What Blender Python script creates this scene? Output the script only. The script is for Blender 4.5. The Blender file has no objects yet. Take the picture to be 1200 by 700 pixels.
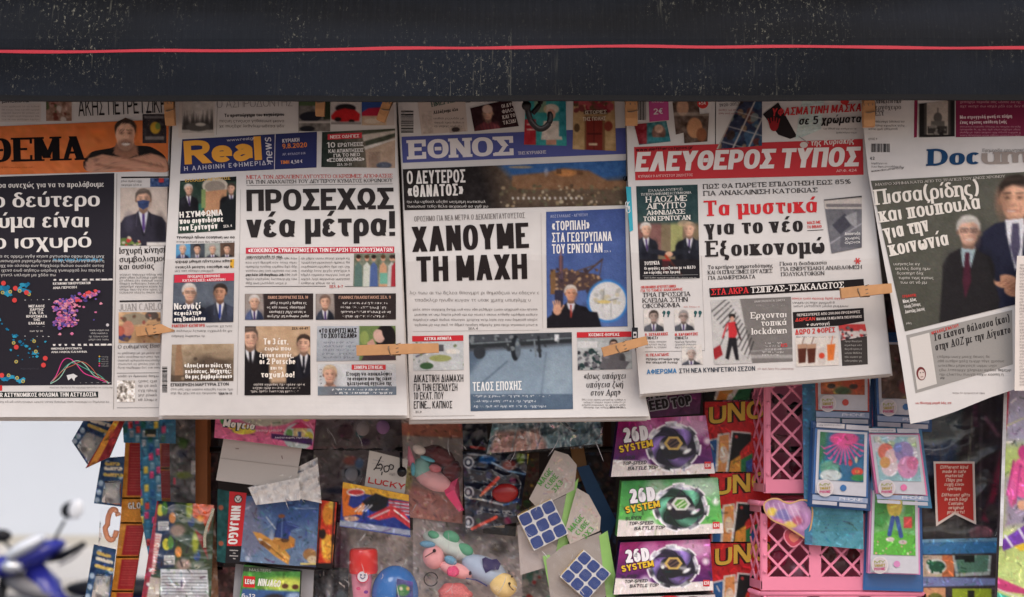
import bpy, math, random
import numpy as np
from mathutils import Vector
S = bpy.context.scene
COL = S.collection
rnd = random.Random(7)
R = math.radians

# ------------------------------------------------------------------ camera, sky, sun, exposure
CAM_D, CAM_H, HOR = 2.0, 1.5, 500.0          # metres to the newspapers, lens height, photo row of the horizon
cam = bpy.data.cameras.new('camera'); camo = bpy.data.objects.new('camera', cam); COL.objects.link(camo)
camo.location = (0, -CAM_D, CAM_H); camo.rotation_euler = (R(90), 0, 0)
cam.sensor_width = 36; cam.lens = 60; cam.shift_y = (HOR-350)/1200
cam.clip_start = 0.05; cam.clip_end = 3000
cam.dof.use_dof = True; cam.dof.focus_distance = CAM_D-.005; cam.dof.aperture_fstop = 5.8
S.camera = camo
SUN_EL, SUN_AZ = R(47), R(-28)
w = bpy.data.worlds.new("World"); S.world = w; w.use_nodes = True
nt = w.node_tree; bg = nt.nodes['Background']
sky = nt.nodes.new('ShaderNodeTexSky'); sky.sky_type = 'NISHITA'; sky.sun_disc = False
sky.sun_elevation = SUN_EL; sky.sun_rotation = R(180)+SUN_AZ; sky.dust_density = 4.0; sky.ozone_density = 0.6; sky.air_density = 0.9
nt.links.new(sky.outputs[0], bg.inputs[0]); bg.inputs[1].default_value = 0.135
sl = bpy.data.lights.new('sun', 'SUN'); so = bpy.data.objects.new('sun', sl); COL.objects.link(so)
sl.energy = .82; sl.angle = R(22); sl.color = (1, .985, .96)
so.rotation_euler = Vector((math.sin(SUN_AZ)*math.cos(SUN_EL), -math.cos(SUN_AZ)*math.cos(SUN_EL), math.sin(SUN_EL))).to_track_quat('Z', 'Y').to_euler()
S.view_settings.view_transform = 'Standard'; S.view_settings.look = 'None'; S.view_settings.gamma = 1
S.view_settings.exposure = 0.2

# ------------------------------------------------------------------ helpers
def lin(c):
    c = np.asarray(c, float)/255.0
    return np.where(c <= .04045, c/12.92, ((c+.055)/1.055)**2.4)
def P(px, py, y=0.0):
    k = 1+np.asarray(y)/CAM_D
    return np.stack(np.broadcast_arrays((np.asarray(px)-600)/1000*k, y, CAM_H+(HOR-np.asarray(py))/1000*k), -1)
def mat(name, color=None, rough=.8, spec=.3, attr=False, noise=0, nscale=400, bump=0, metal=0, coat=0, trans=0, alpha=1, sheen=0, varn=None):
    m = bpy.data.materials.new(name); m.use_nodes = True
    n = m.node_tree.nodes; l = m.node_tree.links; b = n['Principled BSDF']
    b.inputs['Roughness'].default_value = rough; b.inputs['Specular IOR Level'].default_value = spec
    b.inputs['Metallic'].default_value = metal; b.inputs['Coat Weight'].default_value = coat
    b.inputs['Transmission Weight'].default_value = trans; b.inputs['Alpha'].default_value = alpha
    src = None
    if attr:
        a = n.new('ShaderNodeAttribute'); a.attribute_name = 'ink'; src = a.outputs['Color']
    tc = n.new('ShaderNodeTexCoord')
    nz = n.new('ShaderNodeTexNoise'); nz.inputs['Scale'].default_value = nscale; nz.inputs['Detail'].default_value = 4
    l.new(tc.outputs['Object'], nz.inputs['Vector'])
    mx = n.new('ShaderNodeMix'); mx.data_type = 'RGBA'; mx.blend_type = 'MULTIPLY'; mx.inputs[0].default_value = 1
    rp = n.new('ShaderNodeMapRange'); rp.inputs[3].default_value = 1-noise; rp.inputs[4].default_value = 1+noise
    l.new(nz.outputs['Fac'], rp.inputs[0])
    if src is not None: l.new(src, mx.inputs[6])
    else: mx.inputs[6].default_value = (*lin(color), 1)
    l.new(rp.outputs[0], mx.inputs[7]); l.new(mx.outputs[2], b.inputs['Base Color'])
    if bump:
        bp = n.new('ShaderNodeBump'); bp.inputs['Strength'].default_value = bump; bp.inputs['Distance'].default_value = .001
        l.new(nz.outputs['Fac'], bp.inputs['Height']); l.new(bp.outputs[0], b.inputs['Normal'])
    return m
PRINT = mat('newsprint', attr=True, rough=.85, spec=.15, noise=.05, nscale=900)
PAPER = mat('newspaper_stock', attr=True, rough=.9, spec=.12, noise=.07, nscale=60)
GLOSS = mat('glossy_print', attr=True, rough=.45, spec=.25, noise=.10, nscale=120, coat=.05)
FOIL = mat('foil_print', attr=True, rough=.28, spec=.6, noise=.1, nscale=60, coat=.4)
MATS = {}
def cm(name, color, **k):
    if name not in MATS: MATS[name] = mat(name, color, **k)
    return MATS[name]
def tag(o, label=None, cat=None, group=None, kind=None):
    for k, v in (('label', label), ('category', cat), ('group', group), ('kind', kind)):
        if v: o[k] = v
    return o
def thing(name, label, cat, loc, group=None):
    o = bpy.data.objects.new(name, None); COL.objects.link(o); o.location = loc; o.empty_display_size = .02
    tag(o, label, cat, group); o['_loc'] = list(loc); del o['_loc']
    return o
def origin(par):
    v = Vector((0, 0, 0))
    while par is not None: v += Vector(par.location); par = par.parent
    return v
def mesh(name, V, F, m, parent=None, cols=None, smooth=False):
    V = np.asarray(V, float).reshape(-1, 3)
    if parent is not None: V = V-np.array(origin(parent))
    me = bpy.data.meshes.new(name); me.from_pydata(V.tolist(), [], [tuple(f) for f in F])
    if cols is not None:
        c = np.ones((len(V), 4)); c[:, :3] = cols
        a = me.color_attributes.new('ink', 'FLOAT_COLOR', 'POINT'); a.data.foreach_set('color', c.ravel())
    if smooth: me.polygons.foreach_set('use_smooth', [True]*len(me.polygons))
    me.materials.append(m); me.update()
    o = bpy.data.objects.new(name, me); COL.objects.link(o)
    if parent is not None: o.parent = parent
    return o

# ------------------------------------------------------------------ stroke lettering (a pen-drawn alphabet, Greek and Latin)
UP = """A|.78|0 0 .5 1;.5 1 1 0;.2 .3 .8 .3
B|.68|0 0 0 1;0 1 .55 1 .86 .93 .95 .76 .86 .59 .55 .53 0 .53;0 .53 .58 .53 .91 .44 1 .26 .91 .07 .58 0 0 0
C|.72|a .52 .5 .52 .5 50 310
D|.74|0 0 0 1;0 1 .45 1 .85 .86 1 .5 .85 .14 .45 0 0 0
E|.6|0 0 0 1;0 1 1 1;0 .52 .88 .52;0 0 1 0
F|.58|0 0 0 1;0 1 1 1;0 .5 .88 .5
G|.76|a .52 .5 .52 .5 50 345;.55 .45 1 .45;1 0 1 .45
H|.72|0 0 0 1;1 0 1 1;0 .5 1 .5
I|.0|.5 0 .5 1
J|.5|1 1 1 .3 .8 .05 .4 0 0 .2
K|.72|0 0 0 1;.1 .42 1 1;.3 .6 1 0
L|.56|0 0 0 1;0 0 1 0
M|.92|0 0 0 1;0 1 .5 .12;.5 .12 1 1;1 0 1 1
N|.74|0 0 0 1;0 1 1 0;1 0 1 1
O|.78|a .5 .5 .5 .5 0 360
P|.66|0 0 0 1;0 1 .58 1 .9 .92 1 .72 .9 .5 .58 .43 0 .43
Q|.78|a .5 .5 .5 .5 0 360;.6 .2 1 -.05
R|.7|0 0 0 1;0 1 .56 1 .88 .92 .97 .74 .88 .55 .56 .48 0 .48;.45 .48 1 0
S|.66|.96 .84 .75 .98 .45 1 .12 .93 .03 .73 .2 .58 .75 .44 .97 .28 .88 .07 .5 0 .22 .02 0 .17
T|.68|.5 0 .5 1;0 1 1 1
U|.72|0 1 0 .35 .1 .08 .5 0 .9 .08 1 .35 1 1
V|.76|0 1 .5 0;.5 0 1 1
W|1.1|0 1 .25 0;.25 0 .5 1;.5 1 .75 0;.75 0 1 1
X|.76|0 0 1 1;0 1 1 0
Y|.74|0 1 .5 .42;1 1 .5 .42;.5 0 .5 .48
Z|.66|0 1 1 1;0 0 1 0;.05 0 .95 1
Γ|.56|0 0 0 1;0 1 1 1
Δ|.8|0 0 .5 1;.5 1 1 0;0 0 1 0
Θ|.78|a .5 .5 .5 .5 0 360;.28 .5 .72 .5
Λ|.76|0 0 .5 1;.5 1 1 0
Ξ|.66|0 1 1 1;.12 .52 .88 .52;0 0 1 0
Π|.72|0 0 0 1;1 0 1 1;0 1 1 1
Σ|.66|0 1 1 1;0 0 1 0;.02 1 .58 .5;.02 0 .58 .5
Φ|.84|a .5 .5 .5 .33 0 360;.5 0 .5 1
Ψ|.8|0 1 .02 .6 .2 .32 .5 .27 .8 .32 .98 .6 1 1;.5 0 .5 1
Ω|.8|.36 0 .36 .12 .08 .38 .04 .66 .2 .93 .5 1 .8 .93 .96 .66 .92 .38 .64 .12 .64 0;0 0 .38 0;.62 0 1 0
0|.6|a .5 .5 .5 .5 0 360
1|.36|.75 0 .75 1;.05 .78 .7 .98
2|.6|.02 .78 .15 .95 .5 1 .85 .93 .95 .72 .8 .5 .3 .2 .04 .02;0 0 1 0
3|.6|.02 .86 .25 .98 .55 1 .88 .9 .9 .68 .7 .55 .4 .53;.4 .53 .75 .5 .96 .33 .9 .1 .5 0 .2 .02 0 .14
4|.64|.75 0 .75 1;.02 .28 .7 1;0 .25 1 .25
5|.6|.1 1 .95 1;.1 .5 .1 1;.1 .56 .4 .62 .8 .58 .98 .32 .85 .07 .5 0 .2 .02 0 .13
6|.6|.85 .93 .6 1 .25 .9 .05 .55 .03 .3 .2 .05 .5 0 .85 .07 .97 .3 .85 .55 .5 .62 .2 .54 .06 .35
7|.58|0 1 1 1;.3 0 .95 .98
8|.62|a .5 .76 .42 .24 0 360;a .5 .27 .5 .27 0 360
9|.6|.15 .07 .4 0 .75 .1 .95 .45 .97 .7 .8 .95 .5 1 .15 .93 .03 .7 .15 .45 .5 .38 .8 .46 .94 .65
!|.0|.5 .3 .5 1;.5 0 .5 .16
.|.0|.5 0 .5 .16
,|.08|.4 -.16 .9 .12
:|.0|.5 0 .5 .16;.5 .5 .5 .66
-|.34|0 .38 1 .38
+|.5|.5 .1 .5 .8;0 .45 1 .45
%|.9|a .2 .75 .2 .22 0 360;a .8 .24 .2 .22 0 360;.2 0 .8 1
(|.22|1 1.08 .3 .85 0 .5 .3 .08 1 -.14
)|.22|0 1.08 .7 .85 1 .5 .7 .08 0 -.14
«|.5|.45 .75 0 .45;0 .45 .45 .12;1 .75 .55 .45;.55 .45 1 .12
»|.5|0 .75 .45 .45;.45 .45 0 .12;.55 .75 1 .45;1 .45 .55 .12
€|.66|a .6 .5 .42 .5 55 305;0 .6 .7 .6;0 .4 .7 .4
?|.5|.02 .8 .2 .97 .5 1 .9 .9 .9 .65 .55 .45 .5 .3;.5 0 .5 .14
'|.0|.5 .7 .5 1
"|.3|.1 .68 .1 1;.9 .68 .9 1
/|.4|0 0 1 1
_|.5|0 0 1 0"""
LO = """α|.80|a .43 .5 .43 .5 0 360;.93 1.02 .88 .6 .86 .2 .93 .02 1.05 .03
β|.66|0 -.4 0 .9 .1 1.25 .45 1.4 .8 1.28 .86 1.05 .75 .85 .4 .76;.4 .76 .8 .7 1 .4 .85 .08 .5 0 .2 .05 0 .2
γ|.72|0 1 .5 .05;1 1 .5 .05;.5 -.4 .5 .15
δ|.72|.88 1.3 .55 1.4 .25 1.3 .22 1.15 .5 .98 .85 .78 1 .45 .85 .08 .5 0 .12 .1 0 .45 .12 .8 .5 .92
ε|.6|.95 .85 .65 1 .3 .98 .08 .8 .15 .6 .5 .54;.5 .54 .1 .45 0 .22 .15 .04 .5 0 .8 .04 1 .18
ζ|.56|.05 1.38 .95 1.38;.9 1.36 .3 .9 .03 .45 .1 .1 .5 0 .9 -.06 .9 -.25 .7 -.4
η|.66|0 0 0 1;0 .65 .2 .93 .55 1 .88 .92 1 .65 1 -.4
θ|.68|a .5 .7 .5 .7 0 360;0 .7 1 .7
ι|.1|.3 1 .3 .25 .5 .02 1 .02
κ|.64|0 0 0 1;.08 .4 1 1;.3 .55 1 0
λ|.72|.05 1.4 .25 1.38 .4 1.15 .95 0;.52 .85 0 0
μ|.7|0 -.4 0 1;1 0 1 1;0 .35 .12 .08 .45 0 .8 .08 1 .35
ν|.68|0 1 .5 0;.5 0 1 1
ξ|.58|.05 1.38 .9 1.38;.55 1.36 .2 1.2 .2 .98 .6 .82;.6 .82 .1 .65 0 .35 .15 .08 .55 0 .9 -.06 .9 -.25 .7 -.4
ο|.7|a .5 .5 .5 .5 0 360
π|.8|.2 0 .2 1;.8 0 .8 1;0 1 1 1
ρ|.7|0 -.4 0 .5;a .5 .5 .5 .5 0 360
σ|.76|a .45 .5 .45 .5 0 360;.45 1 1 1
ς|.62|.95 .9 .6 1 .2 .9 0 .5 .12 .15 .5 0 .85 -.08 .85 -.28 .6 -.42
τ|.58|.45 1 .45 .25 .6 .02 .95 .02;0 1 1 1
υ|.68|0 1 0 .4 .12 .08 .5 0 .88 .08 1 .45 .95 1
φ|.86|.3 1 .05 .8 0 .5 .12 .12 .5 0 .88 .12 1 .5 .9 .88 .65 1 .5 .8;.5 -.4 .5 .85
χ|.68|0 1 1 -.35;1 1 0 -.35
ψ|.84|0 1 0 .45 .12 .08 .5 0 .88 .08 1 .45 1 1;.5 -.4 .5 1.1
ω|.96|.2 1 .02 .75 .02 .25 .25 0 .45 .15 .5 .6;.8 1 .98 .75 .98 .25 .75 0 .55 .15 .5 .6
a|.64|.05 .85 .3 1 .65 1 .92 .85 .95 .6 .95 0;.95 .58 .4 .56 .05 .4 .02 .18 .2 0 .55 .03 .95 .25
b|.68|0 0 0 1.4;a .5 .5 .5 .5 0 360
c|.6|a .52 .5 .52 .5 45 315
d|.68|1 0 1 1.4;a .5 .5 .5 .5 0 360
e|.66|0 .5 1 .5;a .5 .5 .5 .5 0 320
f|.42|.35 0 .35 1.1 .6 1.38 1 1.38;0 1 1 1
g|.68|1 1 1 -.1 .8 -.38 .4 -.42 .05 -.3;a .5 .5 .5 .5 0 360
h|.66|0 0 0 1.4;0 .65 .2 .93 .55 1 .88 .92 1 .65 1 0
i|.0|.5 0 .5 1;.5 1.2 .5 1.42
k|.64|0 0 0 1.4;.05 .4 1 1;.3 .55 1 0
l|.0|.5 0 .5 1.4
m|1.1|0 0 0 1;0 .65 .12 .93 .28 1 .44 .92 .5 .65 .5 0;.5 .65 .62 .93 .78 1 .94 .92 1 .65 1 0
n|.66|0 0 0 1;0 .65 .2 .93 .55 1 .88 .92 1 .65 1 0
o|.7|a .5 .5 .5 .5 0 360
p|.68|0 -.4 0 1;a .5 .5 .5 .5 0 360
q|.68|1 -.4 1 1;a .5 .5 .5 .5 0 360
r|.42|0 0 0 1;0 .6 .25 .9 .6 1 1 .97
s|.58|.95 .84 .7 1 .35 1 .06 .85 .08 .66 .3 .55 .7 .46 .97 .3 .92 .08 .55 0 .25 .02 0 .16
t|.44|.4 1.3 .4 .25 .6 .02 1 .02;0 1 1 1
u|.66|0 1 0 .35 .15 .06 .5 0 .82 .08 1 .35;1 0 1 1
v|.66|0 1 .5 0;.5 0 1 1
w|1.0|0 1 .25 0;.25 0 .5 1;.5 1 .75 0;.75 0 1 1
y|.66|0 1 .52 0;1 1 .4 -.4"""
GL = {}
def parse(src, low):
    for ln in src.split('\n'):
        c, wd, st = ln.split('|')
        out = []
        for s in st.split(';'):
            t = s.split()
            if t[0] == 'a': out.append(('c', tuple(map(float, t[1:])), None))
            else:
                v = list(map(float, t)); pts = list(zip(v[::2], v[1::2]))
                out.append(('l' if len(pts) == 2 else 's', pts, None))
        GL[c] = (float(wd), out, low)
parse(UP, False); parse(LO, True)
for g, l_ in zip('ΑΒΕΖΗΙΚΜΝΟΡΤΥΧ', 'ABEZHIKMNOPTYX'): GL[g] = GL[l_]
ACC = dict(zip('άέήίόύώϊΐϋ', 'αεηιουωιιυ')); ACCUP = dict(zip('ΆΈΉΊΌΎΏΪ', 'ΑΕΗΙΟΥΩΙ'))
XH = .72
def catmull(pts, n):
    pts = np.array(pts); out = []
    ext = np.vstack([2*pts[0]-pts[1], pts, 2*pts[-1]-pts[-2]])
    for i in range(len(pts)-1):
        p0, p1, p2, p3 = ext[i:i+4]
        for t in np.linspace(0, 1, n, endpoint=False):
            out.append(.5*((2*p1)+(-p0+p2)*t+(2*p0-5*p1+4*p2-p3)*t*t+(-p0+3*p1-3*p2+p3)*t**3))
    out.append(pts[-1]); return np.array(out)
CACHE = {}
def glyph(ch, gw, wv, wh, serif, fine):
    """strips of one letter, in units of cap height; returns list of (left pts, right pts)"""
    key = (ch, round(gw, 3), round(wv, 3), round(wh, 3), serif, fine)
    if key in CACHE: return CACHE[key]
    acc = ch in ACC or ch in ACCUP
    base = ACC.get(ch, ACCUP.get(ch, ch))
    wd, st, low = GL[base]
    W = max(gw, wv*1.02); X = XH if low else 1.0
    def mx(x): return wv/2+x*(W-wv)
    def my(y):
        if y <= 0: return wh/2+y*X
        if y <= 1: return wh/2+y*(X-wh)
        return X-wh/2+(y-1)*X
    strips = []
    for k, d, _ in st:
        if k == 'l':
            (x0, y0), (x1, y1) = d
            if abs(y1-y0) < 1e-6:
                X0 = 0 if x0 <= 0 else mx(x0); X1 = W if x1 >= 1 else mx(x1); y = my(y0)
                strips.append((np.array([[X0, y+wh/2], [X1, y+wh/2]]), np.array([[X0, y-wh/2], [X1, y-wh/2]])))
                if serif and X1 == W and y0 in (0, 1) and abs(x1-x0) > .6 and base not in 'πσ':
                    sgn = 1 if y0 == 0 else -1; e = .17*X
                    a = np.array([[W-wh*1.1, y], [W-wh*1.1, y+sgn*(e+wh/2)]]); strips.append((a, a+[[wh*1.1, 0]]*2))
            else:
                def yy(y): return 0 if y == 0 else (X if y == 1 else y*X)
                a = np.array([[mx(x0), yy(y0)], [mx(x1), yy(y1)]]); sl_ = abs(x1-x0)*W/max(abs(y1-y0)*X, .01)
                hw = wv/2*min(1.35, math.sqrt(1+sl_*sl_*.7))
                if serif and sl_ > .1 and ((x1-x0)*(y1-y0) > 0): hw *= .62
                if base == 'Z' or (base == 'Σ'): hw *= .9
                strips.append((a-[hw, 0], a+[hw, 0]))
                if serif:
                    for (x, y) in d:
                        if y in (0, 1, 1.4) and not (y == 1 and x == .5 and base not in 'TIi') and not (y == 0 and x == .5 and base in 'VvνW') and not (low and y == 1 and base in 'πτσα'):
                            cx = mx(x); yb = yy(y); sh = wh*.8; ww = wv/2+.085*X+.02
                            x0_ = max(cx-ww, -.09); x1_ = min(cx+ww, W+.09)
                            if low and y >= 1: x1_ = cx
                            yb0, yb1 = (yb, yb+sh) if y == 0 else (yb-sh, yb)
                            strips.append((np.array([[x0_, yb1], [x1_, yb1]]), np.array([[x0_, yb0], [x1_, yb0]])))
        else:
            if k == 'c':
                cx, cy, rx, ry, a0, a1 = d; n = max(6, int(abs(a1-a0)/360*(8 if not fine else 28)))
                th = np.radians(np.linspace(a0, a1, n+1)); q = .82
                c_, s_ = np.cos(th), np.sin(th)
                pts = np.stack([cx+rx*np.sign(c_)*abs(c_)**q, cy+ry*np.sign(s_)*abs(s_)**q], 1)
                closed = abs(a1-a0) >= 360
            else:
                pts = catmull(d, 4 if fine else 1); closed = False
            pp = np.array([[mx(x), my(y)] for x, y in pts])
            t = np.gradient(pp, axis=0)
            if closed: t[0] = t[-1] = pp[1]-pp[-2]
            t /= np.maximum(np.linalg.norm(t, axis=1, keepdims=True), 1e-9)
            off = np.stack([-t[:, 1]*wv/2, t[:, 0]*wh/2], 1)
            strips.append((pp+off, pp-off))
    if acc:
        if ch in 'ϊΪϋ':
            for x in (.15, .75):
                a = np.array([[mx(x), X*1.2], [mx(x), X*1.42]]); strips.append((a-[wv*.4, 0], a+[wv*.4, 0]))
        else:
            x = .5*W; a = np.array([[x-.02, X*1.16], [x+.13, X*1.45]]); strips.append((a-[wv*.3, 0], a+[wv*.45, 0]))
            if ch in ACCUP: strips.pop()
    CACHE[key] = strips
    return strips

class Ink:
    """flat print on a surface: collects polygons in the surface's own flat coordinates"""
    def __init__(s, surf, name, parent, m=None, lift=.0006):
        s.surf, s.name, s.parent, s.m, s.lift = surf, name, parent, m or PRINT, lift
        s.U, s.F, s.C, s.Lf, s.n = [], [], [], [], 0
    def add(s, uv, faces, col, lift):
        uv = np.asarray(uv, float); n = len(uv)
        s.U.append(uv); s.F += [tuple(i+s.n for i in f) for f in faces]
        col = np.asarray(col, float); s.C.append(np.broadcast_to(col, (n, 3)) if col.ndim == 1 else col)
        s.Lf.append(np.full(n, lift)); s.n += n
    def text(s, x0, y0, x1, y1, h, st, col=(25, 22, 22), w=.15, c=None, serif=False, slant=0, gap=None, up=None, arc=0, lift=0, fine=None):
        """st between baseline ends (x0,y0)-(x1,y1), cap height h"""
        L = math.hypot(x1-x0, y1-y0); wv = w; wh = w*(c if c else (.55 if serif else .78))
        gap = (.10 if w < .2 else .085) if gap is None else gap
        gw = [(.3 if ch == ' ' else GL.get(ACC.get(ch, ACCUP.get(ch, ch)), (.5, 0, 0))[0]*(XH if GL.get(ACC.get(ch, ACCUP.get(ch, ch)), (0, 0, 0))[2] else 1)) for ch in st]
        tot = sum(gw); nl = sum(1 for ch in st if ch != ' ')
        for _ in range(14):
            k = (L/h-nl*wv-gap*(len(st)-1))/max(tot, .1)
            if k >= .38: break
            wv *= .93; gap *= .95
        k = max(k, .15)
        ex = np.array([(x1-x0)/L, (y1-y0)/L]); uy = np.array([-ex[1]*-1*1.0, -1.0]) if up is None else np.array(up, float)
        if up is None: uy = np.array([ex[1], -ex[0]])
        fine = (h > 9) if fine is None else fine
        cl = lin(col); x = 0.0; scale = 1.0
        total = sum((wv if ch != ' ' else 0)+g*k for g, ch in zip(gw, st))+gap*(len(st)-1)
        scale = L/h/total
        for g, ch in zip(gw, st):
            if ch != ' ' and ACC.get(ch, ACCUP.get(ch, ch)) in GL:
                for j, (a, b) in enumerate(glyph(ch, wv+g*k, wv, wh, serif, fine)):
                    seg = np.hypot(*np.abs(np.diff((a+b)/2, axis=0)).T)*h
                    if seg.max() > 9:
                        aa, bb = [a[0]], [b[0]]
                        for i in range(len(a)-1):
                            m_ = int(math.ceil(seg[i]/8)) or 1
                            for t in range(1, m_+1): aa.append(a[i]+(a[i+1]-a[i])*t/m_); bb.append(b[i]+(b[i+1]-b[i])*t/m_)
                        a, b = np.array(aa), np.array(bb)
                    q = np.concatenate([a, b]); n = len(a)
                    gx = (x+q[:, 0])*scale+slant*q[:, 1]; gy = q[:, 1]
                    uv = np.array([x0, y0])+np.outer(gx*h, ex)+np.outer(gy*h, uy)
                    if arc: tt = gx*h/L; uv[:, 1] += arc*4*tt*(1-tt)
                    s.add(uv, [(i, i+1, n+i+1, n+i) for i in range(n-1)], cl, s.lift+lift+j*.00002)
            x += (wv if ch != ' ' else 0)+g*k+gap
        return s
    def body(s, x0, y0, x1, y1, lines, h=2.6, col=(110, 105, 103), w=.13, tilt=0, last=1.0, serif=False, full=True):
        """small running text, too small to read"""
        for i in range(lines):
            yy = y0+(y1-y0)*(i/(max(lines-1, 1)))
            xe = x1 if i < lines-1 else x0+(x1-x0)*last
            n = max(3, int((xe-x0)/(h*.74))); t = ''
            while len(t) < n:
                t += ''.join(rnd.choice('αεηιοτσνρκπμυλδγωχθς') for _ in range(rnd.choice((2, 3, 4, 5, 6, 7, 8))))+' '
            t = t[:n].rstrip(); xs = x0+(0 if full else rnd.uniform(0, .1)*(x1-x0)); xe2 = xe-(0 if full else rnd.uniform(0, .1)*(x1-x0))
            s.text(xs, yy, xe2, yy+tilt*(xe2-xs), h, t, col, w, fine=False)
        return s
    def quad(s, pts, col, lift=-.0002, step=7):
        """pts TL TR BR BL"""
        a, b, c, d = [np.array(p, float) for p in pts]
        nu = max(1, int(np.ceil(max(np.linalg.norm(b-a), np.linalg.norm(c-d))/step))); nv = max(1, int(np.ceil(max(np.linalg.norm(d-a), np.linalg.norm(c-b))/step)))
        u, v = np.meshgrid(np.linspace(0, 1, nu+1), np.linspace(0, 1, nv+1)); u = u.ravel()[:, None]; v = v.ravel()[:, None]
        uv = (a*(1-u)+b*u)*(1-v)+(d*(1-u)+c*u)*v
        F = [(j*(nu+1)+i, j*(nu+1)+i+1, (j+1)*(nu+1)+i+1, (j+1)*(nu+1)+i) for j in range(nv) for i in range(nu)]
        if isinstance(col, Img): cc = col.sample(uv)
        else: cc = lin(col)
        s.add(uv, F, cc, s.lift+lift); return s
    def rect(s, x0, y0, x1, y1, col, **k): return s.quad([(x0, y0), (x1, y0), (x1, y1), (x0, y1)], col, **k)
    def line(s, x0, y0, x1, y1, t, col, **k):
        L = math.hypot(x1-x0, y1-y0); nx, ny = -(y1-y0)/L*t/2, (x1-x0)/L*t/2
        return s.quad([(x0-nx, y0-ny), (x1-nx, y1-ny), (x1+nx, y1+ny), (x0+nx, y0+ny)], col, **k)
    def path(s, pts, t, col, lift=0, closed=False, smooth=True):
        pts = list(pts)+([pts[0]] if closed else [])
        pp = catmull(pts, 4) if smooth and len(pts) > 2 else np.array(pts, float)
        tn = np.gradient(pp, axis=0); tn /= np.maximum(np.linalg.norm(tn, axis=1, keepdims=True), 1e-9)
        o = np.stack([-tn[:, 1], tn[:, 0]], 1)*t/2; n = len(pp)
        s.add(np.concatenate([pp+o, pp-o]), [(i, i+1, n+i+1, n+i) for i in range(n-1)], lin(col), s.lift+lift); return s
    def disc(s, cx, cy, rx, ry, col, n=20, lift=0, ang=0):
        th = np.linspace(0, 2*math.pi, n, endpoint=False); ca, sa = math.cos(ang), math.sin(ang)
        x, y = rx*np.cos(th), ry*np.sin(th)
        s.add(np.stack([cx+x*ca-y*sa, cy+x*sa+y*ca], 1), [tuple(range(n))], lin(col), s.lift+lift); return s
    def poly(s, pts, col, lift=0):
        s.add(np.array(pts, float), [tuple(range(len(pts)))], lin(col), s.lift+lift); return s
    def barcode(s, x0, y0, x1, y1, horiz=False, col=(25, 25, 25)):
        L = (y1-y0) if horiz else (x1-x0); p = 0
        while p < L:
            t = rnd.choice((.5, .5, .9, 1.3)); 
            if p+t > L: break
            if horiz: s.rect(x0, y0+p, x1, y0+p+t, col)
            else: s.rect(x0+p, y0, x0+p+t, y1, col)
            p += t+rnd.choice((.5, .7, 1.0))
        return s
    def pic(s, img, quad=None, step=1.0, lift=0):
        if quad is None: quad = [(img.x0, img.y0), (img.x1, img.y0), (img.x1, img.y1), (img.x0, img.y1)]
        return s.quad(quad, img, step=step, lift=lift)
    def build(s, label=None):
        if not s.U: return None
        uv = np.concatenate(s.U); V = s.surf.map(uv[:, 0], uv[:, 1], np.concatenate(s.Lf))
        o = mesh(s.name, V, s.F, s.m, s.parent, np.concatenate(s.C))
        if label: o['label'] = label
        return o

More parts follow.
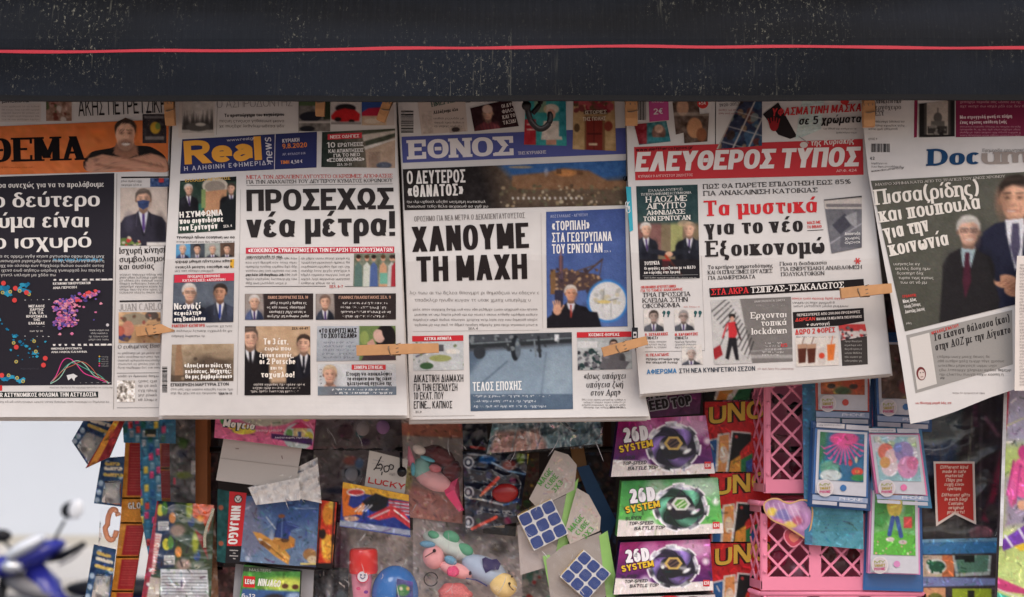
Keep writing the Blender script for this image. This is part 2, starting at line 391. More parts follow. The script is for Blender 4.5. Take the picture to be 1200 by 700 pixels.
class Img:
    """a small picture painted into an array, used as the ink of a fine grid"""
    def __init__(s, x0, y0, x1, y1, col=(128, 128, 128), res=2.0, col2=None, horiz=False):
        s.x0, s.y0, s.x1, s.y1, s.r = x0, y0, x1, y1, res
        s.w, s.h = max(2, int((x1-x0)*res)), max(2, int((y1-y0)*res))
        s.X, s.Y = np.meshgrid(x0+(np.arange(s.w)+.5)/res, y0+(np.arange(s.h)+.5)/res)
        s.a = np.ones((s.h, s.w, 3))*np.array(col, float)
        if col2 is not None:
            t = ((s.X-x0)/(x1-x0) if horiz else (s.Y-y0)/(y1-y0))[..., None]
            s.a = np.array(col, float)*(1-t)+np.array(col2, float)*t
    def put(s, al, col):
        al = np.clip(al, 0, 1)[..., None]; s.a = s.a*(1-al)+np.asarray(col, float)*al; return s
    def ell(s, cx, cy, rx, ry, col, ang=0, soft=.5, al=1, cut=None):
        ca, sa = math.cos(R(ang)), math.sin(R(ang)); dx, dy = s.X-cx, s.Y-cy
        u, v = (dx*ca+dy*sa)/rx, (-dx*sa+dy*ca)/ry; d = np.sqrt(u*u+v*v)
        m = np.clip((1-d)*min(rx, ry)/soft+.5, 0, 1)*al
        if cut is not None: m = m*cut(s.X, s.Y)
        return s.put(m, col)
    def poly(s, pts, col, soft=.4, al=1):
        pts = np.array(pts, float); n = len(pts); ins = np.zeros(s.X.shape, bool); dist = np.full(s.X.shape, 1e9)
        for i in range(n):
            (x1, y1), (x2, y2) = pts[i], pts[(i+1) % n]
            c = ((y1 > s.Y) != (y2 > s.Y)) & (s.X < (x2-x1)*(s.Y-y1)/((y2-y1) or 1e-9)+x1); ins ^= c
            L2 = (x2-x1)**2+(y2-y1)**2+1e-9; t = np.clip(((s.X-x1)*(x2-x1)+(s.Y-y1)*(y2-y1))/L2, 0, 1)
            dist = np.minimum(dist, np.hypot(s.X-x1-t*(x2-x1), s.Y-y1-t*(y2-y1)))
        sd = np.where(ins, dist, -dist); return s.put(np.clip(sd/soft+.5, 0, 1)*al, col)
    def rect(s, x0, y0, x1, y1, col, al=1): return s.poly([(x0, y0), (x1, y0), (x1, y1), (x0, y1)], col, al=al)
    def line(s, x1, y1, x2, y2, t, col, al=1, soft=.5):
        L2 = (x2-x1)**2+(y2-y1)**2+1e-9; q = np.clip(((s.X-x1)*(x2-x1)+(s.Y-y1)*(y2-y1))/L2, 0, 1)
        d = np.hypot(s.X-x1-q*(x2-x1), s.Y-y1-q*(y2-y1)); return s.put(np.clip((t/2-d)/soft+.5, 0, 1)*al, col)
    def noise(s, amp=10, scale=4, seed=0, color=False, aniso=1):
        r = np.random.RandomState(seed); 
        for sc, am in ((scale, amp), (scale/2.3, amp*.6)):
            gh, gw = int((s.y1-s.y0)/sc/1)+3, int((s.x1-s.x0)/sc/aniso)+3; g = r.randn(gh, gw, 3 if color else 1)
            fx, fy = (s.X-s.x0)/sc/aniso, (s.Y-s.y0)/sc; ix, iy = fx.astype(int), fy.astype(int); tx, ty = (fx-ix)[..., None], (fy-iy)[..., None]
            tx = tx*tx*(3-2*tx); ty = ty*ty*(3-2*ty)
            v = (g[iy, ix]*(1-tx)+g[iy, ix+1]*tx)*(1-ty)+(g[iy+1, ix]*(1-tx)+g[iy+1, ix+1]*tx)*ty
            s.a = s.a+v*am
        return s
    def blobs(s, n, cols, r=(1, 3), box=None, seed=1, al=1, soft=.6):
        q = random.Random(seed); x0, y0, x1, y1 = box or (s.x0, s.y0, s.x1, s.y1)
        for _ in range(n):
            rr = q.uniform(*r); s.ell(q.uniform(x0, x1), q.uniform(y0, y1), rr, rr*q.uniform(.6, 1.3), q.choice(cols), q.uniform(0, 180), soft, al)
        return s
    def busy(s, dens=1.0, seed=3, amp=.5, tint=14):
        """fine printed clutter: small strokes and dots a little lighter, darker or tinted"""
        q = random.Random(seed+int(s.x0)); n = int((s.x1-s.x0)*(s.y1-s.y0)/26*dens)
        for _ in range(n):
            x, y = q.uniform(s.x0, s.x1), q.uniform(s.y0, s.y1); a = q.uniform(0, 3.14); L = q.uniform(.5, 4.5); t = q.uniform(.4, 1.1)
            i0, i1 = max(0, int((x-L-2-s.x0)*s.r)), min(s.w, int((x+L+2-s.x0)*s.r)+1); j0, j1 = max(0, int((y-L-2-s.y0)*s.r)), min(s.h, int((y+L+2-s.y0)*s.r)+1)
            if i1 <= i0 or j1 <= j0: continue
            X, Y = s.X[j0:j1, i0:i1]-x, s.Y[j0:j1, i0:i1]-y; u = X*math.cos(a)+Y*math.sin(a); v = -X*math.sin(a)+Y*math.cos(a)
            m = (np.clip((L-abs(u))/.6+.5, 0, 1)*np.clip((t-abs(v))/.6+.5, 0, 1))[..., None]
            f = 1+q.uniform(-1, 1.1)*amp; c = np.array([q.uniform(-tint, tint) for _ in range(3)])
            s.a[j0:j1, i0:i1] = s.a[j0:j1, i0:i1]*(1-m)+(s.a[j0:j1, i0:i1]*f+c)*m
        return s
    def finish(s):
        if getattr(s, 'done', False): return
        s.done = True; a = s.a
        for ax in (0, 1):
            lo = np.roll(a, 1, ax); hi = np.roll(a, -1, ax)
            if ax == 0: lo[0] = a[0]; hi[-1] = a[-1]
            else: lo[:, 0] = a[:, 0]; hi[:, -1] = a[:, -1]
            a = (lo+hi+2*a)/4
        q = np.random.RandomState(int(s.x0*7+s.y0) % 9999); g = q.randn(s.h, s.w, 1)*3.2+q.randn(s.h, s.w, 3)*1.6
        gh, gw = s.h//7+2, s.w//7+2; c = q.randn(gh, gw, 1)*2.0; c = np.repeat(np.repeat(c, 7, 0), 7, 1)[:s.h, :s.w]
        for _ in range(2):
            for ax in (0, 1): c = (np.roll(c, 2, ax)+np.roll(c, -2, ax)+c)/3
        s.a = a*(1+(c+g)/110.)+(c+g)*.35
    def sample(s, uv):
        s.finish()
        x = np.clip((uv[:, 0]-s.x0)*s.r-.5, 0, s.w-1.001); y = np.clip((uv[:, 1]-s.y0)*s.r-.5, 0, s.h-1.001)
        i, j = x.astype(int), y.astype(int); tx, ty = (x-i)[:, None], (y-j)[:, None]
        a = (s.a[j, i]*(1-tx)+s.a[j, i+1]*tx)*(1-ty)+(s.a[j+1, i]*(1-tx)+s.a[j+1, i+1]*tx)*ty
        return lin(np.clip(a, 8, 245))
    def man(s, cx, cy, r, skin=(212, 168, 144), hair=(60, 45, 38), suit=(35, 35, 42), tie=(60, 40, 90), shirt=(215, 215, 220), turn=0, glasses=False, mask=None, beard=False, bald=False, body=1.9, down=4.2, long=False):
        """portrait: r = half the head height, turn -1..1"""
        skin = np.array(skin, float); dk = skin*.6; lt = np.minimum(skin*1.16, 240); suit = np.array(suit, float); x = cx; hair = np.array(hair, float); sg = 1 if turn >= 0 else -1
        sh = [(x-r*body, cy+r*down), (x-r*body*.97, cy+r*2.3), (x-r*body*.80, cy+r*1.72), (x-r*.75, cy+r*1.36), (x-r*.4, cy+r*1.02), (x+r*.4, cy+r*1.02), (x+r*.75, cy+r*1.36), (x+r*body*.80, cy+r*1.72), (x+r*body*.97, cy+r*2.3), (x+r*body, cy+r*down)]
        s.poly(sh, suit, soft=max(.5, r*.08)); s.ell(x-sg*r*body*.6, cy+r*2.2, r*.5, r*.9, np.minimum(suit*1.5+10, 220), al=.5, soft=r*.5); s.ell(x+sg*r*body*.7, cy+r*3, r*.5, r*1.4, suit*.5, al=.6, soft=r*.5)
        if shirt is not None:
            n = turn*r*.18
            s.poly([(x-r*.42, cy+r*1.0), (x+r*.42, cy+r*1.0), (x+r*.5, cy+r*1.5), (x+r*.12+n, cy+r*3.4), (x-r*.5, cy+r*1.5)], shirt, soft=max(.4, r*.06))
            s.line(x-r*.5, cy+r*1.3, x+n, cy+r*3.5, r*.12, suit*.55, al=.7); s.line(x+r*.5, cy+r*1.3, x+n+r*.1, cy+r*3.5, r*.12, suit*.55, al=.7)
            s.line(x-r*.62, cy+r*1.35, x-r*.7, cy+r*2.6, r*.09, np.minimum(suit*1.6+14, 220), al=.6); s.line(x+r*.62, cy+r*1.35, x+r*.75, cy+r*2.6, r*.09, suit*.5, al=.6)
            if tie is not None: s.poly([(x-r*.13, cy+r*1.28), (x+r*.13, cy+r*1.28), (x+r*.17+n, cy+r*2.8), (x+n+r*.02, cy+r*3.2), (x-r*.1+n, cy+r*2.8)], tie)
        s.poly([(x-r*.42, cy+r*.5), (x+r*.42, cy+r*.5), (x+r*.42, cy+r*1.15), (x, cy+r*1.45), (x-r*.42, cy+r*1.15)], dk, soft=max(.4, r*.1))
        f = x+turn*r*.07
        if not bald: s.ell(x-turn*r*.14, cy-r*.25, r*.80, r*.82, hair, soft=max(.5, r*.12))
        s.ell(x-r*.70, cy+r*.08, r*.11, r*.2, dk); s.ell(x+r*.70, cy+r*.08, r*.11, r*.2, dk)
        s.ell(f, cy-r*.12, r*.67, r*.78, skin, soft=max(.4, r*.08)); s.ell(f, cy+r*.32, r*.56, r*.66, skin, soft=max(.4, r*.08))
        s.ell(f-sg*r*.22, cy-r*.25, r*.3, r*.45, lt, al=.35, soft=r*.3)
        s.ell(f+sg*r*.52, cy+r*.2, r*.26, r*.8, dk, al=.55, soft=r*.3); s.ell(f, cy+r*.92, r*.34, r*.14, dk, al=.5, soft=r*.15)
        if not bald:
            s.poly([(x-r*.76, cy-r*.05), (x-r*.74, cy-r*.6), (x-r*.4, cy-r*1.0), (x+r*.1, cy-r*1.08), (x+r*.55, cy-r*.9), (x+r*.76, cy-r*.5), (x+r*.72, cy-r*.05), (x+r*.6, cy-r*.42), (x+r*.2*sg+r*.1, cy-r*.62), (x-r*.45, cy-r*.5), (x-r*.62, cy-r*.3)], hair, soft=max(.5, r*.14))
            s.line(x-r*.4, cy-r*.86, x+r*.3, cy-r*.92, r*.1, np.minimum(hair*1.5+18, 235), al=.45, soft=r*.15)
        e = f+turn*r*.14
        if beard: s.ell(e, cy+r*.62, r*.55, r*.40, hair*.8+skin*.22, al=.75, soft=r*.3)
        for q in (-.28, .28):
            s.ell(e+q*r, cy-r*.06, r*.17, r*.09, dk*.9, al=.6, soft=max(.6, r*.16)); s.ell(e+q*r, cy-r*.04, r*.06, r*.04, (50, 38, 36), al=.7, soft=max(.5, r*.08)); s.line(e+(q-.16)*r, cy-r*.24, e+(q+.16)*r, cy-r*.26, r*.08, hair*.8+skin*.1, al=.7)
        if glasses:
            for q in (-.3, .3):
                for a0, a1 in (((-1, -1), (1, -1)), ((-1, 1), (1, 1)), ((-1, -1), (-1, 1)), ((1, -1), (1, 1))): s.line(e+q*r+a0[0]*r*.22, cy-r*.04+a0[1]*r*.13, e+q*r+a1[0]*r*.22, cy-r*.04+a1[1]*r*.13, max(.35, r*.05), (50, 44, 48), al=.8)
        s.line(e+r*.02, cy-r*.05, e+sg*r*.07, cy+r*.28, r*.1, lt, al=.35, soft=r*.1); s.ell(e+sg*r*.06, cy+r*.3, r*.14, r*.06, dk, al=.5, soft=r*.12)
        s.ell(e, cy+r*.56, r*.24, r*.055, (140, 80, 74), al=.65, soft=max(.4, r*.08)); s.line(e-r*.36, cy+r*.34, e-r*.3, cy+r*.6, r*.05, dk, al=.5); s.line(e+r*.36, cy+r*.34, e+r*.3, cy+r*.6, r*.05, dk, al=.5)
        if mask:
            m = np.array(mask, float); s.poly([(e-r*.60, cy+r*.14), (e, cy+r*.04), (e+r*.60, cy+r*.14), (e+r*.48, cy+r*.72), (e, cy+r*1.0), (e-r*.48, cy+r*.72)], m); s.line(e-r*.5, cy+r*.42, e+r*.5, cy+r*.42, r*.05, m*.7); s.ell(e-r*.15, cy+r*.3, r*.25, r*.15, np.minimum(m*1.4, 230), al=.5, soft=r*.15)
        return s

class Page:
    """a hanging sheet; flat coordinates are millimetres on the rack front (photo columns and rows), depth from f"""
    def __init__(s, f): s.f = f
    def map(s, u, v, lift): return P(u, v, s.f(u, v)-lift)
def plane(y=0., gx=0., gy=0., cx=600, cy=600): return lambda u, v: y+(u-cx)*gx/1000+(v-cy)*gy/1000

def outline_sheet(surf, name, parent, L, Rr, y0, y1, col, m=None, n=60, nu=46, thick=.0, lift=0, bottom=None, cols=None):
    """sheet between a left edge and a right edge polyline ((x,y) points); bottom(x) gives extra rows"""
    L = np.array(L, float); Rr = np.array(Rr, float); t = np.linspace(0, 1, n+1)
    uu = np.linspace(0, 1, nu+1)
    yl = L[0, 1]+(L[-1, 1]-L[0, 1])*t; yr = Rr[0, 1]+(Rr[-1, 1]-Rr[0, 1])*t
    xl = np.interp(yl, L[:, 1], L[:, 0]); xr = np.interp(yr, Rr[:, 1], Rr[:, 0])
    X = xl[:, None]*(1-uu)+xr[:, None]*uu; Y = yl[:, None]*(1-uu)+yr[:, None]*uu
    if bottom: Y = Y+(t[:, None]**2)*bottom(uu)[None, :]
    V = surf.map(X.ravel(), Y.ravel(), lift); k = nu+1
    F = [(j*k+i, j*k+i+1, (j+1)*k+i+1, (j+1)*k+i) for j in range(n) for i in range(nu)]
    if thick:
        N = len(V); V = np.concatenate([V, V+[0, thick, 0]])
        F += [tuple(N+q for q in f[::-1]) for f in F[:n*nu]]
        ring = [i for i in range(k)]+[j*k+nu for j in range(1, n+1)]+[n*k+i for i in range(nu-1, -1, -1)]+[j*k for j in range(n-1, 0, -1)]
        F += [(ring[i], N+ring[i], N+ring[(i+1) % len(ring)], ring[(i+1) % len(ring)]) for i in range(len(ring))]
    return mesh(name, V, F, m or PAPER, parent, np.broadcast_to(lin(col), (len(V), 3)), smooth=not thick)
def box_from(name, quad, depth, m, parent, t, col=None, dvec=(0, 1, 0), bulge=0):
    """slab: front face through four points of the photo's columns/rows at given depth(s), thickness t to the back"""
    d = depth if hasattr(depth, '__len__') else [depth]*4
    A = np.array([P(q[0], q[1], dd) for q, dd in zip(quad, d)]); B = A+np.array(dvec)*t
    V = np.concatenate([A, B]); F = [(0, 3, 2, 1), (4, 5, 6, 7), (0, 1, 5, 4), (1, 2, 6, 5), (2, 3, 7, 6), (3, 0, 4, 7)]
    return mesh(name, V, F, m, parent, None if col is None else np.broadcast_to(lin(col), (8, 3)))
def tube(name, pts, r, m, parent=None, n=8, smooth=True, caps=True):
    pts = [Vector(p) for p in pts]; rr = r if hasattr(r, '__len__') else [r]*len(pts); V = []; F = []
    for i, p in enumerate(pts):
        t = (pts[min(i+1, len(pts)-1)]-pts[max(i-1, 0)]).normalized(); a = t.cross(Vector((0, 0, 1) if abs(t.z) < .9 else (0, 1, 0))).normalized(); b = t.cross(a)
        if i and (a.dot(pa) < 0): pass
        pa = a
        for k in range(n): th = 2*math.pi*k/n; V.append(p+(a*math.cos(th)+b*math.sin(th))*rr[i])
    for i in range(len(pts)-1):
        for k in range(n): F.append((i*n+k, i*n+(k+1) % n, (i+1)*n+(k+1) % n, (i+1)*n+k))
    if caps: F += [tuple(range(n))[::-1], tuple((len(pts)-1)*n+k for k in range(n))]
    return mesh(name, np.array([tuple(v) for v in V]), F, m, parent, smooth=smooth)
def ellipsoid(name, c, r, m, parent=None, ang=0, n=20, squash=None, noise=0, seed=0):
    V = []; F = []; k = n*2; q = random.Random(seed); ca, sa = math.cos(ang), math.sin(ang)
    for i in range(n+1):
        for j in range(k):
            th, ph = math.pi*i/n, 2*math.pi*j/k; x, y, z = math.sin(th)*math.cos(ph), math.sin(th)*math.sin(ph), math.cos(th)
            f = 1+noise*(math.sin(7*x+seed)+math.sin(9*z+2*seed)+math.sin(8*y))/3
            x, y, z = x*r[0]*f, y*r[1]*f, z*r[2]*f
            V.append((c[0]+x*ca-z*sa, c[1]+y, c[2]+x*sa+z*ca))
    for i in range(n):
        for j in range(k): F.append((i*k+j, i*k+(j+1) % k, (i+1)*k+(j+1) % k, (i+1)*k+j))
    return mesh(name, V, F, m, parent, smooth=True)
def box(name, x0, y0, z0, x1, y1, z1, m, parent=None):
    V = [(x0, y0, z0), (x1, y0, z0), (x1, y1, z0), (x0, y1, z0), (x0, y0, z1), (x1, y0, z1), (x1, y1, z1), (x0, y1, z1)]
    return mesh(name, V, [(0, 3, 2, 1), (4, 5, 6, 7), (0, 1, 5, 4), (1, 2, 6, 5), (2, 3, 7, 6), (3, 0, 4, 7)], m, parent)

# ------------------------------------------------------------------ the setting: ground, road, far building
def flat(name, x0, y0, x1, y1, z, m, kind='structure'):
    o = mesh(name, [(x0, y0, z), (x1, y0, z), (x1, y1, z), (x0, y1, z)], [(0, 1, 2, 3)], m); o['kind'] = kind; return o
flat('ground', -400, -400, 400, 600, -.02, cm('earth', (120, 112, 100), noise=.2, nscale=3))
flat('pavement', -12, -6, 12, 3.4, .0, cm('paving', (202, 182, 168), noise=.15, nscale=8, bump=.3))
flat('road', -60, 3.52, 60, 13.4, -.012, cm('asphalt', (98, 98, 100), noise=.3, nscale=60, bump=.5))
kb = box('kerb', -12, 3.4, -.05, 12, 3.515, .012, cm('kerbstone', (170, 165, 158), noise=.15, nscale=20)); kb['kind'] = 'structure'
fp = box('far_pavement', -60, 13.4, -.05, 60, 18.0, .12, cm('far_paving', (206, 202, 196), noise=.1, nscale=5)); fp['kind'] = 'structure'
# far building: pale rendered front with plinth, string courses and window openings
fb = thing('pale_building', 'pale plastered building out of focus across the road behind the motor scooter', 'building', (-6, 19, 0))
wm = cm('plaster_white', (205, 211, 219), noise=.04, nscale=1.2, rough=.9)
box('wall', -26, 17.8, .24, 14, 24, 9.5, wm, fb)
box('plinth', -26, 17.76, .12, 14, 17.8, .24, cm('plinth_stone', (190, 186, 176), noise=.08, nscale=4), fb)
box('cornice', -26.1, 17.5, 9.5, 14.1, 24.1, 9.8, wm, fb)
for i, x in enumerate((-22, -17.5, -1, 4, 9)):
    wo = box('window', x, 17.74, 2.2, x+1.4, 17.798, 4.4, cm('shutter_grey', (130, 138, 140), noise=.1, nscale=30), fb)
    box('pane', x+.12, 17.72, 2.35, x+1.28, 17.738, 4.25, cm('dark_glass', (40, 46, 52), rough=.1), wo)
    box('sill', x-.1, 17.65, 2.1, x+1.5, 17.798, 2.2, wm, wo)

# ------------------------------------------------------------------ the kiosk body behind the goods
kio = thing('newspaper_kiosk', 'dark newspaper kiosk body and roof behind the hanging toys', 'kiosk', (.35, .45, 0))
dk = cm('kiosk_panel', (52, 46, 44), noise=.25, nscale=25, rough=.6)
box('back_panel', -.50, .46, .0, 1.25, 1.7, 2.3, dk, kio)
box('roof', -1.3, -.06, 2.16, 1.35, 1.8, 2.22, dk, kio)
wood = cm('stained_wood', (178, 108, 62), noise=.22, nscale=30, rough=.55)
x0, x1 = P(226, 600, .22)[0], P(243, 600, .22)[0]
ps = box('wooden_post', x0, .22, .0, x1, .245, 2.16, wood, kio)
x0, x1 = P(470, 600, .3)[0], P(480, 600, .3)[0]
for nm, pa, pb in (('wooden_post', 716, 708), ):
    a, b = sorted((P(pa, 600, .36)[0], P(pb, 600, .36)[0])); box(nm, a, .36, .0, b, .385, 2.16, cm('dark_wood', (70, 40, 28), noise=.2, nscale=30), kio)
steel = cm('dark_steel', (48, 46, 46), rough=.4, metal=.7)
for z, y in ((1.935, .085), (1.60, .24), (1.47, .24)):
    tube('hanging_rail', [(-1.25 if z > 1.7 else -.47, y, z), (1.2, y, z)], .004, steel, kio)

# ------------------------------------------------------------------ awning valance
aw = thing('awning', 'black weathered awning valance with one thin red stripe above the newspapers', 'awning', (0, -.1, 1.95))
fab = bpy.data.materials.new('awning_fabric'); fab.use_nodes = True
n = fab.node_tree.nodes; l = fab.node_tree.links; b = n['Principled BSDF']; b.inputs['Roughness'].default_value = .55; b.inputs['Specular IOR Level'].default_value = .08
tc = n.new('ShaderNodeTexCoord')
def nz_(scale, vec, detail=3, rough=.6):
    mp = n.new('ShaderNodeMapping'); mp.inputs['Scale'].default_value = vec; l.new(tc.outputs['Object'], mp.inputs[0])
    t = n.new('ShaderNodeTexNoise'); t.inputs['Scale'].default_value = scale; t.inputs['Detail'].default_value = detail; t.inputs['Roughness'].default_value = rough
    l.new(mp.outputs[0], t.inputs['Vector']); return t.outputs['Fac']
def rmp(src, a, b_, lo=0, hi=1):
    r = n.new('ShaderNodeMapRange'); r.inputs[1].default_value = a; r.inputs[2].default_value = b_; r.inputs[3].default_value = lo; r.inputs[4].default_value = hi; r.clamp = True
    l.new(src, r.inputs[0]); return r.outputs[0]
def mth(op, a, b_):
    m_ = n.new('ShaderNodeMath'); m_.operation = op
    for i, q in enumerate((a, b_)):
        if isinstance(q, (int, float)): m_.inputs[i].default_value = q
        else: l.new(q, m_.inputs[i])
    return m_.outputs[0]
def mixc(fac, ca, cb):
    m_ = n.new('ShaderNodeMix'); m_.data_type = 'RGBA'; l.new(fac, m_.inputs[0])
    for i, q in ((6, ca), (7, cb)):
        if isinstance(q, tuple): m_.inputs[i].default_value = (*lin(q), 1)
        else: l.new(q, m_.inputs[i])
    return m_.outputs[2]
streak = rmp(nz_(1, (420, 1, 14)), .40, .72)
fine = rmp(nz_(1, (900, 1, 60)), .3, .8)
patch = rmp(nz_(1, (5, 1, 6), 3), .50, .66)
sheen_tint = rmp(nz_(1, (1.7, 1, 9), 2), .40, .66)  # broad bluish sheen, painted into the fabric colour
speck = rmp(nz_(1, (210, 1, 150), 5, .85), .585, .65)
speck2 = rmp(nz_(1, (130, 1, 32), 5, .85), .61, .68)
drip = rmp(nz_(1, (110, 1, 7), 4, .8), .60, .72)
col_ = mixc(mth('MULTIPLY', streak, .5), (14, 16, 20), (30, 32, 37))
col_ = mixc(mth('MULTIPLY', sheen_tint, .55), col_, (38, 44, 55))
col_ = mixc(mth('MULTIPLY', fine, .3), col_, (9, 10, 14))
dirt = mth('MULTIPLY', mth('MAXIMUM', mth('MAXIMUM', speck, speck2), mth('MULTIPLY', drip, .45)), mth('ADD', mth('MULTIPLY', patch, .95), .05))
col_ = mixc(dirt, col_, (140, 138, 124))
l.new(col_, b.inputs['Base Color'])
bp = n.new('ShaderNodeBump'); bp.inputs['Strength'].default_value = .35; bp.inputs['Distance'].default_value = .0006; l.new(nz_(1, (600, 1, 600), 2), bp.inputs['Height']); l.new(bp.outputs[0], b.inputs['Normal'])
def vdep(x, py):       # the valance leans back above the stripe, ripples a little along its length
    t = np.clip((62-py)/90, 0, 1.2)
    return -.078+.045*t*t+.0035*np.sin(x/95+.6)*(1-.4*t)+.0015*np.sin(x/37+2)+.0006*np.sin(x/13)*np.clip((py-60)/55, 0, 1)
val = Page(lambda u, v: vdep(u, v))
def bot(x): return 117.5+1.2*np.sin(x/400+.5)+.5*np.sin(x/60)
def band(name, f0, f1, m, thick=.0012, nx=240, ny=10, lift=0, cols=None, x0=-160, x1=1360):
    xs = np.linspace(x0, x1, nx+1); V = []; k = nx+1
    for j in range(ny+1):
        t = j/ny; yy = f0(xs)*(1-t)+f1(xs)*t; V.append(val.map(xs, yy, lift))
    V = np.concatenate(V); N = len(V); F = [(j*k+i, j*k+i+1, (j+1)*k+i+1, (j+1)*k+i) for j in range(ny) for i in range(nx)]
    V = np.concatenate([V, V+[0, thick, 0]]); F += [tuple(N+q for q in f[::-1]) for f in F]
    F += [(ny*k+i, N+ny*k+i, N+ny*k+i+1, ny*k+i+1) for i in range(nx)]
    return mesh(name, V, F, m, aw, smooth=False)
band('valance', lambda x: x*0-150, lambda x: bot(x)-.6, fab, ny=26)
def sy(x): return 57.5+.5*np.sin(x/41)+1.6*np.sin(x/330+2.2)+1.0*np.sin(x/170+.4)-.002*(x-600)
redm = cm('red_piping', (186, 52, 66), noise=.12, nscale=300, rough=.6)
band('red_stripe', lambda x: sy(x)-1.7-.3*np.sin(x/23), lambda x: sy(x)+1.7+.25*np.sin(x/31), redm, ny=2, lift=.0005, thick=.0004)
band('hem', lambda x: bot(x)-6.5, lambda x: bot(x), cm('hem_fabric', (14, 14, 17), noise=.3, nscale=300), ny=2, lift=.0016, thick=.004)
# sloping top of the awning running back to the kiosk roof
mesh('top_cover', [(-1.3, -.075, 2.09), (1.4, -.075, 2.09), (1.4, .5, 2.30), (-1.3, .5, 2.30), (-1.3, -.075, 2.096), (1.4, -.075, 2.096), (1.4, .5, 2.306), (-1.3, .5, 2.306)],
     [(0, 1, 2, 3), (7, 6, 5, 4), (0, 4, 5, 1), (3, 2, 6, 7), (0, 3, 7, 4), (1, 5, 6, 2)], cm('awning_top', (46, 48, 54), noise=.2, nscale=60), aw)
# hook
hk = thing('iron_hook', 'black iron hook hanging from the awning edge over a newspaper', 'hook', tuple(P(625, 117, -.058)))
pts = [(617, 100), (616, 116), (618, 127), (621, 139), (626, 147), (632, 151), (638, 150), (643, 145), (645, 138), (644, 131)]
cp = catmull(pts, 5); tube('bend', [tuple(P(x, y, -.058)) for x, y in cp], [.0034]*(len(cp)-4)+[.0034, .003, .0026, .0018], cm('black_iron', (30, 26, 26), rough=.45, metal=.4), hk)
pts = [(634, 100), (634, 117), (630, 126), (624, 133)]
cp = catmull(pts, 5); tube('shank', [tuple(P(x, y, -.052)) for x, y in cp], .003, cm('black_iron', (30, 26, 26)), hk)
ellipsoid('rivet', tuple(P(617, 124, -.062)), (.0055, .003, .0055), cm('black_iron', (30, 26, 26)), hk, n=8)

# ------------------------------------------------------------------ newspapers
WHITE = (210, 207, 205); INK = (44, 40, 41); GREY = (96, 92, 92)
def waves(y0, a=.003, ph=0., curl=0, gx=0, cx=600, gy=0, cx0=0):
    a = a*1.9
    return lambda u, v: y0+a*np.sin(u/58+ph)*np.clip((v-90)/250, .2, 1.3)+.4*a*np.sin(u/27+v/90+ph*2)+a*.5*np.sin(v/70+ph)+gx*(u-cx)/1000+gy*(v-300)/1000+curl*np.clip((v-400)/100, 0, 1)**2+.020*np.abs(v-(300+6*np.sin(u/90+ph)))/190-.010*np.clip((v-430)/60, 0, 1)**2*(.6+.6*np.sin(u/62+ph*1.7))
def paper(label, L, Rr, y0, y1, f, backs=((2.5, 3, .004), (-1.5, 4.5, .008)), bottom=None, col=WHITE):
    L = [(x, y) for x, y in L]; sf = Page(f)
    c = P((L[0][0]+Rr[0][0])/2, (y0+y1)/2, .01)
    t = thing('newspaper', label, 'newspaper', tuple(c), 'newspapers clipped along the front of the kiosk')
    outline_sheet(sf, 'front_page', t, L, Rr, y0, y1, col, thick=.0005, bottom=bottom)
    for k, (dx, dy, dd) in enumerate(backs):
        g = Page(lambda u, v, d=dd: f(u, v)+d+.0016)
        outline_sheet(g, 'inner_page', t, [(x+dx*.3, y) for x, y in L[:-1]]+[(L[-1][0]+dx*.4, L[-1][1]+dy)], [(x+dx*.5, y) for x, y in Rr[:-1]]+[(Rr[-1][0]+dx, Rr[-1][1]+dy)], y0, y1+dy, (208, 201, 196) if k else (214, 209, 205), thick=.0012, bottom=bottom)
    return t, sf

# ---- 1 orange masthead, far left
t, sf = paper('newspaper at the far left with orange masthead and black lead story', [(-120, 80), (-120, 489)], [(200, 80), (197, 200), (191, 320), (188, 489)], 80, 487.5, waves(.014, .0022, 1.1, 0))
i = Ink(sf, 'top_promotion', t); i.rect(0, 121, 48, 143, (205, 196, 190)); i.body(2, 126, 46, 141, 5, 2.2, (150, 140, 135))
i.text(-6, 121, 34, 120, 4, 'ια μπισκότα', INK, .2)
im = Img(54, 116, 84, 142, (150, 120, 105)).noise(22, 3, 4); im.blobs(26, [(110, 60, 50), (200, 190, 180), (80, 90, 60), (160, 120, 110)], (1, 3.2), seed=3); i.pic(im)
i.text(92, 136.5, 203, 131.5, 21, 'ΑΚΗΣ ΠΕΤΡΕΤΖΙΚΗΣ', INK, .15, c=.8, gap=.09); i.build()
i = Ink(sf, 'masthead', t)
im = Img(-120, 130, 202, 212, (214, 118, 66)).noise(4, 12, 2)
im.ell(116, 157, 9, 8, (205, 90, 60), al=.5); im.ell(116, 157, 7.6, 6.6, (226, 122, 62))
i.pic(im, [(-120, 153), (198, 140), (196.5, 200), (-120, 208)], step=6); i.build()
i = Ink(sf, 'headline', t, lift=.0009); i.text(-13, 190.5, 99, 187.5, 28, 'ΘΕΜΑ', (20, 16, 18), .31, serif=True, c=.3); i.body(-20, 197, 40, 196, 1, 2, (160, 90, 50)); i.build()
def cut(name, t, sf, outline, img, lift=.0008):
    """picture cut out to an outline (a fan from its middle, finely ringed)"""
    i = Ink(sf, name, t, lift=lift); o = np.array(outline, float); c = o.mean(0); o = catmull(list(o)+[o[0]], 5)[:-1]; n_ = len(o); K = 22
    uv = np.concatenate([c+(o-c)*(k/K) for k in range(1, K+1)]+[[c]]); F = [((k*n_)+j, k*n_+(j+1) % n_, (k+1)*n_+(j+1) % n_, (k+1)*n_+j) for k in range(K-1) for j in range(n_)]+[(K*n_, (j+1) % n_, j) for j in range(n_)]
    i.add(uv, F, img.sample(uv), lift); return i.build()
im = Img(94, 134, 202, 206, (214, 118, 66))
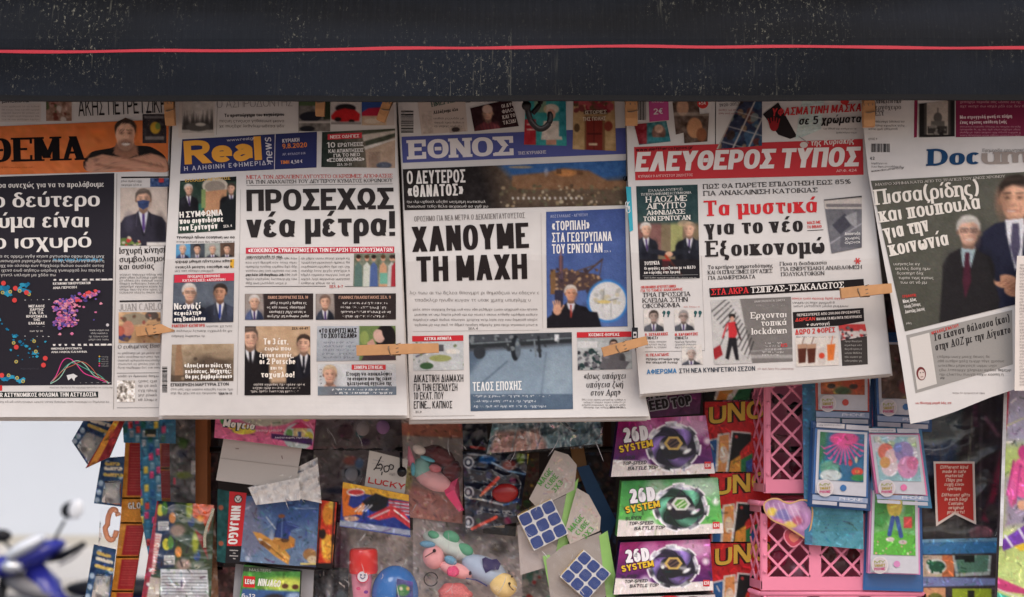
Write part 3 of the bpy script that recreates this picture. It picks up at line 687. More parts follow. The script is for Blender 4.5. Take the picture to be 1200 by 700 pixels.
im.poly([(98, 206), (97, 190), (108, 177), (132, 172), (160, 168), (178, 172), (194, 182), (200, 196), (198, 206)], (30, 27, 28), soft=1)
im.poly([(104, 186), (120, 181), (150, 186), (178, 180), (196, 186), (198, 203), (100, 203), (100, 192)], (190, 140, 116))
im.line(112, 193, 152, 199, 2.5, (150, 104, 84), soft=2); im.line(150, 186, 192, 196, 2, (140, 96, 78), soft=2); im.blobs(14, [(120, 92, 84)], (1, 2.2), (108, 186, 134, 200), 5, .5)
im.blobs(10, [(130, 100, 90)], (1, 2), (160, 186, 194, 200), 8, .4)
im.poly([(135, 168), (160, 168), (162, 182), (146, 187), (133, 180)], (150, 106, 86), soft=1)
im.ell(146.5, 156, 11.5, 15, (232, 184, 158), soft=1); im.ell(147, 166, 10, 11, (226, 178, 152), soft=1); im.ell(147, 171, 10, 7.5, (112, 80, 68), al=.6, soft=3); im.poly([(135, 158), (134, 148), (138, 141), (147, 137.5), (156, 140), (160, 148), (159, 158), (157, 150), (152, 145), (142, 145), (137, 150)], (62, 50, 44), soft=1)
for q_ in (-4.6, 4.8): im.ell(147+q_, 156, 3, 1.6, (120, 80, 66), al=.6, soft=1.5); im.line(147+q_-3, 152.6, 147+q_+3, 152.6, 1.2, (70, 50, 44), al=.7); im.ell(147+q_, 156.3, 1, .8, (50, 36, 34), al=.8)
im.line(147, 157, 148, 163, 1.6, (222, 176, 152), al=.5, soft=1.5); im.ell(147.5, 164, 2.6, 1.1, (140, 96, 80), al=.6, soft=1); im.ell(147.5, 169, 5, 1.7, (222, 212, 204), soft=.8); im.line(142.5, 167.4, 152.5, 167.4, 1, (100, 62, 54), al=.8); im.ell(154, 160, 3, 9, (140, 96, 78), al=.4, soft=3)
cut('chef_portrait', t, sf, [(147, 138), (159, 144), (162, 160), (158, 170), (176, 172), (192, 182), (198, 196), (192, 202), (150, 200), (110, 202), (99, 198), (98, 188), (108, 178), (134, 172), (133, 160), (134, 146)], im)
i = Ink(sf, 'magazine_cover', t); im = Img(167, 134, 195, 168, (58, 52, 56)).noise(9, 3, 6); im.ell(182, 150, 6, 7, (200, 160, 60)); im.ell(185, 148, 3, 4, (120, 140, 70)); im.rect(169, 136, 192, 139, (150, 150, 150), al=.6); im.rect(170, 160, 192, 164, (190, 185, 180), al=.5); i.pic(im); i.build()
i = Ink(sf, 'lead_story', t)
i.quad([(-120, 211), (134, 203), (131, 451), (-120, 453)], (42, 40, 48))
i.line(137, 203.5, 133, 480, .7, (150, 145, 140)); i.build()
i = Ink(sf, 'lead_headline', t, lift=.001); wt = (226, 222, 218)
i.text(-14, 220.5, 122, 219, 6.4, 'κύτρα συνεχώς για να το προλάβουμε', wt, .17, serif=True)
i.text(-8, 243.5, 117, 242, 17.5, 'ο δεύτερο', wt, .24, c=.42, serif=True)
i.text(-15, 267.5, 105, 266.5, 17.5, 'κύμα είναι', wt, .24, c=.42, serif=True)
i.text(-8, 292, 107, 290, 17.5, 'ο ισχυρό', wt, .24, c=.42, serif=True)
i.body(-20, 302, 122, 324, 5, 3.6, (190, 188, 186), .17, last=.6, serif=True); i.body(62, 306, 120, 306, 1, 3.6, (100, 175, 215), .2); i.build()
i = Ink(sf, 'island_map', t); q = random.Random(4)
def blobmap(i, pts, rs, cols, n=6, al=0):
    for k, (x, y) in enumerate(pts):
        r = q.uniform(*rs); th = np.linspace(0, 2*math.pi, 9, endpoint=False)
        i.poly([(x+r*q.uniform(.5, 1.2)*math.cos(a)*1.2, y+r*q.uniform(.5, 1.1)*math.sin(a)) for a in th], q.choice(cols), lift=.0003+k*.00001+al)
cy = [(28, 110, 150), (36, 130, 170), (50, 150, 185)]
blobmap(i, [(q.gauss(6, 6), q.uniform(335, 345)) for _ in range(8)]+[(q.uniform(18, 34), 332+q.uniform(0, 12)) for _ in range(9)], (2, 4.5), cy)
blobmap(i, [(0+k*3.4+q.gauss(0, 1.2), 377+k*3.2+q.gauss(0, 1.5)) for k in range(14)], (1, 2.4), cy)
blobmap(i, [(q.uniform(10, 55), q.uniform(395, 430)) for _ in range(16)], (.6, 1.6), cy)
blobmap(i, [(0+k*3, 442+2*math.sin(k)+.35*k) for k in range(10)], (2, 3.6), cy)
i.body(24, 433, 46, 433, 1, 2, (70, 70, 80))
for k, (x, y) in enumerate([(4, 332), (18, 338), (31, 343), (17, 352), (19, 407), (53, 420), (51, 428), (2, 440)]): i.disc(x, y, 2.8, 2.8, (214, 72, 70), lift=.0007)
for k, (x, y) in enumerate([(3, 343), (12, 342), (23, 341), (34, 345), (16, 402), (42, 412), (40, 400), (19, 424), (10, 440), (20, 443), (27, 447)]): i.disc(x, y, 2.1, 2.1, (196, 176, 90), lift=.0006); i.disc(x, y, 1.1, 1.1, (90, 120, 110), lift=.0008)
i.line(25, 352, 61, 351, .8, (200, 200, 200)); i.line(25, 394, 60, 394.5, .8, (200, 200, 200)); i.line(25, 352, 24.6, 394, .8, (200, 200, 200)); i.line(61, 351, 60, 394.5, .8, (200, 200, 200))
for k, s_ in enumerate(['ΜΕΓΑΛΟΣ', 'ΧΑΡΤΗΣ', 'ΓΙΑ ΤΑ', 'ΚΡΟΥΣΜΑΤΑ', 'ΤΗΣ', 'ΕΛΛΑΔΑΣ']): wd_ = len(s_)*1.35; i.text(43-wd_, 360.5+k*4, 43+wd_, 360.3+k*4, 3, s_, wt, .24, lift=.0004)
i.line(30, 383, 56, 382.7, .4, (160, 160, 160)); i.body(35, 389, 50, 388.7, 1, 2.2, wt); i.build()
i = Ink(sf, 'country_map', t)
i.line(61, 328.2, 132, 327.6, 2, wt); i.text(62, 334, 106, 333, 2.8, 'ΚΑΤΑΝΟΜΗ ΤΩΝ ΚΡΟΥΣΜΑΤΩΝ', wt, .22); i.text(62, 339, 90, 338, 2.8, 'ΑΝΑ ΠΕΡΙΟΧΗ', wt, .22)
pk = [(150, 100, 170), (196, 100, 150), (120, 90, 180), (216, 120, 160), (90, 80, 150), (225, 150, 170)]
pts = []
for _ in range(230):
    a = q.random(); x = 66+a*20+q.gauss(0, 4); y = 350+q.random()*36*(1-.2*a)+a*4
    pts.append((x, y))
for _ in range(60): a = q.random(); pts.append((80+a*36, 352-9*a+q.gauss(0, 2.4)))
pts = [(x, y) for x, y in pts if 62 < x < 119 and 337 < y < 393]
blobmap(i, pts, (.8, 2.3), pk); blobmap(i, [(104, 343), (112, 341), (99, 347), (91, 352)], (2, 3), [(220, 80, 80)], al=.003)
blobmap(i, [(112, 366), (110, 375), (100, 352), (98, 360), (118, 356), (70, 392), (84, 391)], (1, 2.4), pk); i.disc(126, 381, 1.8, 1.8, (200, 196, 200))
i.body(104, 388, 128, 399, 4, 2.3, (190, 188, 186), full=False); i.build()
i = Ink(sf, 'case_chart', t)
i.line(60, 404.5, 131, 404, 2.2, wt); i.text(60, 410, 96, 409.5, 2.4, 'ΗΜΕΡΗΣΙΑ ΚΡΟΥΣΜΑΤΑ', wt, .22); i.text(60, 414, 102, 413.5, 2.4, 'ΑΝΑ ΗΛΙΚΙΑ ΚΑΙ ΜΗΝΑ', wt, .2)
i.line(60, 449, 130, 448.5, .5, (150, 150, 150))
i.path([(59, 449), (66, 440), (73, 424), (80, 420), (88, 425), (98, 437), (110, 442), (122, 447), (128, 450)], 1, (214, 70, 140), .0003)
i.path([(59, 450), (70, 443), (80, 428), (90, 423), (99, 427), (110, 440), (120, 444), (128, 449)], .9, (160, 200, 180), .0004)
i.path([(59, 449), (68, 440), (80, 427), (88, 426), (98, 431), (108, 436), (118, 441), (127, 450)], .8, (90, 170, 150), .0005)
i.path([(62, 447), (74, 434), (86, 428), (96, 424), (106, 430), (116, 442), (126, 447)], .7, (200, 110, 90), .0006)
i.poly([(78, 440), (86, 438), (91, 441), (88, 443), (87, 447), (84, 443), (80, 446)], (216, 216, 216), .0004)
for k, c_ in enumerate([(200, 170, 60), (90, 150, 200), (80, 180, 150), (200, 80, 80), (200, 80, 150)]): i.disc(116.5, 418+k*2.7, 1, 1, c_, lift=.0004); i.body(119, 419+k*2.7, 127, 419+k*2.7, 1, 1.8, (150, 150, 150))
i.body(58, 455, 132, 455, 1, 2, (130, 128, 126)); i.build()
i = Ink(sf, 'footer_banner', t); i.quad([(-60, 459.5), (115, 459), (115, 466), (-60, 467)], (38, 44, 44)); i.rect(-3, 451.5, 2.5, 458, (200, 50, 50))
i.text(-22, 465.6, 113, 464.8, 5, 'UNCOVER ΑΣΤΥΝΟΜΙΚΟΣ ΘΟΛΩΜΑ ΤΗΝ ΑΣΤΥΔΟΣΙΑ', (225, 222, 218), .2, gap=.08, lift=.0004); i.body(-40, 472, 128, 471, 1, 2.4, (120, 116, 114)); i.build()
i = Ink(sf, 'side_column', t)
i.line(142, 208.2, 198, 207.6, 1.8, INK); i.body(142, 213.5, 166, 218, 2, 2.6, GREY)
im = Img(176, 209, 198, 219, (60, 80, 120)).noise(20, 3, 8); im.rect(186, 209, 192, 214, (180, 60, 60)); i.pic(im)
i.text(140, 297.5, 196, 296, 7.4, 'Ισχυρή κίνηση', INK, .17, serif=True); i.text(140, 307.5, 196, 306, 7, 'συμβολισμού', INK, .17, serif=True); i.text(140, 316, 181, 315, 7, 'και ουσίας', INK, .17, serif=True)
i.body(140, 323, 190, 344, 7, 2.6, GREY); i.line(140, 353.3, 189, 352.6, 1.9, INK)
i.text(139, 364.5, 190, 363, 8, 'JUAN CARLO', (150, 146, 144), .1, serif=True, c=.6); i.text(138, 409, 187, 407.5, 4.6, 'Ο ευθυμένος Βασ', INK, .13, serif=True, slant=.1)
i.body(138, 415, 187, 432, 5, 2.5, GREY); i.line(137, 437.5, 186, 437, .5, GREY); i.body(138, 442, 186, 442, 1, 2.6, INK)
im = Img(137, 446, 158, 471, (205, 198, 190), res=2.5).noise(60, 2.6, 3); i.pic(im, step=.8); i.body(162, 448, 184, 470, 5, 3.2, GREY); i.line(137, 478, 186, 478, .4, GREY); i.build()
i = Ink(sf, 'masked_man_photograph', t)
im = Img(141, 220, 196, 288, (196, 182, 172)).noise(4, 8, 2); im.man(168, 234, 12, hair=(96, 86, 80), suit=(48, 46, 58), mask=(52, 66, 104), tie=(84, 62, 120), body=2.3, down=5, shirt=(205, 205, 215)); im.ell(146, 284, 9, 5, (90, 110, 60)); im.blobs(14, [(190, 180, 160), (190, 60, 60), (110, 130, 70)], (1, 2.4), (141, 279, 168, 288), 5); im.rect(172, 284, 196, 288, (205, 200, 196)); i.pic(im); i.build()
i = Ink(sf, 'king_photograph', t)
im = Img(139, 366, 188, 402, (196, 160, 122)).noise(12, 6, 3); im.ell(158, 374, 16, 7, (150, 140, 120)); im.ell(146, 394, 8, 6, (70, 66, 100)); im.ell(178, 370, 8, 5, (90, 80, 74)); im.ell(150, 385, 7, 9, (190, 130, 110)); im.blobs(14, [(110, 86, 70), (206, 190, 168), (150, 90, 80)], (1, 3), seed=9); im.ell(140, 388, 6, 6, (180, 96, 80)); i.pic(im); i.build()

# ---- 2 blue masthead with yellow lettering
t, sf = paper('newspaper with yellow lettering on a blue masthead and two-line headline in heavy black', [(206, 80), (203, 130), (200, 200), (192, 330), (186.5, 487)], [(462, 80), (465, 180), (470, 300), (477.5, 487)], 80, 486, waves(.0, .002, .2))
i = Ink(sf, 'top_promotion', t)
i.quad([(210, 118), (252, 116), (251, 160), (209, 162)], (208, 200, 194))
im = Img(213, 118, 250, 156, (190, 184, 178)).noise(6, 5, 2)
for k in range(26): x = 215+k*1.35; hh = rnd.uniform(8, 22); im.poly([(x-1.6, 152), (x, 150-hh), (x+1.6, 152)], (70, 66, 66), soft=1.2)
im.ell(232, 149, 14, 5, (90, 86, 84)); im.ell(235, 146, 6, 2, (200, 196, 190)); i.pic(im, lift=.0002); i.line(255, 117, 253.5, 158, .5, (150, 140, 135))
i.text(254, 126.5, 343, 124.5, 9.5, 'Ο ΑΣΠΡΟΔΟΝΤΗΣ', (128, 122, 120), .07, c=.8); i.text(263, 137.5, 333, 136, 4, 'Το αριστούργημα του παγκόσμιου', INK, .2); i.body(257, 143.5, 333, 149.5, 2, 3.6, (110, 104, 102)); i.line(350, 116, 350, 156, .5, (150, 140, 135))
im = Img(350, 116, 387, 154, (120, 116, 112)).noise(14, 5, 4); im.ell(364, 137, 13, 6, (40, 40, 50)); im.rect(350, 116, 387, 124, (80, 100, 70)); im.ell(360, 151, 9, 3.4, (40, 40, 46)); im.rect(350, 142, 387, 144.5, (190, 186, 182)); im.rect(379, 116, 387, 140, (50, 60, 44)); i.pic(im)
im = Img(388, 116, 423, 146, (204, 198, 194)); im.ell(405, 127, 12, 5, (40, 36, 40)); im.poly([(388, 136), (393, 130), (404, 127), (416, 129), (422, 134), (421, 142), (400, 143), (389, 140)], (196, 40, 44), soft=1); im.ell(396, 140, 4, 2.6, (40, 30, 30)); im.ell(412, 142, 3.4, 2, (40, 30, 30)); im.rect(388, 143, 423, 146, (150, 146, 144)); i.pic(im)
im = Img(424, 116, 453, 147, (56, 84, 150)); im.poly([(424, 132), (432, 127), (446, 126), (453, 130), (453, 136), (424, 137)], (190, 44, 70)); im.rect(424, 136, 453, 147, (200, 176, 150)); im.ell(436, 142, 9, 3, (220, 205, 186)); i.pic(im); i.rect(453, 116, 462, 147, (196, 188, 182)); i.build()
i = Ink(sf, 'masthead', t); i.quad([(213.5, 163.5), (371.5, 154.5), (371, 196.5), (211, 204)], (46, 52, 98)); i.line(322.5, 157, 321.5, 200, .9, (190, 185, 190), lift=.0001); i.build()
i = Ink(sf, 'title_lettering', t, lift=.001); i.text(216.5, 193, 307, 187.5, 27.5, 'Real', (226, 160, 66), .31, c=.7, gap=.05); i.text(320, 190, 317.5, 161, 10, 'news', (206, 202, 210), .14, up=(-1, -.04)); i.text(266, 166, 299, 163.5, 3.2, 'www.real.gr', (200, 196, 206), .15)
i.text(216, 200.5, 318, 193, 5.2, 'Η ΑΛΗΘΙΝΗ ΕΦΗΜΕΡΙΔΑ', (196, 194, 206), .17, gap=.35); i.text(331, 167.5, 351, 166, 4.4, 'ΚΥΡΙΑΚΗ', (206, 202, 210), .2); i.text(331, 174.5, 360, 172.5, 5.8, '9.8.2020', (220, 130, 70), .2); i.text(331, 182.5, 358, 181, 2.8, 'ΑΡ. ΦΥΛΛΟΥ 614', (170, 168, 190), .15); i.text(329, 192.5, 339, 192, 4, 'ΤΙΜΗ', (220, 130, 70), .2); i.text(341, 192, 355, 191, 4, '4,50 €', (206, 202, 210), .2); i.build()
i = Ink(sf, 'promotion_photograph', t)
im = Img(377, 150, 463, 200, (38, 48, 44), col2=(150, 130, 112), horiz=True); im.poly([(425, 153), (463, 150), (463, 160), (430, 176)], (70, 74, 62)); im.poly([(428, 176), (463, 164), (463, 198), (430, 200)], (176, 152, 132)); im.poly([(424, 158), (463, 153), (463, 156), (426, 166)], (190, 180, 170)); im.poly([(426, 172), (463, 162), (463, 164), (428, 176)], (205, 198, 190)); im.rect(432, 178, 446, 200, (150, 128, 112)); im.ell(450, 194, 9, 4, (90, 96, 110)); im.noise(6, 4, 5)
i.pic(im, [(377.5, 155), (463, 151), (463, 197), (376.5, 196)]); i.build()
i = Ink(sf, 'promotion_text', t, lift=.001); i.quad([(384, 157.5), (424, 155.5), (424, 162), (384, 164)], (200, 60, 70), lift=-.0001); i.text(387, 162.5, 421, 161, 3.6, 'ΝΕΕΣ ΟΔΗΓΙΕΣ', (235, 225, 222), .2)
i.text(383, 173.5, 393, 173, 6.4, '10', wt, .22); i.text(396, 172.5, 426, 171, 4.6, 'ΕΡΩΤΗΣΕΙΣ', wt, .2); i.text(385, 179.5, 426, 178, 4.2, 'ΚΑΙ ΑΠΑΝΤΗΣΕΙΣ', wt, .2); i.text(391, 184.5, 422, 183, 4, 'ΓΙΑ ΤΟ ΝΕΟ', wt, .22); i.text(383, 190, 427, 188.5, 4.4, '«ΕΞΟΙΚΟΝΟΜΩ»', wt, .22); i.text(395, 194.5, 412, 194, 2.8, 'ΣΕΛ. 30-31', wt, .15); i.build()
i = Ink(sf, 'kicker', t); i.text(289, 209.8, 460, 208, 4.2, 'ΜΕΤΑ ΤΟΝ ΔΕΚΑΠΕΝΤΑΥΓΟΥΣΤΟ ΟΙ ΚΡΙΣΙΜΕΣ ΑΠΟΦΑΣΕΙΣ', (196, 66, 62), .15, serif=True, c=.6); i.text(289, 215.5, 460, 213.5, 4.2, 'ΓΙΑ ΤΗΝ ΑΝΑΧΑΙΤΙΣΗ ΤΟΥ ΔΕΥΤΕΡΟΥ ΚΥΜΑΤΟΣ ΚΟΡΩΝΟΪΟΥ', INK, .15, serif=True, c=.6); i.line(289, 217.6, 460, 215.6, .5, GREY); i.build()
i = Ink(sf, 'headline', t); i.text(289, 247.5, 461.5, 245, 25, 'ΠΡΟΣΕΧΩΣ', INK, .255, c=.72, gap=.07); i.text(289, 278.5, 463, 276.5, 29, 'νέα μέτρα!', INK, .235, c=.7, gap=.07); i.build()
i = Ink(sf, 'agreement_photograph', t)
im = Img(208, 206, 277, 274, (44, 62, 54)).noise(5, 7, 3); im.rect(208, 206, 277, 213, (26, 30, 30)); im.ell(252, 218, 15, 10, (190, 180, 165)); im.ell(252, 219, 12, 7, (140, 130, 120)); im.poly([(238, 225), (266, 222), (264, 250), (240, 252)], (176, 132, 100)); im.poly([(228, 240), (238, 238), (239, 252), (229, 252)], (50, 100, 84)); im.rect(236, 222, 241, 244, (120, 140, 90))
im.man(221, 222, 6.2, suit=(28, 28, 34), hair=(190, 180, 172), body=1.9, down=6, turn=.6); im.man(271, 221, 6.2, suit=(24, 24, 30), hair=(60, 52, 46), body=2.2, down=8, turn=-.6); im.poly([(258, 240), (266, 234), (277, 232), (277, 272), (255, 272)], (24, 28, 32), soft=2)
i.pic(im, [(211, 212), (277, 207), (276, 269.5), (208.5, 274)])
i.text(217, 213.8, 270, 210.5, 3.4, 'ΕΛΛΑΔΑ-ΑΙΓΥΠΤΟΣ', (205, 170, 90), .2, lift=.0004)
for a, b, x1, st in ((255.5, 252.5, 261, 'Η ΣΥΜΦΩΝΙΑ'), (262.8, 260, 262, 'που αιφνιδίασε'), (271, 268, 255, 'τον Ερντογάν')): i.text(210.5, a, x1, b, 7, st, (232, 228, 222), .22, lift=.0005)
i.text(262, 267, 272, 266, 3, 'ΣΕΛ. 4', (210, 205, 200), .2, lift=.0005); i.build()
i = Ink(sf, 'article_text', t)
i.body(207, 279.5, 275, 277, 1, 3.4, INK, .2); i.body(207, 284.5, 275, 282, 1, 2.6, GREY)
for y_, c_ in ((308, INK), (314.5, INK)): i.body(205.5, y_, 272, y_-1, 1, 3.3, c_, .2, tilt=-.01)
i.body(205, 318.5, 250, 318, 1, 2.6, GREY); i.text(201.5, 384, 240, 383, 3.4, 'ΡΑΝΤΕΒΟΥ-ΚΑΤΗΓΟΡΩ', (196, 66, 62), .2); i.body(242, 383.5, 272, 383, 1, 2.8, GREY); i.body(201, 389, 272, 395, 2, 2.8, GREY, last=.55)
i.text(200, 453, 268, 452, 3.6, 'ΕΠΙΧΕΙΡΗΣΗ ΜΑΡΤΥΡΙΑ ΣΤΟΝ', INK, .2); i.body(200, 457.5, 273, 462, 2, 2.8, GREY, last=.9); i.text(257, 463, 272, 462.5, 2.6, 'ΣΕΛ. 18-19', INK, .2)
i.line(282, 222, 278, 463, .4, (160, 156, 154))
i.body(288, 304, 348, 333, 7, 2.7, GREY, last=.8); i.body(353, 304, 410, 333, 7, 2.7, GREY, last=.7); i.body(289, 302, 330, 302, 1, 2.9, INK, .22); i.line(350.5, 300, 350.5, 333, .35, GREY); i.line(287, 336, 382, 335.6, .7, GREY); i.line(404, 335.8, 462, 335.5, .7, GREY); i.text(386, 337.5, 402, 337.2, 3, 'ΣΕΛ. 6-7', (180, 60, 60), .2)
i.body(288, 323.5, 332, 323.5, 1, 2.9, INK, .22); i.build()
i = Ink(sf, 'banner', t); i.quad([(288, 290.5), (462, 289), (462, 296.5), (288, 297.5)], (192, 60, 76)); i.text(291, 296, 460, 295, 4.7, '«ΚΟΚΚΙΝΟΣ» ΣΥΝΑΓΕΡΜΟΣ ΓΙΑ ΤΗΝ ΕΞΑΡΣΗ ΤΩΝ ΚΡΟΥΣΜΑΤΩΝ', (240, 226, 226), .2, gap=.09, lift=.0004); i.build()
i = Ink(sf, 'faces_strip', t)
im = Img(205, 284, 276, 304, (90, 150, 190)); im.rect(223, 284, 241, 304, (70, 76, 84)); im.rect(240, 284, 258, 304, (150, 156, 150)); im.rect(258, 284, 276, 304, (90, 70, 60))
for x_, h_, s_ in ((214, (170, 160, 150), (40, 50, 80)), (231, (40, 34, 34), (60, 66, 76)), (249, (150, 140, 136), (50, 50, 60)), (266, (60, 50, 44), (30, 34, 40))): im.man(x_, 292, 5.2, hair=h_, suit=s_, body=1.6, down=3)
i.pic(im, [(206.5, 286.5), (275, 284.5), (274.5, 301), (206, 303)]); i.quad([(270, 304), (274.5, 304), (274, 314), (269.5, 314)], (220, 170, 60)); i.build()
i = Ink(sf, 'two_men_photograph', t)
im = Img(201, 318, 276, 380, (92, 100, 112)).noise(4, 8, 2); im.man(222, 343, 10.5, hair=(200, 194, 188), suit=(40, 42, 50), glasses=True, body=2.1, down=4.5, turn=.4); im.man(258, 343, 10, hair=(50, 42, 40), suit=(52, 56, 70), tie=(40, 56, 130), body=2.0, down=4.5, turn=-.5, skin=(186, 138, 112))
im.poly([(201, 358), (242, 366), (248, 380), (201, 380)], (30, 36, 54), soft=8)
i.pic(im, [(203.5, 322), (274.5, 320), (273.5, 377.5), (202, 379)]); i.quad([(204.5, 322.5), (274.5, 320), (274.3, 329), (204.2, 331.5)], (206, 56, 76), lift=.0002)
i.text(220, 326, 258, 325, 3, 'ΠΡΟΕΔΡΟΣ ΕΠΙΤΡΟΠΗΣ', (240, 226, 226), .2, lift=.0006); i.text(214, 330.5, 264, 329.2, 3, 'ΚΑΤΑΓΓΕΛΙΕΣ: «ΑΠΟΡΡΙΨΗ', (240, 226, 226), .2, lift=.0006)
for a, x1, h_, st in ((363, 235, 7.4, 'Νεοναζί'), (370, 236, 5.6, '«εφιάλτη»'), (376.8, 241, 5.4, 'στη Βασίλισσα')): i.text(204, a, x1, a-1, h_, st, (235, 232, 228), .22, lift=.0006)
i.build()
i = Ink(sf, 'desert_photograph', t)
im = Img(198, 400, 276, 450, (180, 158, 130), col2=(96, 84, 72)).noise(10, 7, 5); im.ell(250, 428, 24, 12, (92, 78, 66), soft=8); im.ell(262, 416, 14, 5, (150, 130, 108), soft=4); im.poly([(207, 404), (212, 403), (214, 420), (215, 447), (204, 447), (206, 420)], (150, 118, 92), soft=1.5); im.rect(200, 440, 275, 449, (72, 62, 54), al=.7); im.blobs(16, [(60, 50, 44), (190, 170, 140)], (1, 2.5), (210, 420, 275, 446), 4, .6)
i.pic(im, [(201.5, 404), (274, 403), (273.5, 446.5), (200, 447.5)])
for a, x0_, x1, st in ((431, 216, 271, '«Άνοιξαν οι πύλες της'), (437.7, 217, 271, 'κολάσεως. Μαχητής:'), (444, 217, 272, 'Θα μας βομβαρδίσουν»')): i.text(x0_, a, x1, a-.5, 5.2, st, (240, 236, 230), .22, lift=.0005)
i.build()
i = Ink(sf, 'barcode', t); i.barcode(190, 430, 196, 461, horiz=True); i.build()
i = Ink(sf, 'crowd_photograph', t)
im = Img(413, 296, 464, 337, (120, 126, 110)).noise(12, 5, 7)
for x_, c_, h_ in ((420, (90, 116, 110), (50, 36, 30)), (430, (196, 200, 190), (80, 60, 40)), (438, (80, 100, 150), (40, 30, 28)), (449, (196, 150, 120), (90, 60, 40)), (459, (190, 190, 186), (60, 44, 40)), (463, (160, 50, 60), (40, 30, 30))):
    im.poly([(x_-5, 337), (x_-4, 312), (x_, 307), (x_+4, 312), (x_+5, 337)], c_, soft=.8); im.ell(x_, 303, 2.6, 3.3, (196, 150, 126)); im.ell(x_, 301, 2.8, 2.4, h_)
im.rect(445, 320, 454, 333, (110, 170, 150)); i.pic(im, [(415, 297.5), (463, 297), (463.5, 336), (414, 336)]); i.build()
for x0_, x1_, h_, s_ in ((287, 367, (196, 190, 186), (60, 70, 100)), (370, 464, (110, 90, 80), (40, 44, 56))):
    i = Ink(sf, 'quote_strip', t); im = Img(x0_-1, 343, x1_+1, 376, (58, 50, 48)); im.rect(x0_, 343, x0_+22, 376, (150, 140, 134)); im.man(x0_+11, 354, 8, hair=h_, suit=s_, body=1.35, down=3.4); im.poly([(x0_+21, 343), (x1_+1, 343), (x1_+1, 376), (x0_+24, 376)], (50, 42, 42), soft=2)
    i.pic(im, [(x0_, 344.5), (x1_, 344), (x1_, 374.5), (x0_, 375)]); i.text(x0_+27, 350.5, x1_-6, 350.2, 3.5, 'ΠΑΝΟΣ ΣΚΟΥΡΛΕΤΗΣ ΣΕΛ. 10' if x0_ < 300 else 'ΓΙΑΝΝΗΣ ΠΛΑΚΙΩΤΑΚΗΣ ΣΕΛ. 9', (190, 150, 130), .2, lift=.0004); i.body(x0_+25, 356.5, x1_-4, 372, 4, 3.2, (215, 210, 206), .2, full=False); i.build()
i = Ink(sf, 'speedboat_photograph', t)
im = Img(285, 380, 365, 466, (190, 160, 130)).noise(5, 9, 3); im.rect(285, 380, 300, 466, (70, 60, 56)); im.man(293, 396, 12, suit=(30, 28, 32), hair=(90, 76, 68), body=1.9, down=7, tie=(30, 30, 34), turn=.3); im.man(356, 403, 10.5, suit=(28, 28, 36), hair=(60, 48, 42), tie=(26, 26, 34), body=2.0, down=7, turn=-.3); im.poly([(286, 420), (306, 428), (318, 450), (345, 448), (365, 440), (365, 466), (285, 466)], (30, 26, 28), soft=6)
i.pic(im, [(287, 382.5), (363.5, 382.5), (364, 463), (286.5, 463.5)])
for a, x0_, x1, h_, st in ((404, 309, 338, 7.5, 'Τα 3 έκτ.'), (411, 310, 341, 5.4, 'ευρώ που'), (419, 304, 344, 5.6, 'έγιναν καπνός,'), (427, 304, 346, 7, 'οι 2 Porsche'), (433.5, 317, 331, 4.8, 'και το'), (442.5, 306, 345, 7, 'ταχύπλοο!')): i.text(x0_, a, x1, a, h_, st, (240, 232, 222), .22, lift=.0005)
i.body(291, 452, 358, 460, 3, 3, (200, 192, 186), .18, full=False, last=.95); i.text(342, 386.5, 361, 386.3, 2.6, 'ΣΕΛ. 44-47', INK, .2, lift=.0003); i.build()
i = Ink(sf, 'girl_story', t)
im = Img(371, 381, 465, 424, (176, 182, 190), col2=(150, 156, 164)); im.rect(421, 381, 465, 424, (110, 130, 80)); im.ell(452, 396, 12, 16, (34, 28, 30)); im.ell(444, 394, 6.5, 8, (206, 170, 156), ang=-20); im.ell(454, 390, 6, 10, (30, 26, 28), ang=-15); im.poly([(423, 424), (430, 408), (446, 403), (462, 410), (465, 424)], (70, 56, 60)); im.poly([(430, 402), (437, 397), (440, 404), (432, 410)], (196, 150, 136)); im.ell(427, 396, 5, 8, (140, 156, 90)); i.pic(im, [(372, 382.5), (463.5, 382), (464, 422), (371, 423.5)])
i.text(374, 390.5, 418, 390, 5.4, '«ΤΟ ΚΟΡΙΤΣΙ ΜΑΣ', INK, .2, lift=.0004); i.text(376, 396.5, 418, 396, 5.4, 'ΤΟ ΣΚΟΤΩΣΑΝ!»', INK, .2, lift=.0004); i.body(375, 402.5, 418, 420, 5, 2.7, (70, 74, 84), full=False); i.build()
i = Ink(sf, 'witness_story', t)
im = Img(371, 425, 465, 465, (204, 206, 208)); im.ell(386, 445, 14, 20, (186, 188, 190), soft=6); im.man(386.5, 439, 10.5, hair=(186, 160, 130), suit=(196, 150, 130), shirt=None, body=1.1, down=2.5, skin=(206, 160, 138)); im.rect(371, 453, 465, 465, (92, 104, 116), al=.85); i.pic(im, [(372.5, 427), (464, 427), (464.5, 463), (372.5, 463.5)])
i.rect(412, 427.5, 452, 433.5, (206, 66, 70), lift=.0003); i.text(415, 432.5, 449, 432.4, 3.8, 'ΣΗΜΕΡΑ ΣΤΗ REAL', (240, 226, 226), .22, lift=.0006)
for a, x0_, x1, st in ((440.5, 406, 459, 'Ετοιμη να αποκαλύψει'), (446, 407, 459, 'τα ονόματα που της είπαν'), (451.5, 407, 459, 'ηλεκτρονική αγγελία της')): i.text(x0_, a, x1, a-.3, 4.6, st, INK, .17, lift=.0005, serif=True)
i.body(387, 457.5, 460, 461.5, 2, 2.6, (232, 232, 232), .2, full=False); i.body(374.5, 434, 377, 450, 5, 2, INK, .2); i.build()

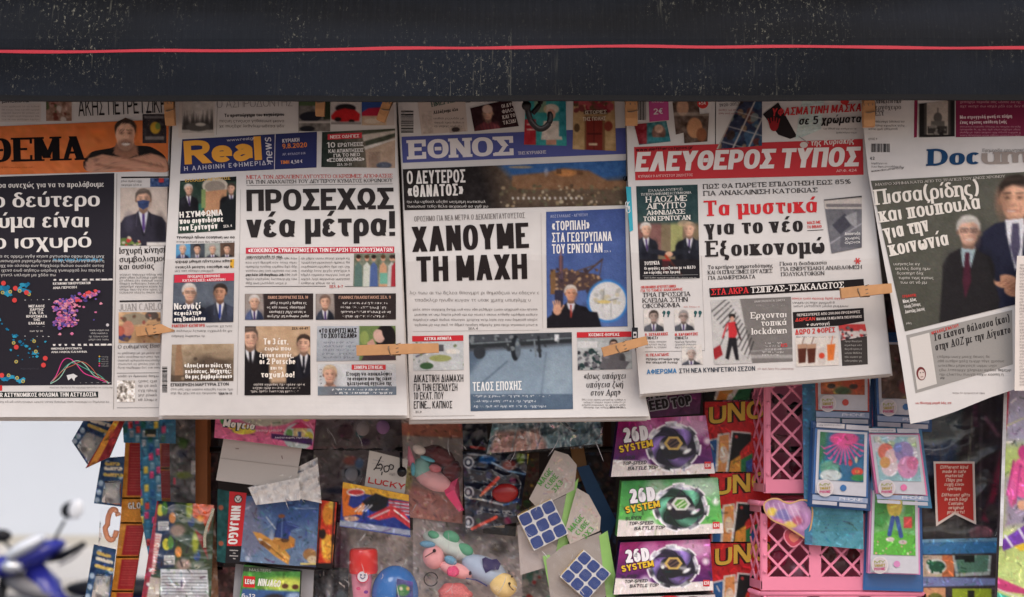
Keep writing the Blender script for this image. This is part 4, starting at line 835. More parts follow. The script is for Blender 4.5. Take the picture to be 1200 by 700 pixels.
# ---- 3 blue band masthead
t, sf = paper('newspaper with white block capitals on a pale blue masthead and two-line capital headline', [(464, 80), (467, 130), (471, 200), (476, 330), (480.5, 492)], [(731, 80), (734, 200), (742, 400), (761, 488)], 80, 490, waves(.012, .0022, 2.2), backs=((1.5, 4, .004), (-3, 5.5, .008)))
i = Ink(sf, 'top_promotion', t)
i.barcode(470, 130, 484.5, 156, horiz=True)
i.quad([(489, 116), (545, 116), (548, 154), (494, 158)], (198, 184, 174)); i.text(506, 125.5, 540, 118.5, 6, 'ΗΜΕΡΗΣΙΑ', (60, 90, 80), .18, serif=True); i.text(508, 134, 537, 130, 4, 'Αλλάζουμε όλα', INK, .2, serif=True); i.body(508, 140, 544, 136, 1, 2.6, GREY); i.body(509, 145, 544, 142, 1, 2.6, GREY); i.body(509, 149, 544, 146, 1, 2.6, GREY)
im = Img(488, 116, 548, 158, (186, 172, 162)).noise(8, 4, 3); i.pic(im, [(494, 132), (506, 130), (508, 156), (496, 157)]); i.pic(im.ell(534, 152, 5, 3, (60, 50, 50)), [(526, 149), (544, 146), (546, 154), (527, 156)], step=1.2)
i.text(546, 121, 590, 113, 7, 'ΙΣΤΟΡΙΑ ΤΗΣ', INK, .12)
im = Img(548, 112, 610, 156, (52, 30, 34)).noise(4, 5, 3); im.man(572, 133, 8.5, hair=(210, 190, 176), suit=(120, 60, 66), shirt=None, body=1.9, down=3, bald=True, turn=-.5); im.ell(571, 128, 6, 5, (206, 176, 160))
for k in range(8): im.line(556+k*4, 142, 560+k*4, 156, .7, (60, 40, 60), al=.7)
i.pic(im, [(551, 127), (599, 116), (608, 148), (556, 154)]); 
for k in range(4): i.text(588+k*.6, 127+k*6.5, 603+k*.6, 124+k*6.5, 4.4, ['ΟΙ ΔΥΟ', 'ΦΙΛΟΙ', 'ΚΑΙ ΤΟ', 'ΤΑΞΙΔΙ'][k], (215, 205, 200), .2, lift=.0004)
i.build()
i = Ink(sf, 'masthead', t); i.quad([(470.5, 160.5), (733, 150), (733.6, 180.5), (472, 191)], (82, 88, 148)); i.build()
i = Ink(sf, 'title_lettering', t, lift=.0009); i.text(479, 187, 602, 182, 22.5, 'ΕΘΝΟΣ', (222, 216, 216), .31, serif=True, c=.6, gap=.08); i.text(607, 181.5, 640, 180, 3.6, 'ΤΗΣ ΚΥΡΙΑΚΗΣ', (214, 210, 216), .18, serif=True); i.build()
i = Ink(sf, 'magazine_cover', t, lift=.001); im = Img(614, 114, 666, 172, (60, 150, 150)); im.rect(614, 140, 628, 170, (170, 50, 60)); im.ell(646, 128, 9, 6, (206, 196, 180)); im.ell(646, 134, 5, 6, (196, 150, 130)); im.poly([(637, 142), (655, 142), (659, 164), (634, 164)], (206, 196, 186)); im.rect(640, 164, 652, 170, (190, 140, 120)); im.rect(655, 118, 664, 160, (50, 130, 140)); im.noise(7, 5, 8); im.line(618, 146, 628, 146, 1.5, (220, 200, 190)); im.line(618, 152, 626, 152, 1.5, (220, 200, 190)); im.rect(626, 116, 640, 132, (180, 150, 100), al=.5); i.pic(im, [(616, 114), (663, 114), (664, 171), (614, 170)]); i.build()
i = Ink(sf, 'magazine_cover', t, lift=.001); im = Img(670, 112, 724, 180, (176, 146, 104)).noise(8, 6, 4); im.blobs(60, [(140, 50, 60), (120, 60, 60), (90, 70, 50), (170, 80, 84)], (2, 4), (674, 116, 718, 130), 3); im.rect(685, 136, 709, 178, (120, 86, 60)); im.rect(687, 139, 706, 177, (118, 44, 38)); im.line(696, 140, 696, 176, 1, (80, 30, 28)); im.rect(688, 156, 705, 158, (80, 30, 28)); im.rect(690, 168, 700, 170.5, (200, 180, 150)); im.ell(676, 150, 3.5, 5, (90, 70, 50)); im.ell(713, 148, 5, 6, (130, 60, 50)); im.rect(684, 129, 712, 134, (60, 46, 44), al=.7); i.pic(im, [(672, 114), (720, 114), (722, 177), (671, 175)]); i.text(686, 134, 711, 133, 4, 'ΙΣΤΟΡΙΕΣ', (220, 210, 190), .15, lift=.0004); i.text(683, 142, 710, 141, 4.5, 'ΤΗΣ ΠΟΛΗΣ', (220, 210, 190), .15, lift=.0004); i.build()
i = Ink(sf, 'castle_photograph', t)
im = Img(470, 184, 736, 248, (38, 34, 34), res=1.5); im.poly([(570, 184), (736, 184), (736, 248), (590, 248)], (96, 80, 66), soft=30); im.poly([(575, 184), (736, 184), (736, 208), (700, 212), (650, 206), (600, 208)], (56, 96, 150), soft=9); im.poly([(600, 206), (640, 202), (660, 197), (690, 200), (712, 212), (736, 212), (736, 222), (600, 222)], (134, 100, 74), soft=3); im.ell(663, 203, 12, 4, (190, 130, 80), soft=2); im.rect(652, 198, 658, 204, (110, 78, 56)); im.rect(676, 200, 683, 205, (110, 78, 56)); im.ell(640, 202, 2.5, 5, (190, 190, 200), al=.5, soft=2)
im.ell(610, 196, 14, 1.6, (150, 140, 120)); im.blobs(150, [(90, 90, 70), (150, 130, 100), (190, 176, 150), (80, 66, 54), (110, 104, 80)], (.7, 2.3), (585, 218, 736, 247), 6, .8); im.noise(5, 4, 6)
for k in range(14): im.rect(600+k*6.2, 231, 602+k*6.2, 234, (210, 206, 200))
i.pic(im, [(472, 198.5), (733.8, 188), (734.5, 240.5), (474, 246.5)], step=1.15); i.build()
i = Ink(sf, 'photograph_caption', t, lift=.0012); i.text(477, 216, 545.5, 214, 15.5, 'Ο ΔΕΥΤΕΡΟΣ', wt, .24, c=.65, gap=.1); i.text(478, 231.5, 543, 229, 14, '«ΘΑΝΑΤΟΣ»', wt, .24, c=.65, gap=.1); i.body(477, 238, 569, 235, 1, 3.4, (200, 196, 192), .14, tilt=0); i.body(477, 243.5, 572, 241, 1, 3.4, (200, 196, 192), .14); i.build()
i = Ink(sf, 'kicker', t); i.text(485.5, 260, 615, 255.5, 6.4, 'ΟΡΟΣΗΜΟ ΓΙΑ ΝΕΑ ΜΕΤΡΑ Ο ΔΕΚΑΠΕΝΤΑΥΓΟΥΣΤΟΣ', (120, 114, 112), .11, gap=.1); i.build()
i = Ink(sf, 'headline', t); i.text(483.5, 295.5, 620, 290.5, 29.5, 'ΧΑΝΟΥΜΕ', (38, 32, 32), .22, c=.72, gap=.085); i.text(488.5, 330.5, 618, 327, 29.5, 'ΤΗ ΜΑΧΗ', (38, 32, 32), .22, c=.72, gap=.085); i.build()
i = Ink(sf, 'article_text', t); i.body(480, 345, 632, 343, 1, 4, (130, 124, 122), .12); i.body(486, 353.5, 622, 351.5, 1, 4, (130, 124, 122), .12)
for k in range(4): i.body(484+2*(k % 2), 364+k*6, 630, 362.5+k*6, 1, 2.9, (122, 116, 114), .14)
i.text(549, 386.5, 560, 386.3, 2.6, 'ΣΕΛ. 4', INK, .15); i.line(484, 388.5, 632, 387, .4, (170, 164, 160)); i.line(634, 250, 636, 385, .3, (170, 164, 160))
for a, x1, st in ((448, 543, 'ΔΙΚΑΣΤΙΚΗ ΔΙΑΜΑΧΗ'), (458.5, 536, 'ΓΙΑ ΤΗΝ ΕΠΕΝΔΥΣΗ'), (468.5, 520, '10 ΕΚΑΤ. ΠΟΥ'), (479, 530, 'ΕΓΙΝΕ... ΚΑΠΝΟΣ')): i.text(485, a, x1, a-.5, 8.6, st, INK, .15, gap=.1)
i.text(487, 484, 494, 484, 2.4, 'ΣΕΛ. 28', GREY, .15); i.build()
i = Ink(sf, 'drill_panel', t)
im = Img(638, 242, 738, 388, (66, 84, 138), res=1.5, col2=(80, 104, 158)).noise(3, 14, 2)
ph_ = (130, 100, 70); im.poly([(644, 322), (664, 316), (700, 322), (708, 330), (704, 338), (646, 345)], (76, 60, 60)); im.rect(645, 316, 651, 345, (120, 90, 60)); im.rect(655, 300, 660, 330, (80, 66, 80)); im.line(657, 292, 657, 320, 1.6, (130, 90, 90)); im.line(680, 326, 706, 304, 2.2, (70, 54, 50)); im.line(676, 318, 700, 310, 1.4, (90, 70, 60)); im.line(706, 304, 702, 326, 1, (80, 60, 56)); im.blobs(60, [(150, 116, 80), (60, 48, 54), (110, 84, 66), (170, 140, 110)], (.8, 2.2), (646, 316, 704, 342), 5); im.rect(650, 340, 660, 372, (50, 48, 66)); im.rect(688, 338, 692, 352, (60, 50, 60))
im.ell(712, 353, 24, 25, (60, 130, 200), soft=3); im.ell(712, 353, 21.5, 22.5, (206, 206, 206)); im.blobs(18, [(160, 160, 156), (190, 180, 150)], (1, 4), (698, 340, 726, 356), 2, .7); im.line(700, 356, 724, 350, .8, (90, 90, 90)); im.line(708, 338, 706, 360, .6, (110, 110, 110)); im.line(716, 356, 716, 372, .6, (120, 120, 120)); im.ell(708, 354, 8, 2, (206, 186, 120))
im.man(669, 344, 9.5, hair=(190, 180, 170), suit=(28, 26, 32), tie=(150, 60, 50), body=2.4, down=5.5, turn=.3, skin=(200, 146, 118)); im.poly([(640, 388), (640, 374), (650, 366), (662, 362), (700, 366), (706, 388)], (28, 26, 32), soft=1); im.ell(653, 363, 5, 6.5, (206, 156, 130)); 
for k in range(4): im.line(650+k*2.2, 360, 648+k*2.6, 352+abs(k-1.5), 1.6, (206, 156, 130))
im.line(657, 364, 660.5, 358, 1.7, (206, 156, 130)); im.line(669, 358, 669, 372, 1.6, (150, 60, 50)); im.poly([(664, 356), (674, 356), (670, 368)], (206, 206, 214)); im.line(669, 358, 669.5, 370, 1.8, (160, 60, 50))
i.pic(im, [(640, 248.5), (732.5, 244.5), (735.5, 382.5), (641, 384.5)], step=1.1); i.build()
i = Ink(sf, 'drill_headline', t, lift=.0012); i.text(645, 255.5, 689, 253.5, 3.4, 'ΑΟΖ ΕΛΛΑΔΑΣ - ΑΙΓΥΠΤΟΥ', (160, 168, 200), .15)
for a, x1, st in ((270.5, 691, '«ΤΟΡΠΙΛΗ»'), (284, 717, 'ΣΤΑ ΓΕΩΤΡΥΠΑΝΑ'), (297.5, 706, 'ΤΟΥ ΕΡΝΤΟΓΑΝ')): i.text(647, a, x1, a-1.6, 11, st, (228, 226, 226), .2, c=.7, gap=.1)
i.text(708, 296, 716, 295.8, 2.4, 'ΣΕΛ. 6', (190, 196, 214), .15); i.build()
for x0_, x1_, y_ in ((483, 543, 393.5), (676, 740, 389)):
    i = Ink(sf, 'red_label', t); i.quad([(x0_, y_+.5), (x1_, y_-.5), (x1_, y_+6), (x0_, y_+7)], (196, 48, 56)); i.text(x0_+14, y_+5.4, x1_-14, y_+4.8, 3.6, 'ΑΣΤΙΚΑ ΑΚΙΝΗΤΑ' if x0_ < 500 else 'ΚΟΣΜΟΣ-ΒΟΡΕΑΣ', (236, 222, 220), .2, lift=.0004); i.build()
i = Ink(sf, 'laboratory_photograph', t); im = Img(482, 398, 546, 436, (186, 190, 192)).noise(5, 6, 3); im.ell(500, 429, 8, 4, (60, 90, 60)); im.ell(516, 420, 13, 4, (150, 156, 100)); im.ell(530, 412, 8, 3, (210, 205, 196)); im.line(488, 418, 506, 410, 2, (90, 90, 110)); im.rect(514, 404, 520, 412, (80, 80, 84)); im.blobs(18, [(140, 150, 150), (210, 210, 206), (110, 120, 90)], (1, 2.5), seed=4); i.pic(im, [(483.5, 401), (543, 400), (543.5, 433.5), (484.5, 434.5)]); i.build()
i = Ink(sf, 'press_photograph', t)
im = Img(548, 388, 674, 486, (92, 108, 124), res=1.5, col2=(70, 86, 108)).noise(4, 10, 3); im.poly([(549, 391), (672, 389), (672, 408), (549, 412)], (70, 74, 80), soft=2); im.poly([(572, 411), (672, 404), (672, 480), (549, 480), (549, 440)], (128, 146, 162), soft=6); im.line(552, 405, 672, 398, 7, (44, 48, 52)); im.line(552, 403, 672, 396, 1.6, (120, 130, 136)); im.ell(604, 408, 5.5, 15, (34, 38, 44)); im.ell(607, 408, 3.4, 12, (90, 100, 110)); im.line(631, 395, 633, 418, 3, (40, 44, 50)); im.line(626, 398, 628, 418, 2, (110, 120, 128)); im.ell(562, 413, 7, 8, (50, 54, 60)); im.rect(650, 392, 655, 400, (210, 214, 218)); im.line(594, 424, 558, 455, 2, (92, 108, 124), soft=2); im.line(640, 414, 632, 482, 1.5, (96, 112, 128), soft=2); im.ell(655, 440, 18, 28, (150, 166, 178), al=.5, soft=12); im.blobs(26, [(50, 54, 58), (130, 138, 142)], (1, 3), (550, 392, 670, 412), 3, .8); im.rect(548, 462, 674, 486, (62, 78, 98), al=.7)
i.pic(im, [(549.5, 392.5), (670, 389.5), (671.5, 479.5), (551.5, 482)], step=1.1)
i.text(554, 458.5, 611.5, 457, 10.5, 'ΤΕΛΟΣ ΕΠΟΧΗΣ', (232, 232, 232), .17, gap=.1, lift=.0006)
for k, xx in enumerate((645, 628, 640)): i.body(555, 465.5+k*6, xx, 464.5+k*6, 1, 3.2, (200, 206, 212), .16)
i.build()
i = Ink(sf, 'scientist_photograph', t); im = Img(674, 394, 743, 435, (172, 176, 176)).noise(8, 5, 2); im.rect(676, 400, 700, 408, (205, 206, 206)); im.man(719, 404, 6, hair=(50, 40, 36), suit=(96, 94, 98), shirt=None, body=2.4, down=5.5, glasses=True); im.blobs(50, [(60, 60, 66), (110, 110, 116), (190, 190, 190), (40, 60, 60)], (1.2, 3.4), (676, 412, 706, 434), 6); im.poly([(708, 420), (700, 432), (732, 434), (738, 424)], (100, 98, 102)); i.pic(im, [(676.5, 396.5), (739.5, 395), (741, 432.5), (677, 434)]); i.build()
i = Ink(sf, 'mars_headline', t)
for a, x0_, x1, st in ((444.5, 684, 733, '«Ισως υπάρχει'), (454.5, 687, 730, 'υπόγεια ζωή'), (464, 692, 727, 'στον Αρη»')): i.text(x0_, a, x1, a-.6, 7.2, st, INK, .13, serif=True, slant=.12)
for k in range(4): i.body(682+k % 2*2, 469.5+k*3, 733, 469+k*3, 1, 2.1, (120, 114, 112), .14)
i.text(715, 478.5, 730, 478.3, 2, 'ΣΕΛ. 34-35', INK, .2); i.line(484, 488, 556, 487, .5, (170, 164, 160)); i.build()
i = Ink(sf, 'punch_holes', t); i.disc(733, 209.5, 3.2, 3.2, (16, 14, 16)); i.build()

# ---- 4 red band masthead
t, sf = paper('newspaper with slanted white capitals on a red masthead and red serif headline', [(733, 80), (737, 250), (745, 400), (750, 462)], [(1009, 80), (1013, 160), (1024, 250), (1036, 360), (1044.5, 446)], 80, 462, waves(.001, .0024, 3.4), backs=((1.5, 2.5, .004), (-2, 4, .008)), bottom=lambda u: -8*u+6*np.clip(u-.93, 0, 1)*0)
i = Ink(sf, 'back_page_edge', t); i.quad([(733.5, 219), (739.5, 219), (742, 270), (738, 272)], (60, 160, 180)); i.text(739, 250, 737.6, 236, 5, 'GR', (220, 224, 226), .2, up=(-1, 0), lift=.0004); i.build()
i = Ink(sf, 'edge_tag', t); i.rect(740.5, 384, 747.5, 408, (40, 42, 48)); i.rect(742, 389, 746, 396, (206, 204, 204), lift=.0002); i.rect(742.3, 398, 746.5, 406, (206, 204, 204), lift=.0002); i.disc(744, 392.5, 1.4, 1.6, (30, 30, 34), lift=.0004); i.build()
i = Ink(sf, 'top_promotion', t); i.barcode(748, 116, 758, 141)
i.quad([(760, 112), (783, 111), (784, 141), (761, 143)], (190, 80, 140)); i.text(764, 121, 778, 120.5, 2.6, 'ΜΟΝΟ', (225, 200, 215), .15); i.text(766, 134.5, 778, 133.5, 7, '2€', (232, 222, 226), .2, lift=.0004)
im = Img(742, 142, 788, 170, (60, 110, 116)); im.rect(744, 144, 758, 169, (130, 40, 50)); im.ell(772, 156, 8, 10, (120, 90, 80)); im.ell(772, 151, 5, 5, (196, 160, 140)); im.rect(760, 161, 787, 166, (60, 130, 140)); im.noise(12, 4, 7); i.pic(im, [(743, 146), (781, 142), (786, 166), (749, 170)])
im = Img(786, 112, 834, 168, (96, 80, 72)).noise(14, 5, 3); im.ell(800, 126, 7, 10, (190, 150, 124)); im.rect(786, 132, 834, 136, (200, 190, 176), al=.5); im.ell(814, 150, 9, 12, (190, 140, 104)); im.ell(822, 158, 6, 8, (140, 90, 64)); i.pic(im, [(788, 120), (818, 116), (822, 150), (792, 158)], step=1.2); i.pic(im, [(800, 136), (831, 133), (829, 166), (802, 168)], step=1.2, lift=.0003); i.disc(823.5, 121, 6.5, 6.5, (204, 60, 60), lift=.0003); i.text(819, 123.5, 828, 122.5, 4, '+5€', (235, 220, 216), .2, lift=.0006)
i.line(838.5, 114, 838.5, 176, .9, INK)
i.text(842, 119.5, 866, 117.5, 4, 'ΒΥΖΑΝΤΙΟ', INK, .15, serif=True); i.text(843, 125.5, 866, 123.5, 3.6, '1920-2017', INK, .15, serif=True); i.body(842, 130, 866, 134, 2, 2, (150, 60, 60))
im = Img(836, 112, 896, 180, (52, 58, 80)); im.blobs(60, [(60, 84, 110), (110, 120, 120), (60, 50, 50), (130, 110, 90), (36, 44, 60), (96, 60, 60)], (2, 6), seed=6); im.noise(8, 5, 3)
for k in range(-2, 5): im.line(838+k*18, 180, 870+k*18, 112, 1.6, (190, 184, 178))
for k in range(4): im.line(838, 124+k*20, 896, 140+k*20, 1.2, (180, 174, 170), al=.8)
i.pic(im, [(868, 116), (893, 116), (893, 171), (839.5, 175)]); i.build()
i = Ink(sf, 'mask_promotion', t); i.poly([(894, 134), (912, 120), (934, 160), (926, 163), (912, 158)], (40, 34, 36)); i.disc(907, 148, 5, 6, (150, 40, 46), lift=.0003)
for k in range(5): i.line(903+k*2, 150, 900+k*3.4, 137+abs(k-2), 1.6, (150, 40, 46), lift=.0004)
im = Img(930, 112, 972, 165, (196, 210, 206)).noise(6, 6, 4); 
for k in range(9): im.line(930, 120+k*5, 972, 114+k*5, .7, (150, 176, 176), al=.7)
i.pic(im, [(940, 116), (966, 116), (962, 152), (932, 164)], step=1.4)
i.line(936, 160, 948, 168, 1.2, (150, 150, 150), lift=.0003); i.text(904, 136.5, 1009, 130.5, 9.2, 'ΥΦΑΣΜΑΤΙΝΗ ΜΑΣΚΑ', (196, 56, 60), .2, slant=.2, lift=.0005); i.text(936, 146.5, 1009, 143.5, 9.6, 'σε 5 χρώματα', INK, .2, slant=.2, lift=.0005); i.body(965, 152, 1004, 151, 1, 2.2, GREY); i.body(980, 156.5, 1004, 156, 1, 2.2, GREY); i.disc(990, 119, 5, 4, (200, 60, 60)); i.build()
i = Ink(sf, 'masthead', t); i.quad([(743, 172.5), (1011, 163), (1012, 205), (744.5, 211.5)], (188, 56, 62)); i.disc(942, 170, 4.6, 3.6, (206, 196, 190), lift=.0001); i.build()
i = Ink(sf, 'title_lettering', t, lift=.001); i.text(744, 201.5, 1006, 195, 23, 'ΕΛΕΥΘΕΡΟΣ ΤΥΠΟΣ', (226, 218, 214), .27, c=.74, slant=.16, gap=.05); i.text(950, 171, 1001, 168, 7, 'της Κυριακής', (222, 210, 206), .18, slant=.15); i.text(745, 177.5, 812, 174.5, 3.8, 'www.eleftherostypos.gr', (50, 24, 26), .18, slant=.2); i.text(748, 208.5, 812, 206.5, 3, 'ΚΥΡΙΑΚΗ 9 ΑΥΓΟΥΣΤΟΥ 2020 ΕΤΟΣ', (226, 190, 186), .14); i.text(980, 202, 1004, 201, 3, 'ΑΡ.Φ. 424', (226, 190, 186), .16); i.build()
i = Ink(sf, 'treaty_photograph', t)
im = Img(743, 214, 821, 330, (44, 66, 68), res=1.6); im.rect(743, 258, 821, 330, (120, 106, 84)); im.rect(743, 258, 775, 300, (120, 84, 80)); im.rect(786, 256, 800, 300, (150, 150, 100)); im.poly([(743, 250), (821, 250), (821, 262), (743, 262)], (50, 70, 70), soft=5); im.man(757, 269, 8, hair=(190, 184, 178), suit=(34, 36, 46), body=1.8, down=6, turn=.7); im.man(808, 269, 8.5, hair=(150, 130, 110), suit=(30, 32, 40), body=2, down=6, turn=-.7); im.ell(802, 262, 8, 4, (190, 160, 130), al=.6); im.line(762, 294, 782, 298, 6, (34, 36, 46)); im.line(806, 292, 788, 298, 6, (30, 32, 40)); im.ell(784, 298, 4.5, 3, (200, 156, 130)); im.rect(743, 304, 821, 330, (34, 32, 36)); im.line(780, 300, 798, 322, 3, (150, 60, 40)); im.rect(776, 304, 784, 320, (140, 40, 44)); im.noise(3, 6, 3); im.rect(743, 306, 821, 330, (36, 34, 38), al=.7)
i.pic(im, [(745.5, 218.5), (817.5, 216.5), (820, 326), (750, 328)], step=1.1); i.build()
i = Ink(sf, 'treaty_headline', t, lift=.0012); i.text(760, 225, 800, 223, 2.8, 'ΕΛΛΑΔΑ-ΚΥΠΡΟΣ:', (210, 208, 204), .16, serif=True); i.text(751, 229.5, 810, 227, 2.8, 'ΤΙ ΠΕΡΙΛΑΜΒΑΝΕΙ Η ΣΥΜΦΩΝΙΑ', (210, 208, 204), .16, serif=True)
for a, x0_, x1, h_, st in ((237.5, 757, 805, 6.8, 'Η ΑΟΖ ΜΕ'), (245.5, 758, 804, 6.8, 'ΑΙΓΥΠΤΟ'), (252.5, 758, 803, 5.4, 'ΑΙΦΝΙΔΙΑΣΕ'), (259.5, 754, 809, 5.4, 'ΤΟΝ ΕΡΝΤΟΓΑΝ')): i.text(x0_, a, x1, a-2, h_, st, (226, 222, 216), .19, serif=True)
i.text(755, 311, 773, 310, 4.2, 'ΤΟΥΡΚΙΑ', (224, 220, 216), .2, serif=True); i.text(755, 316.5, 815, 315, 3.6, 'Οι φυγάδες σχετίζονται με το ΝΑΤΟ', (224, 220, 216), .18, serif=True); i.text(755, 321.2, 797, 320.2, 3.4, 'και ο πρέσβης στην Αμερική', (224, 220, 216), .18, serif=True); i.line(753, 323.5, 818, 322, .4, (150, 150, 150)); i.body(755, 326.6, 816, 325, 1, 2, (190, 188, 184)); i.build()
i = Ink(sf, 'kicker', t); i.text(824, 221.5, 997, 215.5, 5.4, 'ΠΩΣ ΘΑ ΠΑΡΕΤΕ ΕΠΙΔΟΤΗΣΗ ΕΩΣ 85%', INK, .2, serif=True, c=.55, gap=.16); i.text(824.5, 229.5, 958, 225.3, 5.4, 'ΓΙΑ ΑΝΑΚΑΙΝΙΣΗ ΚΑΤΟΙΚΙΑΣ', INK, .2, serif=True, c=.55, gap=.16); i.build()
i = Ink(sf, 'headline', t); i.text(825, 253.5, 958.5, 249, 18, 'Τα μυστικά', (200, 48, 54), .265, serif=True, c=.42, gap=.12); i.text(826.5, 276, 941, 271.5, 18, 'για το νέο', INK, .265, serif=True, c=.42, gap=.12); i.text(828, 301, 966.5, 297, 18.5, 'Εξοικονομώ', INK, .265, serif=True, c=.42, gap=.12); i.build()
i = Ink(sf, 'article_text', t)
for x0_, y_, x1, st in ((829.5, 315.5, 906, 'Τα κριτήρια χρηματοδότησης'), (829.5, 321.8, 905, 'ΚΑΙ ΟΙ ΕΠΙΛΕΞΙΜΕΣ ΕΡΓΑΣΙΕΣ'), (830, 328, 885, 'ΓΙΑ ΔΙΑΜΕΡΙΣΜΑΤΑ'), (914, 311.5, 969, 'Ποια η διαδικασία'), (915, 317.8, 1010, 'ΓΙΑ ΕΝΕΡΓΕΙΑΚΗ ΑΝΑΒΑΘΜΙΣΗ'), (915.5, 323.8, 966, 'ΠΟΛΥΚΑΤΟΙΚΙΩΝ')): i.text(x0_, y_, x1, y_-(x1-x0_)*.028, 4.4, st, (56, 52, 52), .17, serif=True, c=.6)
for a in range(6): i.line(1005, 306, 1005+4*math.cos(a*1.05), 306+4*math.sin(a*1.05), 1.4, (200, 70, 70), lift=.00005*a)
i.text(946, 263, 962, 262, 3.4, 'ΜΑΖΙ ΜΕ', (200, 70, 70), .2); i.text(946, 268, 963, 267, 3.4, 'ΤΟ ΒΙΒΛΙΟ', (200, 70, 70), .2); i.line(946, 270.5, 965, 269.5, .7, INK)
i.text(751, 338.5, 792, 337, 3.2, 'ΟΙΚΟΝΟΜΙΚΗ ΑΡΧΙΤΕΚΤΟΝΙΚΗ', (200, 66, 60), .16); i.text(751, 342.6, 800, 340.6, 3.2, 'ΓΙΑ ΤΟ ΤΑΜΕΙΟ ΑΝΑΚΑΜΨΗΣ', (200, 66, 60), .16)
for a, x1, st in ((348.5, 809, 'ΤΡΙΑ ΠΡΟΣΩΠΑ'), (355, 806, 'ΚΛΕΙΔΙΑ ΣΤΗΝ'), (361.5, 797, 'ΟΙΚΟΝΟΜΙΑ')): i.text(753, a, x1, a-1.6, 5.2, st, INK, .17, serif=True)
i.body(801, 360.5, 820, 359.8, 1, 2, (190, 110, 104))
for x_ in (756, 791): i.text(x_, 394, x_+27, 393, 3.4, 'Θ. ΣΚΥΛΑΚΑΚΗΣ' if x_ < 770 else 'Μ. ΚΑΡΑΜΟΥΖΗΣ', (196, 60, 58), .19); i.text(x_, 398, x_+15, 397.5, 3.2, 'ΣΤΟΝ «Ε.Τ.»', INK, .2); i.body(x_, 401.5, x_+25, 408, 3, 2.2, GREY)
for x_ in (778, 783.4, 815, 820.4): i.disc(x_, 366.5, 2, 2.2, (50, 90, 92)); i.line(x_+.6, 367, x_-.6, 371.5, 1.5, (50, 90, 92), lift=.0001)
i.line(756, 412.5, 826, 411, .4, GREY); i.line(822, 300, 826, 410, .35, (170, 164, 160)); i.text(757, 418, 784, 417, 3.2, 'Θ. ΠΕΛΑΓΙΔΗΣ', (196, 60, 58), .19); i.body(757, 422, 796, 421, 1, 2.8, INK, .19); i.body(757, 426, 794, 425, 1, 2.8, INK, .19)
i.text(758, 438.8, 793, 437.4, 5.6, 'ΑΦΙΕΡΩΜΑ', (60, 120, 170), .2); i.text(796, 437.5, 885, 434.5, 5.4, 'ΣΤΗ ΝΕΑ ΚΥΝΗΓΕΤΙΚΗ ΣΕΖΟΝ', (60, 66, 76), .17); i.body(888, 433.2, 930, 432, 1, 2.2, (150, 100, 100)); i.build()
i = Ink(sf, 'economist_faces', t); im = Img(752, 361, 830, 430, (214, 208, 202)); im.man(766, 371, 7, hair=(66, 58, 54), suit=(70, 72, 78), skin=(170, 150, 140), body=1.9, down=3); im.man(801, 371, 7, hair=(140, 136, 134), suit=(64, 66, 72), skin=(170, 150, 140), body=1.9, down=3, glasses=True); im.man(810, 414, 7, hair=(190, 188, 186), suit=(60, 62, 70), skin=(180, 160, 150), body=1.8, down=3)
i.pic(im, [(754, 363), (777, 362.5), (778, 388), (755, 388.5)]); i.pic(im, [(790, 363), (813, 362.5), (814, 387), (791, 388)]); i.pic(im, [(799, 405), (822, 404), (824, 427), (799, 428)]); i.build()
i = Ink(sf, 'banner', t); i.quad([(831, 338), (1012, 327), (1013, 338.5), (832, 348.5)], (34, 30, 32)); i.text(834, 346, 877, 343.6, 7.2, 'ΣΤΑ ΑΚΡΑ', (214, 58, 62), .2, serif=True, c=.6, lift=.0005); i.text(880, 343.6, 989, 337.4, 7.2, 'ΤΣΙΠΡΑΣ-ΤΣΑΚΑΛΩΤΟΣ', (228, 224, 220), .2, serif=True, c=.6, lift=.0005); i.build()
i = Ink(sf, 'lockdown_photograph', t)
im = Img(830, 346, 932, 428, (120, 116, 114), res=1.6); im.poly([(830, 346), (866, 346), (882, 428), (830, 428)], (190, 188, 186))
for k in range(13): im.line(833+k*3.6, 366+k*4.5, 852+k*2.6, 350+k*4.2, 1.1, (40, 38, 40))
im.rect(830, 416, 932, 420, (190, 188, 186), al=.6); im.ell(858, 371, 4, 3.2, (40, 34, 34)); im.ell(858, 374, 2.4, 3, (196, 150, 130)); im.poly([(853, 378), (862, 377), (864, 392), (861, 397), (854, 396)], (190, 50, 56)); im.poly([(854, 396), (863, 396), (866, 422), (862, 422), (858, 405), (854, 422), (850, 420)], (34, 32, 36)); im.line(852, 380, 847, 396, 1.8, (190, 50, 56)); im.line(862, 380, 868, 398, 1.8, (60, 40, 44)); im.poly([(834, 410), (844, 404), (847, 416), (838, 422)], (150, 40, 46)); im.line(844, 405, 849, 394, .8, (60, 60, 60)); im.line(848, 360, 869, 362, .8, (190, 190, 190)); im.line(880, 412, 930, 408, .8, (180, 180, 180))
i.pic(im, [(833, 352), (927, 348), (929, 423.5), (837, 427.5)], step=1.1)
for a, x0_, x1, st in ((373.5, 880, 922, 'Ερχονται'), (382.5, 892, 922, 'τοπικά'), (392.3, 881, 922, 'lockdown')): i.text(x0_, a, x1, a-1.4, 7.4, st, (232, 228, 224), .19, serif=True, lift=.0006)
i.text(884, 355, 920, 353, 2.6, 'ΑΝΑΚΟΙΝΩΝΟΝΤΑΙ ΣΗΜΕΡΑ', (190, 186, 184), .15, lift=.0005); i.body(886, 359, 920, 358, 1, 2.4, (170, 166, 164)); i.body(892, 403, 918, 417, 5, 2.5, (206, 202, 200), .16, full=False); i.text(915, 407, 923, 406.5, 4, '85', (214, 58, 62), .2, lift=.0006); i.build()
